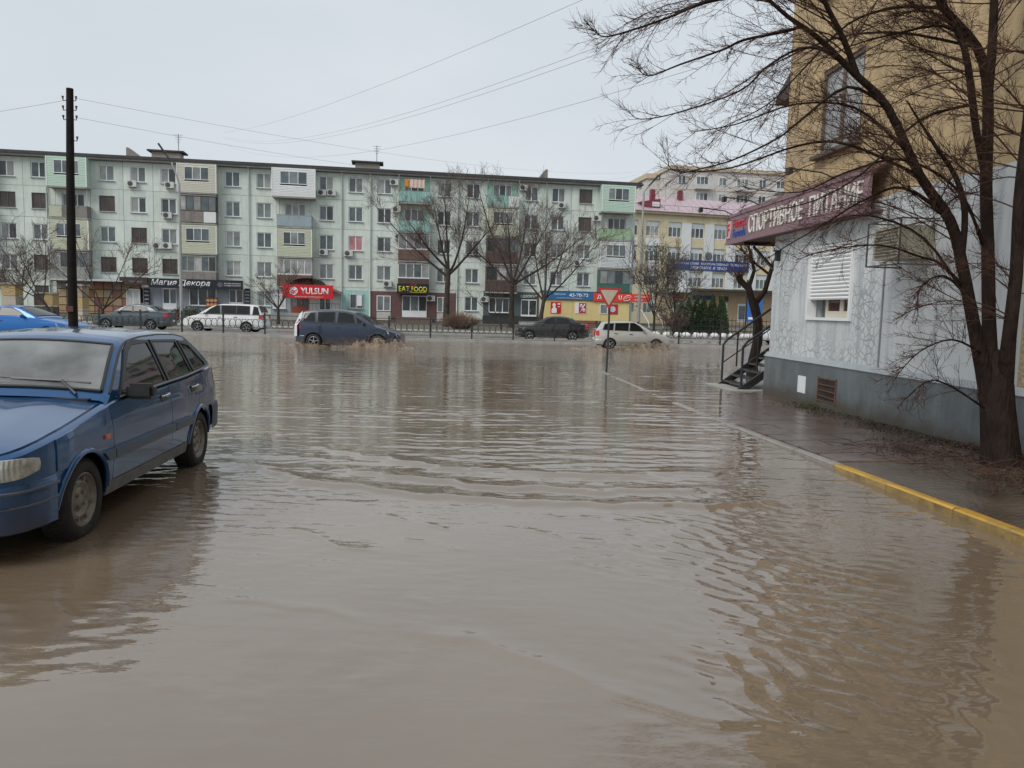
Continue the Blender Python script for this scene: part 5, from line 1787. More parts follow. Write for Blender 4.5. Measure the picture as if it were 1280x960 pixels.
BR = {
    'b2': [(2.77, 7.85, 4.58), (2.63, 7.8, 4.51), (2.18, 7.7, 4.38), (1.95, 7.6, 4.25), (1.52, 7.5, 4.07), (1.22, 7.4, 3.93), (1.08, 7.3, 3.98)],
    'b3': [(2.31, 7.7, 4.83), (1.76, 7.6, 4.68), (1.4, 7.5, 4.5), (1.04, 7.4, 4.34), (.78, 7.3, 4.24), (.66, 7.25, 4.28)],
    'b3b': [(2.4, 7.7, 4.8), (1.95, 7.9, 4.85), (1.6, 8.1, 4.78), (1.3, 8.2, 4.74)],
    'b4': [(3.4, 8.0, 4.18), (3.19, 8.3, 4.5), (2.98, 8.5, 4.57), (2.72, 8.7, 4.44), (2.47, 8.8, 4.21), (1.83, 8.9, 3.99), (1.39, 8.9, 3.9), (1.25, 8.9, 3.99)],
    'b5': [(3.81, 8.1, 3.88), (3.3, 7.9, 4.02), (2.76, 7.7, 3.62), (2.52, 7.6, 3.43), (2.08, 7.5, 3.2), (1.75, 7.4, 3.09), (1.53, 7.3, 3.02)],
    'b6': [(4.27, 8.25, 3.23), (3.59, 8.5, 3.59), (3.11, 8.6, 3.59), (2.4, 8.7, 3.35), (1.82, 8.7, 3.29), (1.68, 8.7, 3.37)],
    'b7': [(4.68, 8.35, 2.79), (4.09, 8.2, 3.09), (3.63, 8.1, 2.94), (3.19, 8.0, 2.67), (2.75, 7.9, 2.41), (2.52, 7.9, 2.24)],
    'b8': [(4.93, 8.4, 2.08), (4.53, 8.2, 2.31), (4.26, 8.1, 2.37), (3.78, 8.0, 2.47), (3.22, 7.9, 2.4), (2.89, 7.9, 2.29)],
    'b9': [(4.95, 8.4, 2.0), (4.47, 8.0, 2.17), (4.18, 7.9, 2.04), (4.18, 7.9, 1.75)],
    'b10': [(4.96, 8.6, 4.67), (4.48, 8.4, 4.81), (3.89, 8.2, 4.65), (3.4, 8.0, 4.47), (2.89, 7.9, 4.23)],
    'b11': [(4.87, 8.4, 4.02), (4.1, 8.0, 3.74), (3.43, 7.7, 3.15), (2.9, 7.5, 2.84), (2.37, 7.3, 2.69)],
    'b12': [(5.25, 8.65, 2.53), (4.68, 8.2, 3.06), (3.92, 7.9, 3.32), (3.27, 7.7, 3.15), (2.74, 7.5, 2.91), (2.17, 7.4, 2.92)],
    'b13': [(4.52, 8.5, 5.03), (3.87, 8.2, 4.91), (3.3, 8.0, 4.66), (2.78, 7.8, 4.12), (2.41, 7.6, 3.75), (1.93, 7.5, 3.49)],
    'b14': [(5.16, 8.4, 1.37), (4.61, 8.0, 1.51), (4.12, 7.7, 1.39), (3.8, 7.5, 1.15)],
    'b15': [(5.26, 8.4, .75), (4.47, 8.0, 1.08), (4.05, 7.8, .88)],
    'b16': [(4.97, 8.6, 4.67), (4.3, 9.0, 4.95), (3.6, 9.1, 4.9), (2.9, 9.2, 4.6), (2.3, 9.2, 4.2)],
    'b17': [(4.05, 8.2, 3.5), (3.6, 8.4, 3.95), (3.0, 8.5, 4.0), (2.4, 8.6, 3.8), (1.9, 8.6, 3.7)],
    'b18': [(5.0, 8.4, 1.9), (4.5, 8.5, 2.6), (3.9, 8.6, 2.85), (3.4, 8.6, 2.75)],
}
crown = MB()
rng = random.Random(99)


def spurs(P, L, n, r):
    """short side shoots, closer towards the tip"""
    for j in range(n):
        p, d = lerp_path(P, rng.random() ** .8)
        dd = side_dir(d, rng, rng.uniform(.5, 1.0))
        crown.tube(arc_path(p, dd, rng.uniform(.04, .17), rng, .5, .3, 2), [r, r * .8, r * .5], 3, False)


def twiglets(P, L, dens, depth, r, droop=(-.75, .35)):
    for j in range(dens):
        t_ = rng.uniform(.06, 1.0)
        p, d = lerp_path(P, t_)
        L2 = min(1.2, L * rng.uniform(.2, .5) * (1.15 - .85 * t_))
        dd = side_dir(d, rng, rng.uniform(.3, .75))
        P2 = arc_path(p, dd, L2, rng, rng.uniform(*droop), .15, 7)
        for q in P2:                                    # keep clear of the wall behind
            q.x = min(q.x, wall_x(q.y + OB.y) - .2 - OB.x)
        crown.tube(P2, list(np.linspace(r, r * .42, 8)), 3, False)
        spurs(P2, L2, int(2 + 7 * L2), r * .5)
        if depth:
            twiglets(P2, L2, 4, depth - 1, r * .7, (-.3, .45))


def fillet(P, n=4):
    """smooth a handful of points into a limb"""
    P = [Vector(p) for p in P]
    out = []
    for i in range(len(P) - 1):
        p0, p1, p2, p3 = P[max(i - 1, 0)], P[i], P[i + 1], P[min(i + 2, len(P) - 1)]
        for k in range(n):
            t_ = k / n
            out.append(.5 * ((2 * p1) + (p2 - p0) * t_ + (2 * p0 - 5 * p1 + 4 * p2 - p3) * t_ ** 2 + (3 * p1 - p0 - 3 * p2 + p3) * t_ ** 3))
    out.append(P[-1])
    return out


wood = MB()
for nm_, (P, R_) in STEMS.items():
    wood.tube(fillet([Vector(p) - OB for p in P], 3), list(np.interp(np.linspace(0, len(R_) - 1, 3 * (len(R_) - 1) + 1), range(len(R_)), [r * (.57 if nm_ != 'trunk' else .76) * RNG.uniform(.96, 1.05) for r in R_])), 12)
for nm, P in BR.items():
    P = fillet([Vector(p) - OB for p in P])
    L = sum((a - b2).length for a, b2 in zip(P[:-1], P[1:]))
    r0 = .0175 if nm not in ('b14', 'b15', 'b3b') else .013
    wood.tube(P, list(np.linspace(r0, .0035, len(P))), 6)
    twiglets(P, L, 23, 1, .0038)
    spurs(P, L, 14, .003)
# long whips thrown out by every stem
for nm in ('s1', 's1b', 's2', 's2b', 's2c', 's3'):
    P = fillet([Vector(p) - OB for p in STEMS[nm][0]], 3)
    for j in range(20 if nm in ('s1', 's1b') else 27):
        t_ = rng.uniform(.30 if nm in ('s1', 's2', 's3') else .1, 1.0)
        p, d = lerp_path(P, t_)
        a = rng.uniform(0, 6.28)
        dd = Vector((-1.0 if rng.random() < .72 else .35, rng.gauss(-.05, .38), rng.uniform(-.05, 1.0))).normalized()
        L2 = rng.uniform(.7, 1.9)
        P2 = arc_path(p, dd, L2, rng, rng.uniform(-1.1, .3), .25, 7)
        for q in P2:                                    # keep clear of the wall behind
            wx = wall_x(q.y + OB.y) - .15 - OB.x
            q.x = min(q.x, wx)
        crown.tube(P2, list(np.linspace(.009, .003, 8)), 4, False)
        twiglets(P2, L2, 10, 1, .0036)
        spurs(P2, L2, 10, .0025)
wood.build('trunk', bark, big, smooth=60)
crown.build('crown', twig_m, big)
del wood, crown

# second trunk and rusty bin at the frame's edge
bin_ = thing('rusty_barrel', 'rusty brown barrel behind the big many stemmed tree', 'barrel', (6.05, 8.05, .12))
m = MB()
prof = [(.27, 0), (.29, .02), (.28, .2), (.29, .22), (.28, .24), (.28, .5), (.29, .52), (.28, .54), (.28, .78), (.27, .8), (.0, .79)]
n = 20
vs = [(r * math.cos(2 * math.pi * k / n), r * math.sin(2 * math.pi * k / n), z) for r, z in prof for k in range(n)]
m.add(vs, [(i * n + k, i * n + (k + 1) % n, (i + 1) * n + (k + 1) % n, (i + 1) * n + k) for i in range(len(prof) - 1) for k in range(n)])
m.build('drum', mat('rusty_drum', (.11, .055, .03), .8, .4, 6, .01, 30), bin_, smooth=40)
m = MB(); m.tube([(.2, 0, .80), (.2, 0, .84), (.2, .02, .84)], .03, 8); m.build('bung', darkm, bin_)

# leaf litter and dead twigs along the wall, a tuft of grass
lit = MB()
rng = random.Random(5)
HEAPS = [(rng.uniform(6.8, 10.2), rng.random() ** 2 * 1.0) for _ in range(16)] + [(rng.uniform(10, 14.4), rng.random() * .2) for _ in range(12)]
for k in range(7600):
    y = rng.uniform(6.6, 14.6)
    near = rng.random() ** 2.2 * (1.35 if y < 9.6 else .55)
    if rng.random() < .6:                              # heaps
        cy, cn_ = HEAPS[rng.randrange(len(HEAPS))]
        y, near = rng.gauss(cy, .22), abs(rng.gauss(cn_, .13))
    x = wall_x(y) - .14 - near
    z = walk_z(x, y) + .012 + rng.uniform(0, .03) * (1 - near / 1.4)
    s = rng.uniform(.007, .021)
    d = Vector((rng.gauss(0, 1), rng.gauss(0, 1), rng.gauss(0, .35))).normalized()
    e = d.cross(Vector((rng.gauss(0, .4), rng.gauss(0, .4), 1))).normalized()
    p = Vector((x, y, z))
    lit.add([p - d * s, p + e * s * .6, p + d * s, p - e * s * .6], [(0, 1, 2, 3)])
lit.build('leaf_litter', mat('dead_leaves', (.05, .036, .025), .7, .7, 25), None, label='dead leaves and dirt strewn along the foot of the grey plinth', cat='leaf litter', kind='stuff')
br = MB()
for k in range(260):
    y = rng.uniform(6.8, 9.8)
    x = wall_x(y) - .2 - rng.random() ** 1.6 * 1.5
    a = rng.uniform(0, 6.28)
    L = rng.uniform(.15, .6)
    z = walk_z(x, y) + .02
    br.tube([(x, y, z), (x + L * .5 * math.cos(a), y + L * .5 * math.sin(a), z + rng.uniform(.01, .09)), (x + L * math.cos(a + .2), y + L * math.sin(a + .2), z + rng.uniform(0, .12))], [.005, .004, .002], 3, False)
br.build('fallen_twigs', twig_m, None, label='dead twigs and brush around the foot of the big tree', cat='twigs', kind='stuff')
gr = MB()
for k in range(900):
    if k < 420:
        y, sp = rng.gauss(13.9, .22), .25
    else:
        y, sp = rng.uniform(8.2, 14.2), .12
    x = wall_x(y) - .11 - abs(rng.gauss(0, sp * .5))
    z = walk_z(x, y)
    a = rng.uniform(0, 6.28)
    h = rng.uniform(.03, .12 if k < 420 else .07)
    gr.add([(x, y, z), (x + .008 * math.cos(a), y + .008 * math.sin(a), z), (x + h * .5 * math.cos(a + 1), y + h * .5 * math.sin(a + 1), z + h)], [(0, 1, 2)])
gr.build('grass', mat('grass_green', (.075, .095, .03), .6, .4, 9), None, label='sparse green grass tuft by the broken vent', cat='grass', kind='stuff')

# ------------------------------------------------------------------ thujas, hedges, brown bush
def thuja_mesh(seed, H=2.9, R_=.62):
    rng = random.Random(seed)
    m = MB()
    for k in range(2200):
        z = H * (1 - rng.random() ** .62)
        rad = R_ * (1 - (z / H) ** 1.5) * (.75 + .3 * rng.random()) + .03
        if rng.random() < .3:
            rad *= rng.random() ** .5
        a = rng.uniform(0, 6.28)
        p = Vector((rad * math.cos(a), rad * math.sin(a), z))
        u = Vector((math.cos(a) * .5, math.sin(a) * .5, rng.uniform(.5, 1.2))).normalized()
        e = u.cross(Vector((rng.gauss(0, 1), rng.gauss(0, 1), rng.gauss(0, 1)))).normalized()
        s = rng.uniform(.05, .11)
        m.add([p - u * s, p + e * s * .45, p + u * s, p - e * s * .45], [(0, 1, 2, 3)])
    return m.mesh('foliage', mat('thuja_green', (.045, .078, .03), .75, .35, 3, rnd=.15))


tme = [thuja_mesh(k) for k in range(3)]
stem = MB().tube([(0, 0, -.1), (0, 0, 2.2)], [.06, .02], 6).mesh('stem', bark_far)
for k, px in enumerate((13.15, 13.75, 14.4, 14.95, 15.7, 16.45)):
    t = thing('thuja', ['shortest thuja, at the end of the row by the ragged trees', 'second thuja from the ragged trees', 'third thuja from the ragged trees', 'fourth thuja from the ragged trees', 'thuja next to the tallest one at the row end', 'tallest thuja, at the row end by the entrance stairs'][k], 'thuja', (px, 60 + .1 * k, .2), k * 1.3, 'row of thujas before the college')
    o = obj('foliage', tme[k % 3], t)
    o.scale = (1, 1, (.86, .95, 1.0, 1.02, 1.04, 1.06)[k])
    obj('stem', stem, t)


def bush(loc, label, rx, ry, H, seed, m_, n=1500, blade=False, group=None):
    rng = random.Random(seed)
    t = thing('bush', label, 'bush', loc, 0, group)
    b = MB()
    for k in range(n):
        a = rng.uniform(0, 6.28); q = rng.random() ** .5
        x, y = rx * q * math.cos(a), ry * q * math.sin(a)
        top = H * (1 - .55 * q * q) * rng.uniform(.7, 1.08)
        if blade:
            pts = [(x * .35, y * .35, 0), (x * .75, y * .75, top * .6), (x * 1.15, y * 1.15, top)]
            b.tube(pts, [.012, .009, .005], 3, False)
        else:
            z = top * rng.random() ** .45
            p = Vector((x, y, z))
            d = Vector((rng.gauss(0, 1), rng.gauss(0, 1), rng.gauss(0, 1))).normalized(); e = d.orthogonal().normalized(); s = rng.uniform(.04, .09)
            b.add([p - d * s, p + e * s * .6, p + d * s, p - e * s * .6], [(0, 1, 2, 3)])
    b.build('foliage', m_, t)
    st_ = MB()
    for k in range(7):
        a = rng.uniform(0, 6.28)
        st_.tube([(0, 0, -.05), (rx * .5 * math.cos(a), ry * .5 * math.sin(a), H * .75)], [.02, .008], 5)
    st_.build('stem', bark_far, t)
    return t


bush((-3.95, 57, .15), 'brown twiggy bush at the foot of the wide bare tree', 1.5, 1.0, 1.35, 1, mat('bush_brown', (.20, .125, .085), .85, .3, 3), 900, True)
hedge_m = mat('hedge_green', (.05, .058, .03), .8, .4, 2, rnd=.15)
for k, (x, rx, h) in enumerate(((-27.2, 1.6, 1.0), (-24.6, 1.5, 1.25), (-21.6, 1.5, 1.2), (-19.4, 1.0, .9))):
    bush((x, 57.5, .15), ['low dark hedge bush under the patchwork tiles', 'dark hedge bush below the first decor shop door', 'dark hedge bush behind the white minivan roof', 'small dark hedge bush at the end of the decor shop'][k], rx, .8, h, 30 + k, hedge_m, 1500, group='hedge bushes before the decor shop')

# block pillars and boxes at the far left
blockm = [mat('block_beige', (.42, .34, .23), .8, .12, 3, rnd=.1), mat('block_pale', (.48, .43, .36), .8, .1, 3, rnd=.1), mat('block_ochre', (.45, .33, .16), .8, .12, 3, rnd=.1)]
for k, px in enumerate((-37.1, -32.2)):
    t = thing('block_pillar', ['pale block gate pillar beyond the blue coupe', 'pale block gate pillar beside the patchwork tiled wall'][k], 'pillar', (px, 56.5, .15), .05, 'pale block gate pillars')
    for j in range(3):
        m = MB(); m.box(-.5, .5, -.5, .5, .82 * j, .82 * (j + 1) - .03); m.build('block', blockm[(j + k) % 3], t)
    m = MB(); m.box(-.58, .58, -.58, .58, 2.44, 2.6); m.build('cap', concrete, t)
bx = thing('painted_kiosk', 'small checkered brown and ochre kiosk between the pale pillars', 'kiosk', (-35.4, 57.5, .15))
for k, (x0, z0, mm) in enumerate(((-.5, .02, brownf), (.22, .02, brownf), (-.5, .95, brownf), (.22, .95, blockm[2]))):
    m = MB(); m.box(x0, x0 + .68, -.4, .4, z0, z0 + .88); m.build('panel', mm, bx)
m = MB(); m.box(-.62, 1.02, -.5, .5, 1.85, 1.95); m.build('roof', concrete, bx)

# ------------------------------------------------------------------ cars
tyre_m = mat('tyre_rubber', (.018, .018, .018), .75, .3, 12, .004, 60)
steel_rim = mat('dirty_steel_rim', (.24, .22, .20), .5, .3, 14, metal=.35)
alloy_rim = mat('alloy_rim', (.45, .45, .45), .35, .1, 6, metal=.6)
black_pl = mat('black_plastic', (.014, .014, .015), .4, .2, 6)
under_m = mat('underbody', (.008, .008, .008), .9)
lens_clear = mat('lamp_lens', (.40, .41, .38), .08, .35, 16, spec=.8)


def fluted(m_):
    n, l = m_.node_tree.nodes, m_.node_tree.links
    tc = n.new('ShaderNodeTexCoord'); wv = n.new('ShaderNodeTexWave'); wv.bands_direction = 'Y'; wv.inputs['Scale'].default_value = 16.0
    l.new(tc.outputs['Object'], wv.inputs['Vector'])
    bp = n.new('ShaderNodeBump'); bp.inputs['Distance'].default_value = .004
    l.new(wv.outputs['Fac'], bp.inputs['Height']); l.new(bp.outputs[0], n['Principled BSDF'].inputs['Normal'])


fluted(lens_clear)
lens_red = mat('lamp_red', (.42, .02, .03), .15, .15, 10, spec=.7)
lens_amber = mat('lamp_amber', (.6, .12, .02), .15, .15, 10, spec=.7)
car_glass = mat('car_glass', (.010, .014, .013), .03, .3, 2, spec=.5, rnd=.1, ior=1.42)
fog_glass = mat('fogged_windscreen', (.40, .42, .42), .05, .10, 2.2, spec=.7, rnd=0, ior=1.55)


def see_through(m_):
    """breath-hazed glass: part film, part clear, the haze patchy"""
    n, l = m_.node_tree.nodes, m_.node_tree.links
    p_, out = n['Principled BSDF'], n['Material Output']
    tr_ = n.new('ShaderNodeBsdfTransparent'); tr_.inputs[0].default_value = (.75, .8, .8, 1)
    mx = n.new('ShaderNodeMixShader')
    tc = n.new('ShaderNodeTexCoord'); nz = n.new('ShaderNodeTexNoise'); nz.inputs['Scale'].default_value = 2.0; nz.inputs['Detail'].default_value = 5
    l.new(tc.outputs['Object'], nz.inputs['Vector'])
    q = n.new('ShaderNodeMapRange'); q.inputs['From Min'].default_value = .3; q.inputs['From Max'].default_value = .7; q.inputs['To Min'].default_value = .30; q.inputs['To Max'].default_value = .72
    l.new(nz.outputs['Fac'], q.inputs['Value']); l.new(q.outputs[0], mx.inputs[0])
    l.new(tr_.outputs[0], mx.inputs[1]); l.new(p_.outputs[0], mx.inputs[2]); l.new(mx.outputs[0], out.inputs['Surface'])


see_through(fog_glass)
chrome = mat('dull_chrome', (.5, .5, .5), .25, .1, 6, metal=.8)


def paint(name, c, metal=.0, rough=.32, dirt=(.16, .13, .10), dirty=True):
    """car paint under a clear coat, road dirt thrown up over the lower panels"""
    if name in MATS:
        return MATS[name]
    m = mat(name, c, rough, .06, 2, metal=metal, coat=.55, rnd=0)
    if dirty:
        n, l = m.node_tree.nodes, m.node_tree.links
        p = n['Principled BSDF']
        src = p.inputs['Base Color'].links[0].from_socket
        tc = n.new('ShaderNodeTexCoord'); sp = n.new('ShaderNodeSeparateXYZ'); l.new(tc.outputs['Object'], sp.inputs[0])
        nz = n.new('ShaderNodeTexNoise'); nz.inputs['Scale'].default_value = 3.5; nz.inputs['Detail'].default_value = 7; l.new(tc.outputs['Object'], nz.inputs['Vector'])
        a = n.new('ShaderNodeMapRange'); a.inputs['From Min'].default_value = .18; a.inputs['From Max'].default_value = .58; a.inputs['To Min'].default_value = .95; a.inputs['To Max'].default_value = 0
        l.new(sp.outputs['Z'], a.inputs['Value'])
        b2 = n.new('ShaderNodeMath'); b2.operation = 'MULTIPLY'; l.new(a.outputs[0], b2.inputs[0])
        r2 = n.new('ShaderNodeMapRange'); r2.inputs['From Min'].default_value = .3; r2.inputs['From Max'].default_value = .65; l.new(nz.outputs['Fac'], r2.inputs['Value'])
        l.new(r2.outputs[0], b2.inputs[1])
        mx = n.new('ShaderNodeMix'); mx.data_type = 'RGBA'
        l.new(b2.outputs[0], mx.inputs['Factor']); l.new(src, mx.inputs[6]); mx.inputs[7].default_value = dirt + (1,)
        l.new(mx.outputs[2], p.inputs['Base Color'])
        cw = n.new('ShaderNodeMapRange'); cw.inputs['To Min'].default_value = .8; cw.inputs['To Max'].default_value = .1
        l.new(b2.outputs[0], cw.inputs['Value']); l.new(cw.outputs[0], p.inputs['Coat Weight'])
    return m


class Car:
    """plan, shoulder and roof lines -> body, cabin, glass, wheels; x runs from the nose to the tail"""
    def __init__(s, name, label, loc, rotz, spec, pm, rim, scale=1.0, group=None, detail=False):
        s.sp = spec; s.pm = pm; s.detail = detail
        s.root = thing(name, label, 'car', loc, rotz, group)
        s.root.scale = (scale, scale, scale)
        s.L = spec['L']; s.W = spec['W'] / 2
        s.R = spec.get('R', .30); s.Ra = spec.get('Ra', .36)
        s.xw = spec['axles']
        s.sill = spec.get('sill', .22)
        s.body(); s.cabin(); s.wheels(rim)

    def w(s, x):
        px, py = zip(*s.sp['plan']); return s.W * float(np.interp(x, px, py))

    def zt(s, x):
        px, py = zip(*s.sp['belt']); return float(np.interp(x, px, py))

    def zr(s, x):
        px, py = zip(*s.sp['roof']); return float(np.interp(x, px, py))

    def zb(s, x):
        px, py = zip(*s.sp.get('low', [(0, .30), (.25, s.sill), (s.L - .3, s.sill), (s.L, .34)]))
        z = float(np.interp(x, px, py))
        for xw in s.xw:
            d = abs(x - xw)
            if d < s.Ra:
                z = max(z, s.R + math.sqrt(s.Ra ** 2 - d * d))
        return z

    def y(s, x, z):
        pz, pf = zip(*s.sp['sec']); return s.w(x) * float(np.interp(z, pz, pf))

    def yg(s, x, z):
        zb_, zm = s.zt(x), s.sp['H']
        t = max(0, min(1, (z - zb_) / (zm - zb_)))
        base = s.y(x, zb_) - .012
        return base + (base * s.sp['tumble'] - base) * t ** 1.15

    def stations(s, x0, x1, n=46):
        xs = set(np.linspace(x0, x1, n).tolist())
        for xw in s.xw:
            for a in np.linspace(0, math.pi, 19):
                xs.add(xw - s.Ra * math.cos(a))
            xs.add(xw - s.Ra - .002); xs.add(xw + s.Ra + .002)
        for e in (.01, .03, .06, .1, .15):
            xs.add(x0 + e); xs.add(x1 - e)
        return sorted(x for x in xs if x0 <= x <= x1)

    def body(s):
        m = MB()
        rings = []
        for x in s.stations(0, s.L):
            zb_, zt_ = s.zb(x), s.zt(x)
            side = [(s.y(x, z), z) for z in np.linspace(zb_, zt_ - .02, 9)]
            yt = s.y(x, zt_)
            top = [(yt - .025, zt_ - .002)] + [(yt * f, zt_ + s.sp.get('crown', .03) * (1 - f * f)) for f in (.85, .6, .3, 0)]
            half = side + top
            ring = [(x, a, b2) for a, b2 in half] + [(x, -a, b2) for a, b2 in half[-2::-1]]
            rings.append(ring)
        n = len(rings[0])
        vs = [p for r in rings for p in r]
        fs = [(i * n + k, i * n + k + 1, (i + 1) * n + k + 1, (i + 1) * n + k) for i in range(len(rings) - 1) for k in range(n - 1)]
        fs.append(tuple(range(n))); fs.append(tuple((len(rings) - 1) * n + k for k in range(n - 1, -1, -1)))
        m.add(vs, fs)
        s.b = m.build('body', s.pm, s.root, smooth=28)
        u = MB()
        u.box(.25, s.L - .25, -s.W * .66, s.W * .66, s.sill - .02, min(s.zt(.3), s.zt(s.L - .3)) - .1)
        u.box(s.xw[0] + s.Ra, s.xw[1] - s.Ra, -s.W * .9, s.W * .9, s.sill - .015, .5)
        u.build('underbody', under_m, s.root)

    def cabin(s):
        g0, g1 = s.sp['roof'][0][0], s.sp['roof'][-1][0]
        m = MB()
        xs = sorted(set(np.linspace(g0, g1, 40).tolist()) | {p[0] for p in s.sp['roof']} | set(s.sp['ws']))
        rings = []
        for x in xs:
            zt_, z_ = s.zt(x) - .03, max(s.zr(x), s.zt(x) - .02)
            side = [(s.yg(x, z), z) for z in np.linspace(zt_, z_ - .035 if z_ - .035 > zt_ else zt_ + .004, 8)]
            yt = s.yg(x, z_)
            top = [(yt - .02, z_ - .012), (yt - .05, z_)] + [((yt - .05) * f, z_ + .03 * (1 - f * f)) for f in (.8, .55, .28, 0)]
            half = side + top
            rings.append([(x, a, b2) for a, b2 in half] + [(x, -a, b2) for a, b2 in half[-2::-1]])
        n = len(rings[0])
        vs = [p for r in rings for p in r]
        fs = [(i * n + k, i * n + k + 1, (i + 1) * n + k + 1, (i + 1) * n + k) for i in range(len(rings) - 1) for k in range(n - 1)]
        if s.detail:
            a0, b0 = s.sp['ws']
            fs = [(i * n + k, i * n + k + 1, (i + 1) * n + k + 1, (i + 1) * n + k) for i in range(len(rings) - 1) for k in range(n - 1)
                  if not (a0 - 1e-6 <= xs[i] and xs[i + 1] <= b0 + 1e-6 and 9 <= k < n - 10)]
        m.add(vs, fs)
        m.build('cabin', s.pm, s.root, smooth=28)
        # side windows with rubber frames
        for poly in s.sp['panes']:
            cx = sum(p[0] for p in poly) / len(poly); cz = sum(p[1] for p in poly) / len(poly)
            for sg in (-1, 1):
                def pt(x, z, off):
                    return (x, sg * (s.yg(x, z) + off), z)
                gr_ = [(cx + (x - cx) * 1.0, cz + (z - cz) * 1.0) for x, z in poly]
                ex = []
                for x, z in poly:
                    d = Vector((x - cx, z - cz)); d = d.normalized() * .045
                    ex.append((x + d.x, z + d.y))
                n = len(poly)
                f = MB()
                vs = [pt(x, z, .002) for x, z in ex] + [pt(x, z, .018) for x, z in ex] + [pt(x, z, .018) for x, z in gr_] + [pt(x, z, .002) for x, z in gr_]
                f.add(vs, [(i + a * n, (i + 1) % n + a * n, (i + 1) % n + (a + 1) * n, i + (a + 1) * n) for i in range(n) for a in range(3)])
                fo = f.build('window_frame', s.sp.get('frame_mat', black_pl), s.root)
                p = MB()
                fine = []
                for i in range(n):
                    (xa, za_), (xb, zb2) = gr_[i], gr_[(i + 1) % n]
                    fine += [(xa + (xb - xa) * t / 4, za_ + (zb2 - za_) * t / 4) for t in range(4)]
                nf = len(fine)
                vs = []
                for sc_ in (1.0, .75, .5, .25):
                    vs += [pt(cx + (x - cx) * sc_, cz + (z - cz) * sc_, .008) for x, z in fine]
                vs.append(pt(cx, cz, .008))
                fs = [(a_ * nf + i, a_ * nf + (i + 1) % nf, (a_ + 1) * nf + (i + 1) % nf, (a_ + 1) * nf + i) for a_ in range(3) for i in range(nf)]
                fs += [(3 * nf + i, 3 * nf + (i + 1) % nf, 4 * nf) for i in range(nf)]
                p.add(vs, fs)
                p.build('side_window', s.sp.get('side_glass', car_glass), fo, smooth=40)
        for nm, (a, b2), mt in (('windscreen', s.sp['ws'], s.sp.get('ws_glass', car_glass)), ('rear_window', s.sp['rw'], car_glass)):
            m = MB()
            nx, ny = 8, 12
            vs = []
            dz = (s.zr(b2) - s.zr(a)) / (b2 - a)
            nrm = Vector((-dz, 0, 1)).normalized()
            for lay in (0.004, -.012):
                for i in range(nx + 1):
                    x = a + (b2 - a) * i / nx
                    z_ = s.zr(x); yt = s.yg(x, z_) - (.05 if s.detail else .085)
                    for k in range(ny + 1):
                        f = -1 + 2 * k / ny
                        zz = z_ + .03 * (1 - f * f) + .004
                        vs.append((x + nrm.x * lay, f * yt, zz + nrm.z * lay))
            q = (nx + 1) * (ny + 1)
            fs = [(i * (ny + 1) + k, (i + 1) * (ny + 1) + k, (i + 1) * (ny + 1) + k + 1, i * (ny + 1) + k + 1) for i in range(nx) for k in range(ny)]
            m.add(vs[:q], fs)
            o = m.build(nm, mt, s.root, smooth=60)
            bd = [vs[k] for k in range(ny + 1)] + [vs[i * (ny + 1) + ny] for i in range(1, nx + 1)] + [vs[nx * (ny + 1) + k] for k in range(ny - 1, -1, -1)] + [vs[i * (ny + 1)] for i in range(nx - 1, -1, -1)]
            m = MB(); m.tube(bd, .014, 6, False); m.build('seal', black_pl, o)

    def wheels(s, rim):
        R_ = s.R; W_ = .19 if not s.detail else .18
        ty = MB()
        pr = [(R_ * .66, -W_ * .42), (R_ * .70, -W_ * .52), (R_ * .84, -W_ * .56), (R_ * .95, -W_ * .50), (R_, -W_ * .36), (R_, W_ * .36), (R_ * .95, W_ * .5), (R_ * .84, W_ * .56), (R_ * .70, W_ * .52), (R_ * .66, W_ * .42)]
        ty.lathe_y(pr, 36)
        if s.detail:
            for k in range(44):                           # tread blocks
                a = 2 * math.pi * k / 44
                for y0, y1 in ((-.075, -.03), (-.022, .022), (.03, .075)):
                    q = []
                    for aa, rr in ((a, R_ - .003), (a + .09, R_ - .003), (a + .09, R_ + .006), (a, R_ + .006)):
                        q.append((rr * math.cos(aa + y0), rr * math.sin(aa + y0)))
                    ty.add([(x, y0, z) for x, z in q] + [(x, y1, z) for x, z in q], [(0, 1, 2, 3), (7, 6, 5, 4), (0, 4, 5, 1), (1, 5, 6, 2), (2, 6, 7, 3), (3, 7, 4, 0)])
        tme_ = ty.mesh('wheel', tyre_m, 45)
        rm = MB()
        for sg in (-1, 1):
            r = R_ * .67
            if s.detail:
                rm.lathe_y([(r, sg * .085), (r * .96, sg * .088), (r * .92, sg * .06), (r * .80, sg * .035)], 32)
                rm.lathe_y([(r * .80, sg * .02), (r * .74, sg * .055), (r * .62, sg * .062), (r * .45, sg * .045), (r * .40, sg * .052), (r * .2, sg * .058), (0.001, sg * .06)], 32)
                for k in range(8):                         # webs between the vent openings
                    a = 2 * math.pi * k / 8
                    rm.bar((r * .70 * math.cos(a), sg * .045, r * .70 * math.sin(a)), (r * .86 * math.cos(a), sg * .045, r * .86 * math.sin(a)), .05, .012)
                for k in range(4):
                    a = 2 * math.pi * k / 4 + .4
                    rm.lathe_y([(.014, 0), (.014, sg * .02), (0, sg * .02)], 6, (r * .3 * math.cos(a), sg * .055, r * .3 * math.sin(a)))
            else:
                rm.lathe_y([(r, sg * .08), (r * .92, sg * .085), (r * .86, sg * .05)], 24)
                for k in range(5):
                    a = 2 * math.pi * k / 5 + .3
                    rm.bar((0, sg * .06, 0), (r * .9 * math.cos(a), sg * .06, r * .9 * math.sin(a)), .075, .025)
                rm.lathe_y([(r * .25, sg * .05), (r * .22, sg * .08), (0, sg * .08)], 12)
        rme = rm.mesh('rim', rim, 40)
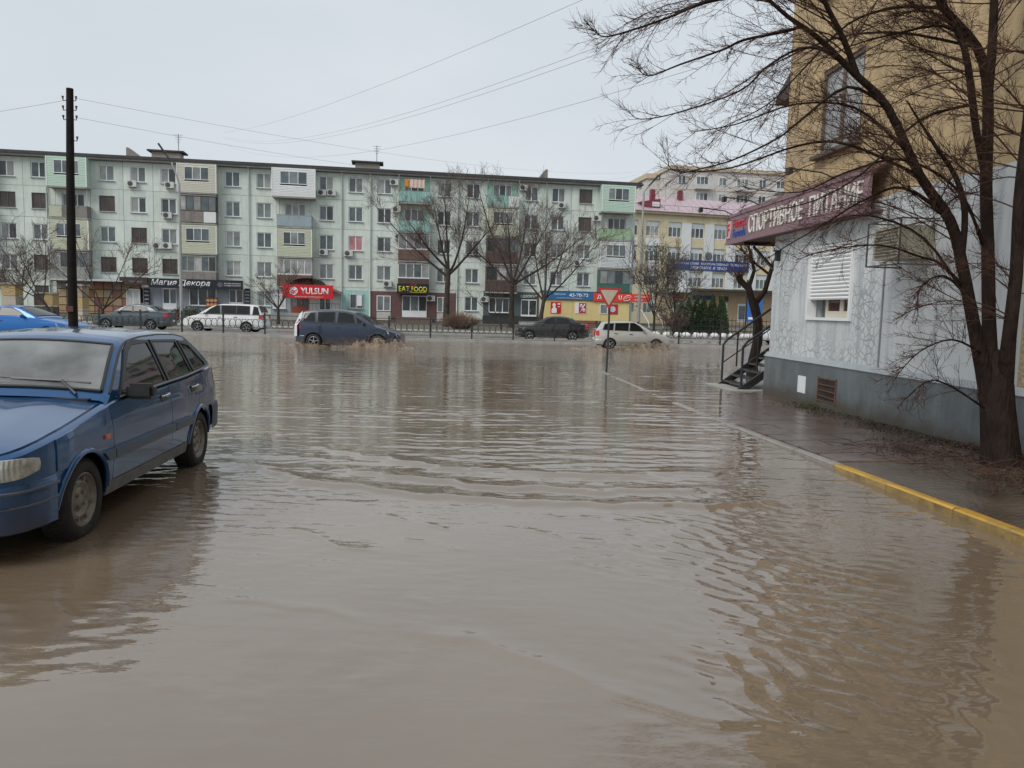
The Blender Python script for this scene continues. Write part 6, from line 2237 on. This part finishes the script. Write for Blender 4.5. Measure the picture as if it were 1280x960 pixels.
        dk = MB().lathe_y([(R_ * .66, -.02), (0.001, -.02)], 20).lathe_y([(R_ * .66, .02), (0.001, .02)], 20).mesh('brake_drum', under_m)
        for xw in s.xw:
            for sg in (-1, 1):
                o = obj('wheel', tme_, s.root, loc=(xw, sg * (s.W - W_ * .56 - .012), R_))
                o.rotation_euler = (0, RNG.uniform(0, 6), 0)
                obj('rim', rme, o); obj('brake_drum', dk, o)

    def side_patch(s, name, poly, mt, off=.01, both=True, parent=None, thick=.03, sg_only=None):
        """a piece lying on the flank: polygon in (x, z)"""
        for sg in ((-1, 1) if sg_only is None else (sg_only,)):
            n = len(poly)
            m = MB()
            m.add([(x, sg * (s.y(x, z) + off), z) for x, z in poly] + [(x, sg * (s.y(x, z) + off - thick), z) for x, z in poly],
                  [tuple(range(n)), tuple(range(2 * n - 1, n - 1, -1))] + [(i, (i + 1) % n, (i + 1) % n + n, i + n) for i in range(n)])
            m.build(name, mt, parent or s.root)

    def skin(s, name, x0, x1, zlo, zhi, mt, off=.008, nx=14, nz=8, sg_only=None, thick=.016, xs=None):
        """a body panel over the flank between two height curves"""
        for sg in ((-1, 1) if sg_only is None else (sg_only,)):
            X = sorted({x0, x1} | {x for x in (xs or s.stations(0, s.L)) if x0 < x < x1})
            outer, inner = [], []
            for x in X:
                a, b2 = zlo(x), zhi(x)
                for k in range(nz + 1):
                    z = a + (b2 - a) * k / nz
                    outer.append((x, sg * (s.y(x, z) + off), z)); inner.append((x, sg * (s.y(x, z) + off - thick), z))
            q = len(outer); c = nz + 1
            fs = [(i * c + k, (i + 1) * c + k, (i + 1) * c + k + 1, i * c + k + 1) for i in range(len(X) - 1) for k in range(nz)]
            edge = [k for k in range(c)] + [i * c + nz for i in range(1, len(X))] + [(len(X) - 1) * c + k for k in range(nz - 1, -1, -1)] + [i * c for i in range(len(X) - 2, 0, -1)]
            fs += [(edge[i], edge[(i + 1) % len(edge)], edge[(i + 1) % len(edge)] + q, edge[i] + q) for i in range(len(edge))]
            m = MB(); m.add(outer + inner, fs)
            m.build(name, mt, s.root, smooth=28)

    def end_box(s, name, x, y0, y1, z0, z1, mt, both=True, d=.05, parent=None):
        for sg in ((-1, 1) if both else (1,)):
            m = MB(); m.box(x - d / 2, x + d / 2, sg * y0, sg * y1, z0, z1); m.build(name, mt, parent or s.root)

    def mirrors(s, x, z, mt, size=(.10, .20, .13), sgs=(-1, 1)):
        for sg in sgs:
            bm = bmesh.new()
            bmesh.ops.create_cube(bm, size=1.0)
            bmesh.ops.scale(bm, vec=size, verts=bm.verts)
            bmesh.ops.bevel(bm, geom=bm.edges[:], offset=.028, segments=2, affect='EDGES')
            me = bpy.data.meshes.new('mirror'); bm.to_mesh(me); bm.free(); me.materials.append(mt)
            me.shade_smooth(); me.set_sharp_from_angle(angle=.6)
            yy = s.yg(x, z) + .04 + size[1] / 2
            o = obj('mirror', me, s.root, loc=(x, sg * yy, z))
            m = MB(); m.bar((0.01, -sg * size[1] * .4, -.03), (.03, -sg * (size[1] / 2 + .07), -.05), .05); m.build('mirror_arm', mt, o)


SEC = [(0, .88), (.2, .93), (.34, .975), (.5, 1.0), (.72, 1.0), (.78, .99), (.8, .98), (1.1, .92)]
# ---- the blue five-door hatchback in the foreground
HB = dict(L=4.10, W=1.64, H=1.40, R=.285, Ra=.345, axles=(.79, 3.25), sill=.24,
          plan=[(0, .70), (.02, .76), (.06, .83), (.14, .90), (.3, .95), (.6, .985), (1.2, 1.0), (2.8, 1.0), (3.4, .985), (3.8, .95), (4.0, .90), (4.07, .85), (4.1, .78)],
          belt=[(0, .69), (.03, .715), (.1, .735), (.3, .77), (.7, .83), (1.15, .90), (1.35, .925), (2.2, .935), (3.0, .955), (3.6, .985), (3.88, 1.0), (3.98, .98), (4.06, .88), (4.1, .72)],
          low=[(0, .30), (.1, .25), (.4, .25), (1.2, .24), (2.9, .24), (3.6, .30), (4.0, .34), (4.1, .40)],
          sec=SEC, crown=.04, tumble=.775,
          roof=[(1.22, .93), (1.4, 1.055), (1.6, 1.19), (1.80, 1.31), (1.9, 1.35), (2.0, 1.372), (2.3, 1.395), (2.7, 1.40), (3.1, 1.385), (3.3, 1.36), (3.42, 1.32), (3.6, 1.215), (3.78, 1.10), (3.92, 1.0)],
          ws=(1.30, 1.80), rw=(3.47, 3.84), ws_glass=fog_glass,
          panes=[[(1.50, .965), (2.40, .975), (2.34, 1.315), (2.02, 1.31), (1.88, 1.255)], [(2.52, .98), (3.12, .995), (3.02, 1.29), (2.46, 1.315)], [(3.24, 1.005), (3.66, 1.03), (3.34, 1.24), (3.14, 1.275)]])
blue_p = paint('blue_metallic', (.004, .074, .215), .4, .18, dirt=(.075, .075, .085))
hb = Car('parked_hatchback', 'muddy dark blue five door hatchback parked in the flood water', (-3.84, 4.53, -.03), math.atan2(.996, -.084), HB, blue_p, steel_rim, 1.035, detail=True)
zt_ = lambda x: hb.zt(x) - .018
mould_m = mat('moulding_blue', (.035, .065, .11), .35, .2, 5)
hb.skin('front_wing', .435, 1.205, lambda x: max(hb.zb(x) + .004, .25 if x > .9 else .56), zt_, blue_p)
hb.skin('front_door', 1.212, 2.425, lambda x: .335, zt_, blue_p)
hb.skin('rear_door', 2.433, 3.20, lambda x: max(.335, hb.zb(x) + .03 if x > 2.85 else .335), zt_, blue_p)
hb.skin('rear_wing', 3.208, 3.98, lambda x: max(hb.zb(x) + .004, .50 if x > 3.6 else .3), zt_, blue_p)
hb.skin('sill', 1.14, 2.895, lambda x: .225, lambda x: .328, mat('muddy_sill', (.15, .16, .17), .55, .3, 6), .012)
hb.skin('side_moulding', 1.17, 2.42, lambda x: .505, lambda x: .575, mould_m, .044, nz=4, thick=.04)
hb.skin('side_moulding', 2.436, 2.93, lambda x: .505, lambda x: .575, mould_m, .044, nz=4, thick=.04)
hb.skin('side_moulding', 1.0, 1.16, lambda x: max(.505, hb.zb(x) + .01), lambda x: .575, mould_m, .042, nz=4, thick=.04)
for xw in hb.xw:
    for sg in (-1, 1):
        m = MB()
        pts = [(xw - hb.Ra * math.cos(a), sg * (hb.y(xw - hb.Ra * math.cos(a), hb.R + hb.Ra * math.sin(a)) + .006), hb.R + hb.Ra * math.sin(a)) for a in np.linspace(.05, math.pi - .05, 24)]
        m.tube(pts, .022, 6); m.build('arch_lip', blue_p, hb.root, smooth=70)
# bumpers as one wrap-round shell each
def wrap(car, name, xs, z0, z1, off, mt, front=True):
    xs = sorted(xs)
    path = [(x, car.y(x, (z0 + z1) / 2) + off) for x in xs]
    end = xs[0] - off if front else xs[-1] + off
    if front:
        P = [(x, y) for x, y in path[::-1]] + [(end, path[0][1] * f) for f in (.85, .5, 0, -.5, -.85)] + [(x, -y) for x, y in path]
    else:
        P = [(x, y) for x, y in path] + [(end, path[-1][1] * f) for f in (.85, .5, 0, -.5, -.85)] + [(x, -y) for x, y in path[::-1]]
    m = MB()
    lay = [(-.03, z0), (-.006, z0 + .012), (0.0, z0 + (z1 - z0) * .35), (0.006, z0 + (z1 - z0) * .7), (.0, z1 - .015), (-.012, z1), (-.04, z1 + .002)]
    vs = []
    for d, z in lay:
        for x, y in P:
            rr = math.hypot(x - 2.0, y * 1.5)
            vs.append((x + d * ((x - 2.0) / rr), y + d * (y * 1.5 / rr), z))
    n = len(P)
    m.add(vs, [(i * n + k, i * n + k + 1, (i + 1) * n + k + 1, (i + 1) * n + k) for i in range(len(lay) - 1) for k in range(n - 1)])
    return m.build(name, mt, car.root, smooth=40)
fx = [0, .02, .06, .1, .15, .22, .3, .36, .42]
fb = wrap(hb, 'front_bumper', fx, .235, .545, .022, blue_p)
wrap(hb, 'bumper_strip', fx, .40, .415, .030, mat('strip_grey', (.10, .12, .15), .4))
wrap(hb, 'bumper_strip', fx, .497, .507, .028, mat('strip_grey', (.10, .12, .15), .4))
rx = [3.62, 3.7, 3.8, 3.9, 3.98, 4.03, 4.07, 4.1]
wrap(hb, 'rear_bumper', rx, .33, .60, .03, mat('bumper_blue_grey', (.05, .075, .11), .5, .15, 4), False)
# bonnet
m = MB()
nx, ny = 16, 12
vs = []
for i in range(nx + 1):
    x = .05 + (1.17 - .05) * i / nx
    yt = hb.y(x, hb.zt(x)) - .045
    for k in range(ny + 1):
        f = -1 + 2 * k / ny
        ff = f * yt / hb.y(x, hb.zt(x))
        vs.append((x, f * yt, hb.zt(x) + .04 * (1 - ff * ff) + .010 + (.012 * math.exp(-((abs(f) - .55) / .08) ** 2) if i > 1 else 0)))
fs = [(i * (ny + 1) + k, (i + 1) * (ny + 1) + k, (i + 1) * (ny + 1) + k + 1, i * (ny + 1) + k + 1) for i in range(nx) for k in range(ny)]
bd = [k for k in range(ny + 1)] + [i * (ny + 1) + ny for i in range(1, nx + 1)] + [nx * (ny + 1) + k for k in range(ny - 1, -1, -1)] + [i * (ny + 1) for i in range(nx - 1, 0, -1)]
q = len(vs)
low_ = [(x, y, z - .02) for x, y, z in vs]
m.add(vs + low_, fs + [(bd[i], bd[(i + 1) % len(bd)], bd[(i + 1) % len(bd)] + q, bd[i] + q) for i in range(len(bd))])
m.build('bonnet', blue_p, hb.root, smooth=35)


def blob(size, seg=3):
    bm = bmesh.new()
    bmesh.ops.create_cube(bm, size=1.0)
    bmesh.ops.bevel(bm, geom=bm.edges[:], offset=.28, segments=4, affect='EDGES')
    bmesh.ops.scale(bm, vec=size, verts=bm.verts)
    return bm


def corner_lamp(car, name, mt, xs, y_in, zc, h_front, h_back, off, sg):
    """a lamp unit lying across the nose and round the corner of the wing"""
    path = [(-off, y_in + (car.y(0.0, zc) * .96 - y_in) * t) for t in (0, .35, .7, .95)] + [(x, car.y(x, zc) + off) for x in xs]
    n = len(path)
    m = MB(); vs = []
    lay = [(-.05, -.5), (0.0, -.46), (.012, -.2), (.014, .15), (.004, .44), (-.05, .5)]
    for d, f in lay:
        for i, (x, y) in enumerate(path):
            t = i / (n - 1)
            h = h_front + (h_back - h_front) * max(0, (t - .55) / .45) ** 1.4
            k = min(1, i / 3)
            vs.append((x - d * (1 - k * .7), sg * (y + d * k * .8), zc + f * h + .02 * t))
    m.add(vs, [(i * n + k, i * n + k + 1, (i + 1) * n + k + 1, (i + 1) * n + k) for i in range(len(lay) - 1) for k in range(n - 1)])
    m.add([vs[l * n] for l in range(len(lay))], [tuple(range(len(lay)))])
    m.add([vs[l * n + n - 1] for l in range(len(lay))], [tuple(range(len(lay)))])
    return m.build(name, mt, car.root, smooth=50)


for sg in (-1, 1):
    o = corner_lamp(hb, 'headlight', lens_clear, [.02, .05, .09, .13, .17, .21, .25], .34, .632, .145, .085, .014, sg)
    m = MB(); m.lathe_y([(0, 0), (.05, 0.0), (.058, -.012)], 18, (0, 0, 0))
    q = m.build('reflector', chrome, o, loc=(-.033, sg * .47, .632)); q.rotation_euler = (0, 0, -math.pi / 2)
m = MB(); m.box(-.03, .0, -.36, .36, .58, .66); m.build('grille', black_pl, hb.root)
hb.side_patch('side_repeater', [(1.06, .665), (1.13, .665), (1.13, .695), (1.06, .695)], lens_amber, .022)
hb.side_patch('tail_light', [(3.9, .66), (4.04, .66), (4.02, .88), (3.92, .92)], lens_red, .012)
for x in (2.22, 3.02):
    hb.side_patch('door_handle', [(x, .795), (x + .10, .795), (x + .12, .815), (x + .12, .85), (x + .1, .865), (x, .865), (x - .02, .83)], black_pl, .013, thick=.012)
    for sg in (-1, 1):
        m = MB(); yy = sg * (hb.y(x, .83) + .034); m.tube([(x - .01, yy - sg * .02, .845), (x + .03, yy, .85), (x + .13, yy, .855), (x + .17, yy - sg * .025, .855)], .011, 6); m.build('handle_bar', chrome, hb.root)
hb.mirrors(1.54, .97, black_pl, (.11, .215, .125))
# what shows through the windscreen: dashboard, wheel, seats
trim_m = mat('grey_trim', (.06, .06, .065), .8, .15, 4)
m = MB(); m.box(1.18, 1.62, -.66, .66, .80, .93); m.box(1.30, 1.55, .12, .56, .93, .99) if False else m.box(1.34, 1.60, -.58, -.14, .931, .99); m.build('dashboard', trim_m, hb.root)
m = MB(); m.tube([(1.70 + .05 * math.cos(a), -.36 + .185 * math.sin(a), .93 + .17 * math.cos(a)) for a in np.linspace(0, 2 * math.pi, 25)], .016, 6, False)
m.bar((1.70, -.53, .93), (1.70, -.19, .93), .03); m.tube([(1.70, -.36, .93), (1.5, -.36, .86)], .03, 6); m.build('steering_wheel', black_pl, hb.root)
for y0 in (-.36, .36):
    m = MB()
    m.prism([(2.05, .45), (2.25, .45), (2.42, 1.06), (2.36, 1.10), (2.27, 1.06)], y0 - .23, y0 + .23)
    m.prism([(2.30, 1.12), (2.40, 1.12), (2.42, 1.26), (2.34, 1.27)], y0 - .12, y0 + .12)
    m.prism([(1.7, .42), (2.2, .40), (2.2, .52), (1.7, .56)], y0 - .24, y0 + .24)
    m.build('seat', mat('seat_grey', (.10, .10, .11), .9, .2, 8), hb.root)
m = MB(); m.prism([(3.0, .5), (3.2, .5), (3.34, 1.05), (3.24, 1.05)], -.6, .6); m.build('rear_seat', mat('seat_grey', (.10, .10, .11)), hb.root)
m = MB(); m.box(1.80, 1.83, -.11, .11, 1.22, 1.28); m.bar((1.82, 0, 1.28), (1.80, 0, 1.33), .015); m.build('rear_view_mirror', black_pl, hb.root)
# drip rail, belt strip, wipers
for sg in (-1, 1):
    m = MB(); m.tube([(x, sg * (hb.yg(x, hb.zr(x)) + .004), hb.zr(x) - .03) for x in np.linspace(1.32, 3.85, 30)], .011, 5); m.build('drip_rail', black_pl, hb.root)
    m = MB(); m.tube([(x, sg * (hb.yg(x, hb.zt(x)) + .012), hb.zt(x) + .012) for x in np.linspace(1.45, 3.72, 24)], .010, 5); m.build('belt_strip', mat('belt_grey', (.25, .27, .28), .4), hb.root)
for y0, y1 in ((-.60, -.02), (-.02, .50)):
    m = MB(); zf = lambda x: hb.zr(x) + .05
    m.tube([(1.24, y0 + .05, .975), (1.34, y0 + .2, 1.065), (1.37, y1, 1.075)], .011, 5)
    m.tube([(1.36, y0 + .0, 1.05), (1.38, y1 + .08, 1.085)], .008, 5); m.build('wiper', black_pl, hb.root)
m = MB(); m.box(1.17, 1.26, -.66, .66, .925, .945); m.build('cowl_grille', black_pl, hb.root)
m = MB(); m.tube([(3.9, 0, 1.0), (3.95, .0, 1.01)], .01, 5)
sp_ = MB(); sp_.add([(3.86, -.58, 1.005), (3.86, .58, 1.005), (4.04, .54, 1.03), (4.04, -.54, 1.03), (3.86, -.58, .98), (3.86, .58, .98), (4.04, .54, 1.0), (4.04, -.54, 1.0)],
                    [(0, 1, 2, 3), (7, 6, 5, 4), (0, 4, 5, 1), (1, 5, 6, 2), (2, 6, 7, 3), (3, 7, 4, 0)])
sp_.build('spoiler', blue_p, hb.root)


# ---- the other cars
def small_car(name, label, loc, rotz, spec, pm, scale=1.0, front_lamp=True, rim=alloy_rim, sub=0.0, group=None):
    c = Car(name, label, (loc[0], loc[1], loc[2] - sub), rotz, spec, pm, rim, scale, group)
    L = spec['L']
    zf = c.zt(.12)
    c.side_patch('headlight', [(.10, zf - .13), (.5, zf + .0), (.56, c.zt(.56) - .03), (.16, zf - .015)], lens_clear, .008)
    c.end_box('headlight', .06, c.W * .45, c.W * .74, zf - .15, zf - .03, lens_clear)
    zb2 = spec.get('tail', (.72, 1.0))
    c.side_patch('tail_light', [(L - .24, zb2[0] + .03), (L - .04, zb2[0]), (L - .06, zb2[1]), (L - .22, zb2[1] + .03)], lens_red, .01)
    c.end_box('tail_light', L - .02, c.W * .58, c.W * .80, zb2[0], zb2[1], lens_red)
    c.end_box('number_plate', L + .0, 0, .26, .5, .61, sign_white, False)
    wrap(c, 'front_bumper', [0.01, .05, .1, .2, .3, .4], .24, .5, .015, pm)
    wrap(c, 'rear_bumper', [L - .4, L - .3, L - .2, L - .1, L - .05, L - .01], .28, .55, .02, pm, False)
    c.mirrors(spec['ws'][0] + .42, c.zt(1.6) + .07, pm, (.10, .18, .12))
    hs = spec.get('handles', ())
    for x in hs:
        c.side_patch('door_handle', [(x, c.zt(x) - .16), (x + .18, c.zt(x) - .15), (x + .18, c.zt(x) - .12), (x, c.zt(x) - .13)], black_pl, .025)
    for x in spec.get('gaps', ()):
        c.side_patch('door_gap', [(x, .34), (x + .012, .34), (x + .012, c.zt(x) - .03), (x, c.zt(x) - .03)], black_pl, .003, thick=.01)
    c.side_patch('side_trim', [(c.xw[0] + c.Ra + .05, .40), (c.xw[1] - c.Ra - .05, .42), (c.xw[1] - c.Ra - .05, .46), (c.xw[0] + c.Ra + .05, .44)], pm, .015)
    return c


PLAN = lambda L: [(0, .66), (.03, .76), (.1, .86), (.25, .93), (.6, .98), (1.2, 1.0), (L - 1.2, 1.0), (L - .5, .97), (L - .2, .92), (L - .05, .86), (L, .78)]
MPV = dict(L=4.42, W=1.78, H=1.63, R=.315, Ra=.375, axles=(.93, 3.62), plan=PLAN(4.42), sec=[(0, .9), (.3, .97), (.6, 1), (.9, 1), (1.2, .95)], crown=.04, tumble=.80,
           belt=[(0, .58), (.05, .66), (.2, .74), (.5, .84), (.95, .97), (1.25, 1.02), (2.2, 1.05), (3.4, 1.09), (4.2, 1.12), (4.36, 1.08), (4.42, .8)],
           roof=[(.98, .98), (1.3, 1.18), (1.7, 1.42), (1.95, 1.53), (2.2, 1.59), (2.6, 1.63), (3.2, 1.625), (3.8, 1.59), (4.08, 1.55), (4.2, 1.46), (4.36, 1.10)],
           ws=(1.1, 1.88), rw=(4.12, 4.32), panes=[[(1.42, 1.10), (1.78, 1.11), (1.84, 1.36)], [(1.88, 1.11), (2.62, 1.12), (2.58, 1.54), (2.28, 1.53), (1.98, 1.45)], [(2.74, 1.125), (3.44, 1.14), (3.44, 1.53), (2.74, 1.55)], [(3.54, 1.14), (4.06, 1.16), (3.98, 1.45), (3.6, 1.51)]],
           tail=(.80, 1.10), handles=(2.5, 3.3), gaps=(1.5, 2.68, 3.45))
navy = paint('navy_paint', (.012, .024, .055), .2, .35)
za = small_car('moving_minivan', 'dark blue minivan with pale tailgate ploughing through the flood', (-4.72, 32.6, -.15), math.pi - .02, MPV, navy, 1.0, group=None)
# pale tailgate
m = MB()
m.add([(4.24, -.66, 1.46), (4.24, .66, 1.46), (4.45, .74, .98), (4.45, -.74, .98), (4.46, .74, .5), (4.46, -.74, .5), (4.10, .70, 1.57), (4.10, -.70, 1.57), (4.16, .77, 1.2), (4.16, -.77, 1.2), (4.30, .88, .98), (4.30, -.88, .98), (4.30, .89, .52), (4.30, -.89, .52)],
      [(0, 1, 2, 3), (3, 2, 4, 5), (7, 6, 1, 0), (6, 8, 2, 1), (8, 10, 2), (10, 12, 4, 2), (7, 0, 3, 9), (9, 3, 11), (11, 3, 5, 13)])
m.build('tailgate', mat('pale_tailgate', (.62, .64, .65), .35, .05, 2, coat=.5), za.root)
WAG = dict(L=4.05, W=1.68, H=1.50, R=.29, Ra=.345, axles=(.80, 3.25), plan=PLAN(4.05), sec=SEC, crown=.04, tumble=.80,
           belt=[(0, .58), (.05, .66), (.25, .76), (.7, .87), (1.0, .93), (2.0, .97), (3.2, 1.0), (3.9, 1.02), (4.0, .98), (4.05, .75)],
           roof=[(.95, .94), (1.25, 1.12), (1.6, 1.33), (1.85, 1.43), (2.2, 1.49), (2.7, 1.50), (3.3, 1.47), (3.65, 1.43), (3.75, 1.37), (3.97, 1.02)],
           ws=(1.05, 1.75), rw=(3.70, 3.92), panes=[[(1.45, 1.02), (2.2, 1.03), (2.16, 1.41), (1.96, 1.40), (1.72, 1.26)], [(2.32, 1.03), (2.98, 1.04), (2.95, 1.39), (2.28, 1.41)], [(3.12, 1.045), (3.62, 1.06), (3.5, 1.33), (3.08, 1.38)]],
           tail=(.70, .98), handles=(2.05, 2.85), gaps=(1.35, 2.26, 3.05))
silver = paint('silver_paint', (.46, .455, .42), .25, .4)
ka = small_car('moving_wagon', 'silver estate car throwing up muddy water past the give way sign', (7.18, 35.3, -.02), math.pi + .02, WAG, silver, .86)
VAN = dict(L=4.62, W=1.76, H=1.62, R=.31, Ra=.365, axles=(.92, 3.70), plan=PLAN(4.62), sec=SEC, crown=.04, tumble=.82,
           belt=[(0, .6), (.05, .7), (.25, .82), (.6, .92), (1.0, .99), (2.0, 1.02), (3.6, 1.04), (4.45, 1.05), (4.57, 1.0), (4.62, .8)],
           roof=[(.85, .97), (1.2, 1.17), (1.6, 1.42), (1.85, 1.53), (2.2, 1.6), (2.8, 1.62), (3.6, 1.61), (4.2, 1.57), (4.35, 1.5), (4.56, 1.05)],
           ws=(.95, 1.78), rw=(4.3, 4.5), panes=[[(1.35, 1.08), (2.2, 1.09), (2.16, 1.53), (1.98, 1.52), (1.66, 1.33)], [(2.3, 1.09), (3.1, 1.09), (3.1, 1.54), (2.27, 1.54)], [(3.16, 1.09), (3.86, 1.09), (3.84, 1.52), (3.16, 1.54)], [(4.06, 1.09), (4.4, 1.09), (4.3, 1.44), (4.1, 1.5)]],
           tail=(.80, 1.02), handles=(2.1, 3.0), gaps=(1.4, 2.24, 3.14))
wpaint = paint('white_paint', (.70, .71, .70), 0, .35)
small_car('white_minivan', 'white minivan behind the median fence before the decor shop', (-18.6, 43.4, 0.0), .02, VAN, wpaint, .98)
SED = dict(L=4.35, W=1.70, H=1.46, R=.30, Ra=.355, axles=(.85, 3.40), plan=PLAN(4.35), sec=SEC, crown=.04, tumble=.78,
           belt=[(0, .56), (.05, .64), (.3, .76), (.8, .88), (1.15, .94), (2.0, .96), (3.2, 1.0), (3.6, 1.03), (4.2, 1.05), (4.3, 1.0), (4.35, .75)],
           roof=[(1.1, .95), (1.4, 1.12), (1.75, 1.31), (2.0, 1.41), (2.3, 1.455), (2.7, 1.46), (3.1, 1.42), (3.4, 1.32), (3.7, 1.15), (3.92, 1.05)],
           ws=(1.2, 1.9), rw=(3.35, 3.8), panes=[[(1.62, 1.03), (2.35, 1.04), (2.32, 1.38), (2.1, 1.37), (1.86, 1.25)], [(2.45, 1.04), (3.3, 1.07), (3.08, 1.34), (2.42, 1.38)]],
           tail=(.76, 1.0), handles=(2.2, 3.1), gaps=(1.5, 2.4, 3.25))
blackp = paint('black_paint', (.012, .012, .014), 0, .3)
small_car('black_sedan', 'black sedan behind the median fence before the yellow corner shop', (.10, 42.4, 0.0), -.02, SED, blackp, .93)
tealp = paint('teal_paint', (.055, .08, .095), .3, .35)
small_car('teal_sedan', 'grey teal sedan behind the fence in front of the white minivan', (-24.0, 44.0, 0.0), .03, SED, tealp, .98)
bluep = paint('bright_blue_paint', (.008, .13, .42), .3, .25, dirty=False)
CPE = dict(L=4.2, W=1.74, H=1.39, R=.30, Ra=.355, axles=(.88, 3.42), plan=PLAN(4.2), sec=SEC, crown=.04, tumble=.74,
           belt=[(0, .56), (.05, .64), (.3, .76), (.8, .86), (1.25, .93), (2.0, .95), (3.2, .99), (3.9, 1.0), (4.15, .95), (4.2, .75)],
           roof=[(1.2, .94), (1.55, 1.11), (1.95, 1.28), (2.2, 1.35), (2.5, 1.385), (2.8, 1.39), (3.2, 1.35), (3.6, 1.22), (4.0, 1.0)],
           ws=(1.35, 2.1), rw=(3.4, 3.85), panes=[[(1.75, 1.02), (2.75, 1.03), (2.75, 1.33), (2.35, 1.31), (2.02, 1.19)], [(2.84, 1.03), (3.6, 1.05), (3.2, 1.26), (2.84, 1.32)]],
           tail=(.74, .98), handles=(2.6,), gaps=(1.65, 2.8))
small_car('blue_coupe', 'bright blue coupe on the road beyond the parked hatchback', (-16.75, 29.6, -.02), math.pi - .03, CPE, bluep, 1.0)
small_car('white_hatchback', 'white hatchback behind the fence by the metal stairs', (14.9, 45.5, 0.0), .1, WAG, wpaint, .95)


# ------------------------------------------------------------------ muddy bow waves of the moving cars
def splash(label, x0, y0, L, hmax, seed, back=0.0, n=3200):
    rng = random.Random(seed)
    m = MB()
    # the heaped-up bow wave, broken along its crest
    N, K = 70, 14
    ph = [rng.uniform(0, 6.28) for _ in range(8)]
    vs = []
    for i in range(N + 1):
        t = i / N
        env = math.sin(math.pi * min(1, max(0, t))) ** .6
        for k in range(K + 1):
            s_ = k / K
            bell = math.sin(math.pi * s_) ** 1.3
            rough = .62 + .2 * math.sin(t * 23 + ph[0] + 5 * s_) + .16 * math.sin(t * 47 + ph[1] - 9 * s_) + .12 * math.sin(t * 83 + ph[2] + 14 * s_)
            vs.append((x0 + L * t + .05 * math.sin(9 * s_ + ph[3]), y0 + .25 - 1.3 * s_ + .08 * math.sin(t * 15 + ph[4]), -.03 + hmax * env * bell * rough))
    m.add(vs, [(i * (K + 1) + k, (i + 1) * (K + 1) + k, (i + 1) * (K + 1) + k + 1, i * (K + 1) + k + 1) for i in range(N) for k in range(K)])
    for k in range(n):
        t = rng.betavariate(2, 2) * 1.25 - .12
        z = abs(rng.gauss(0, hmax * .6)) * (1.15 - abs(t - .5))
        p = Vector((x0 + L * t, y0 - .4 + rng.gauss(0, .35), z))
        r = rng.uniform(.006, .024) * (1.2 - .6 * z / (hmax * 2 + .01))
        d = [Vector((rng.gauss(0, 1), rng.gauss(0, 1), rng.gauss(0, 1))).normalized() * r for _ in range(4)]
        m.add([p + q for q in d], [(0, 1, 2), (0, 2, 3), (0, 3, 1), (1, 3, 2)])
    o = m.build('water_spray', mat('muddy_spray', (.20, .145, .10), .3, .35, 9), None, label=label, cat='water spray', kind='stuff')
    return o


splash('brown spray thrown up along the front of the dark blue minivan', -6.9, 31.7, 2.9, .46, 1)
splash('brown wash trailing behind the dark blue minivan', -10.2, 31.9, 2.6, .16, 2, n=700)
splash('brown spray thrown up by the front wheel of the silver estate car', 4.9, 34.5, 2.5, .5, 3)
splash('brown wash behind the silver estate car', 2.4, 34.6, 2.2, .15, 4, n=600)
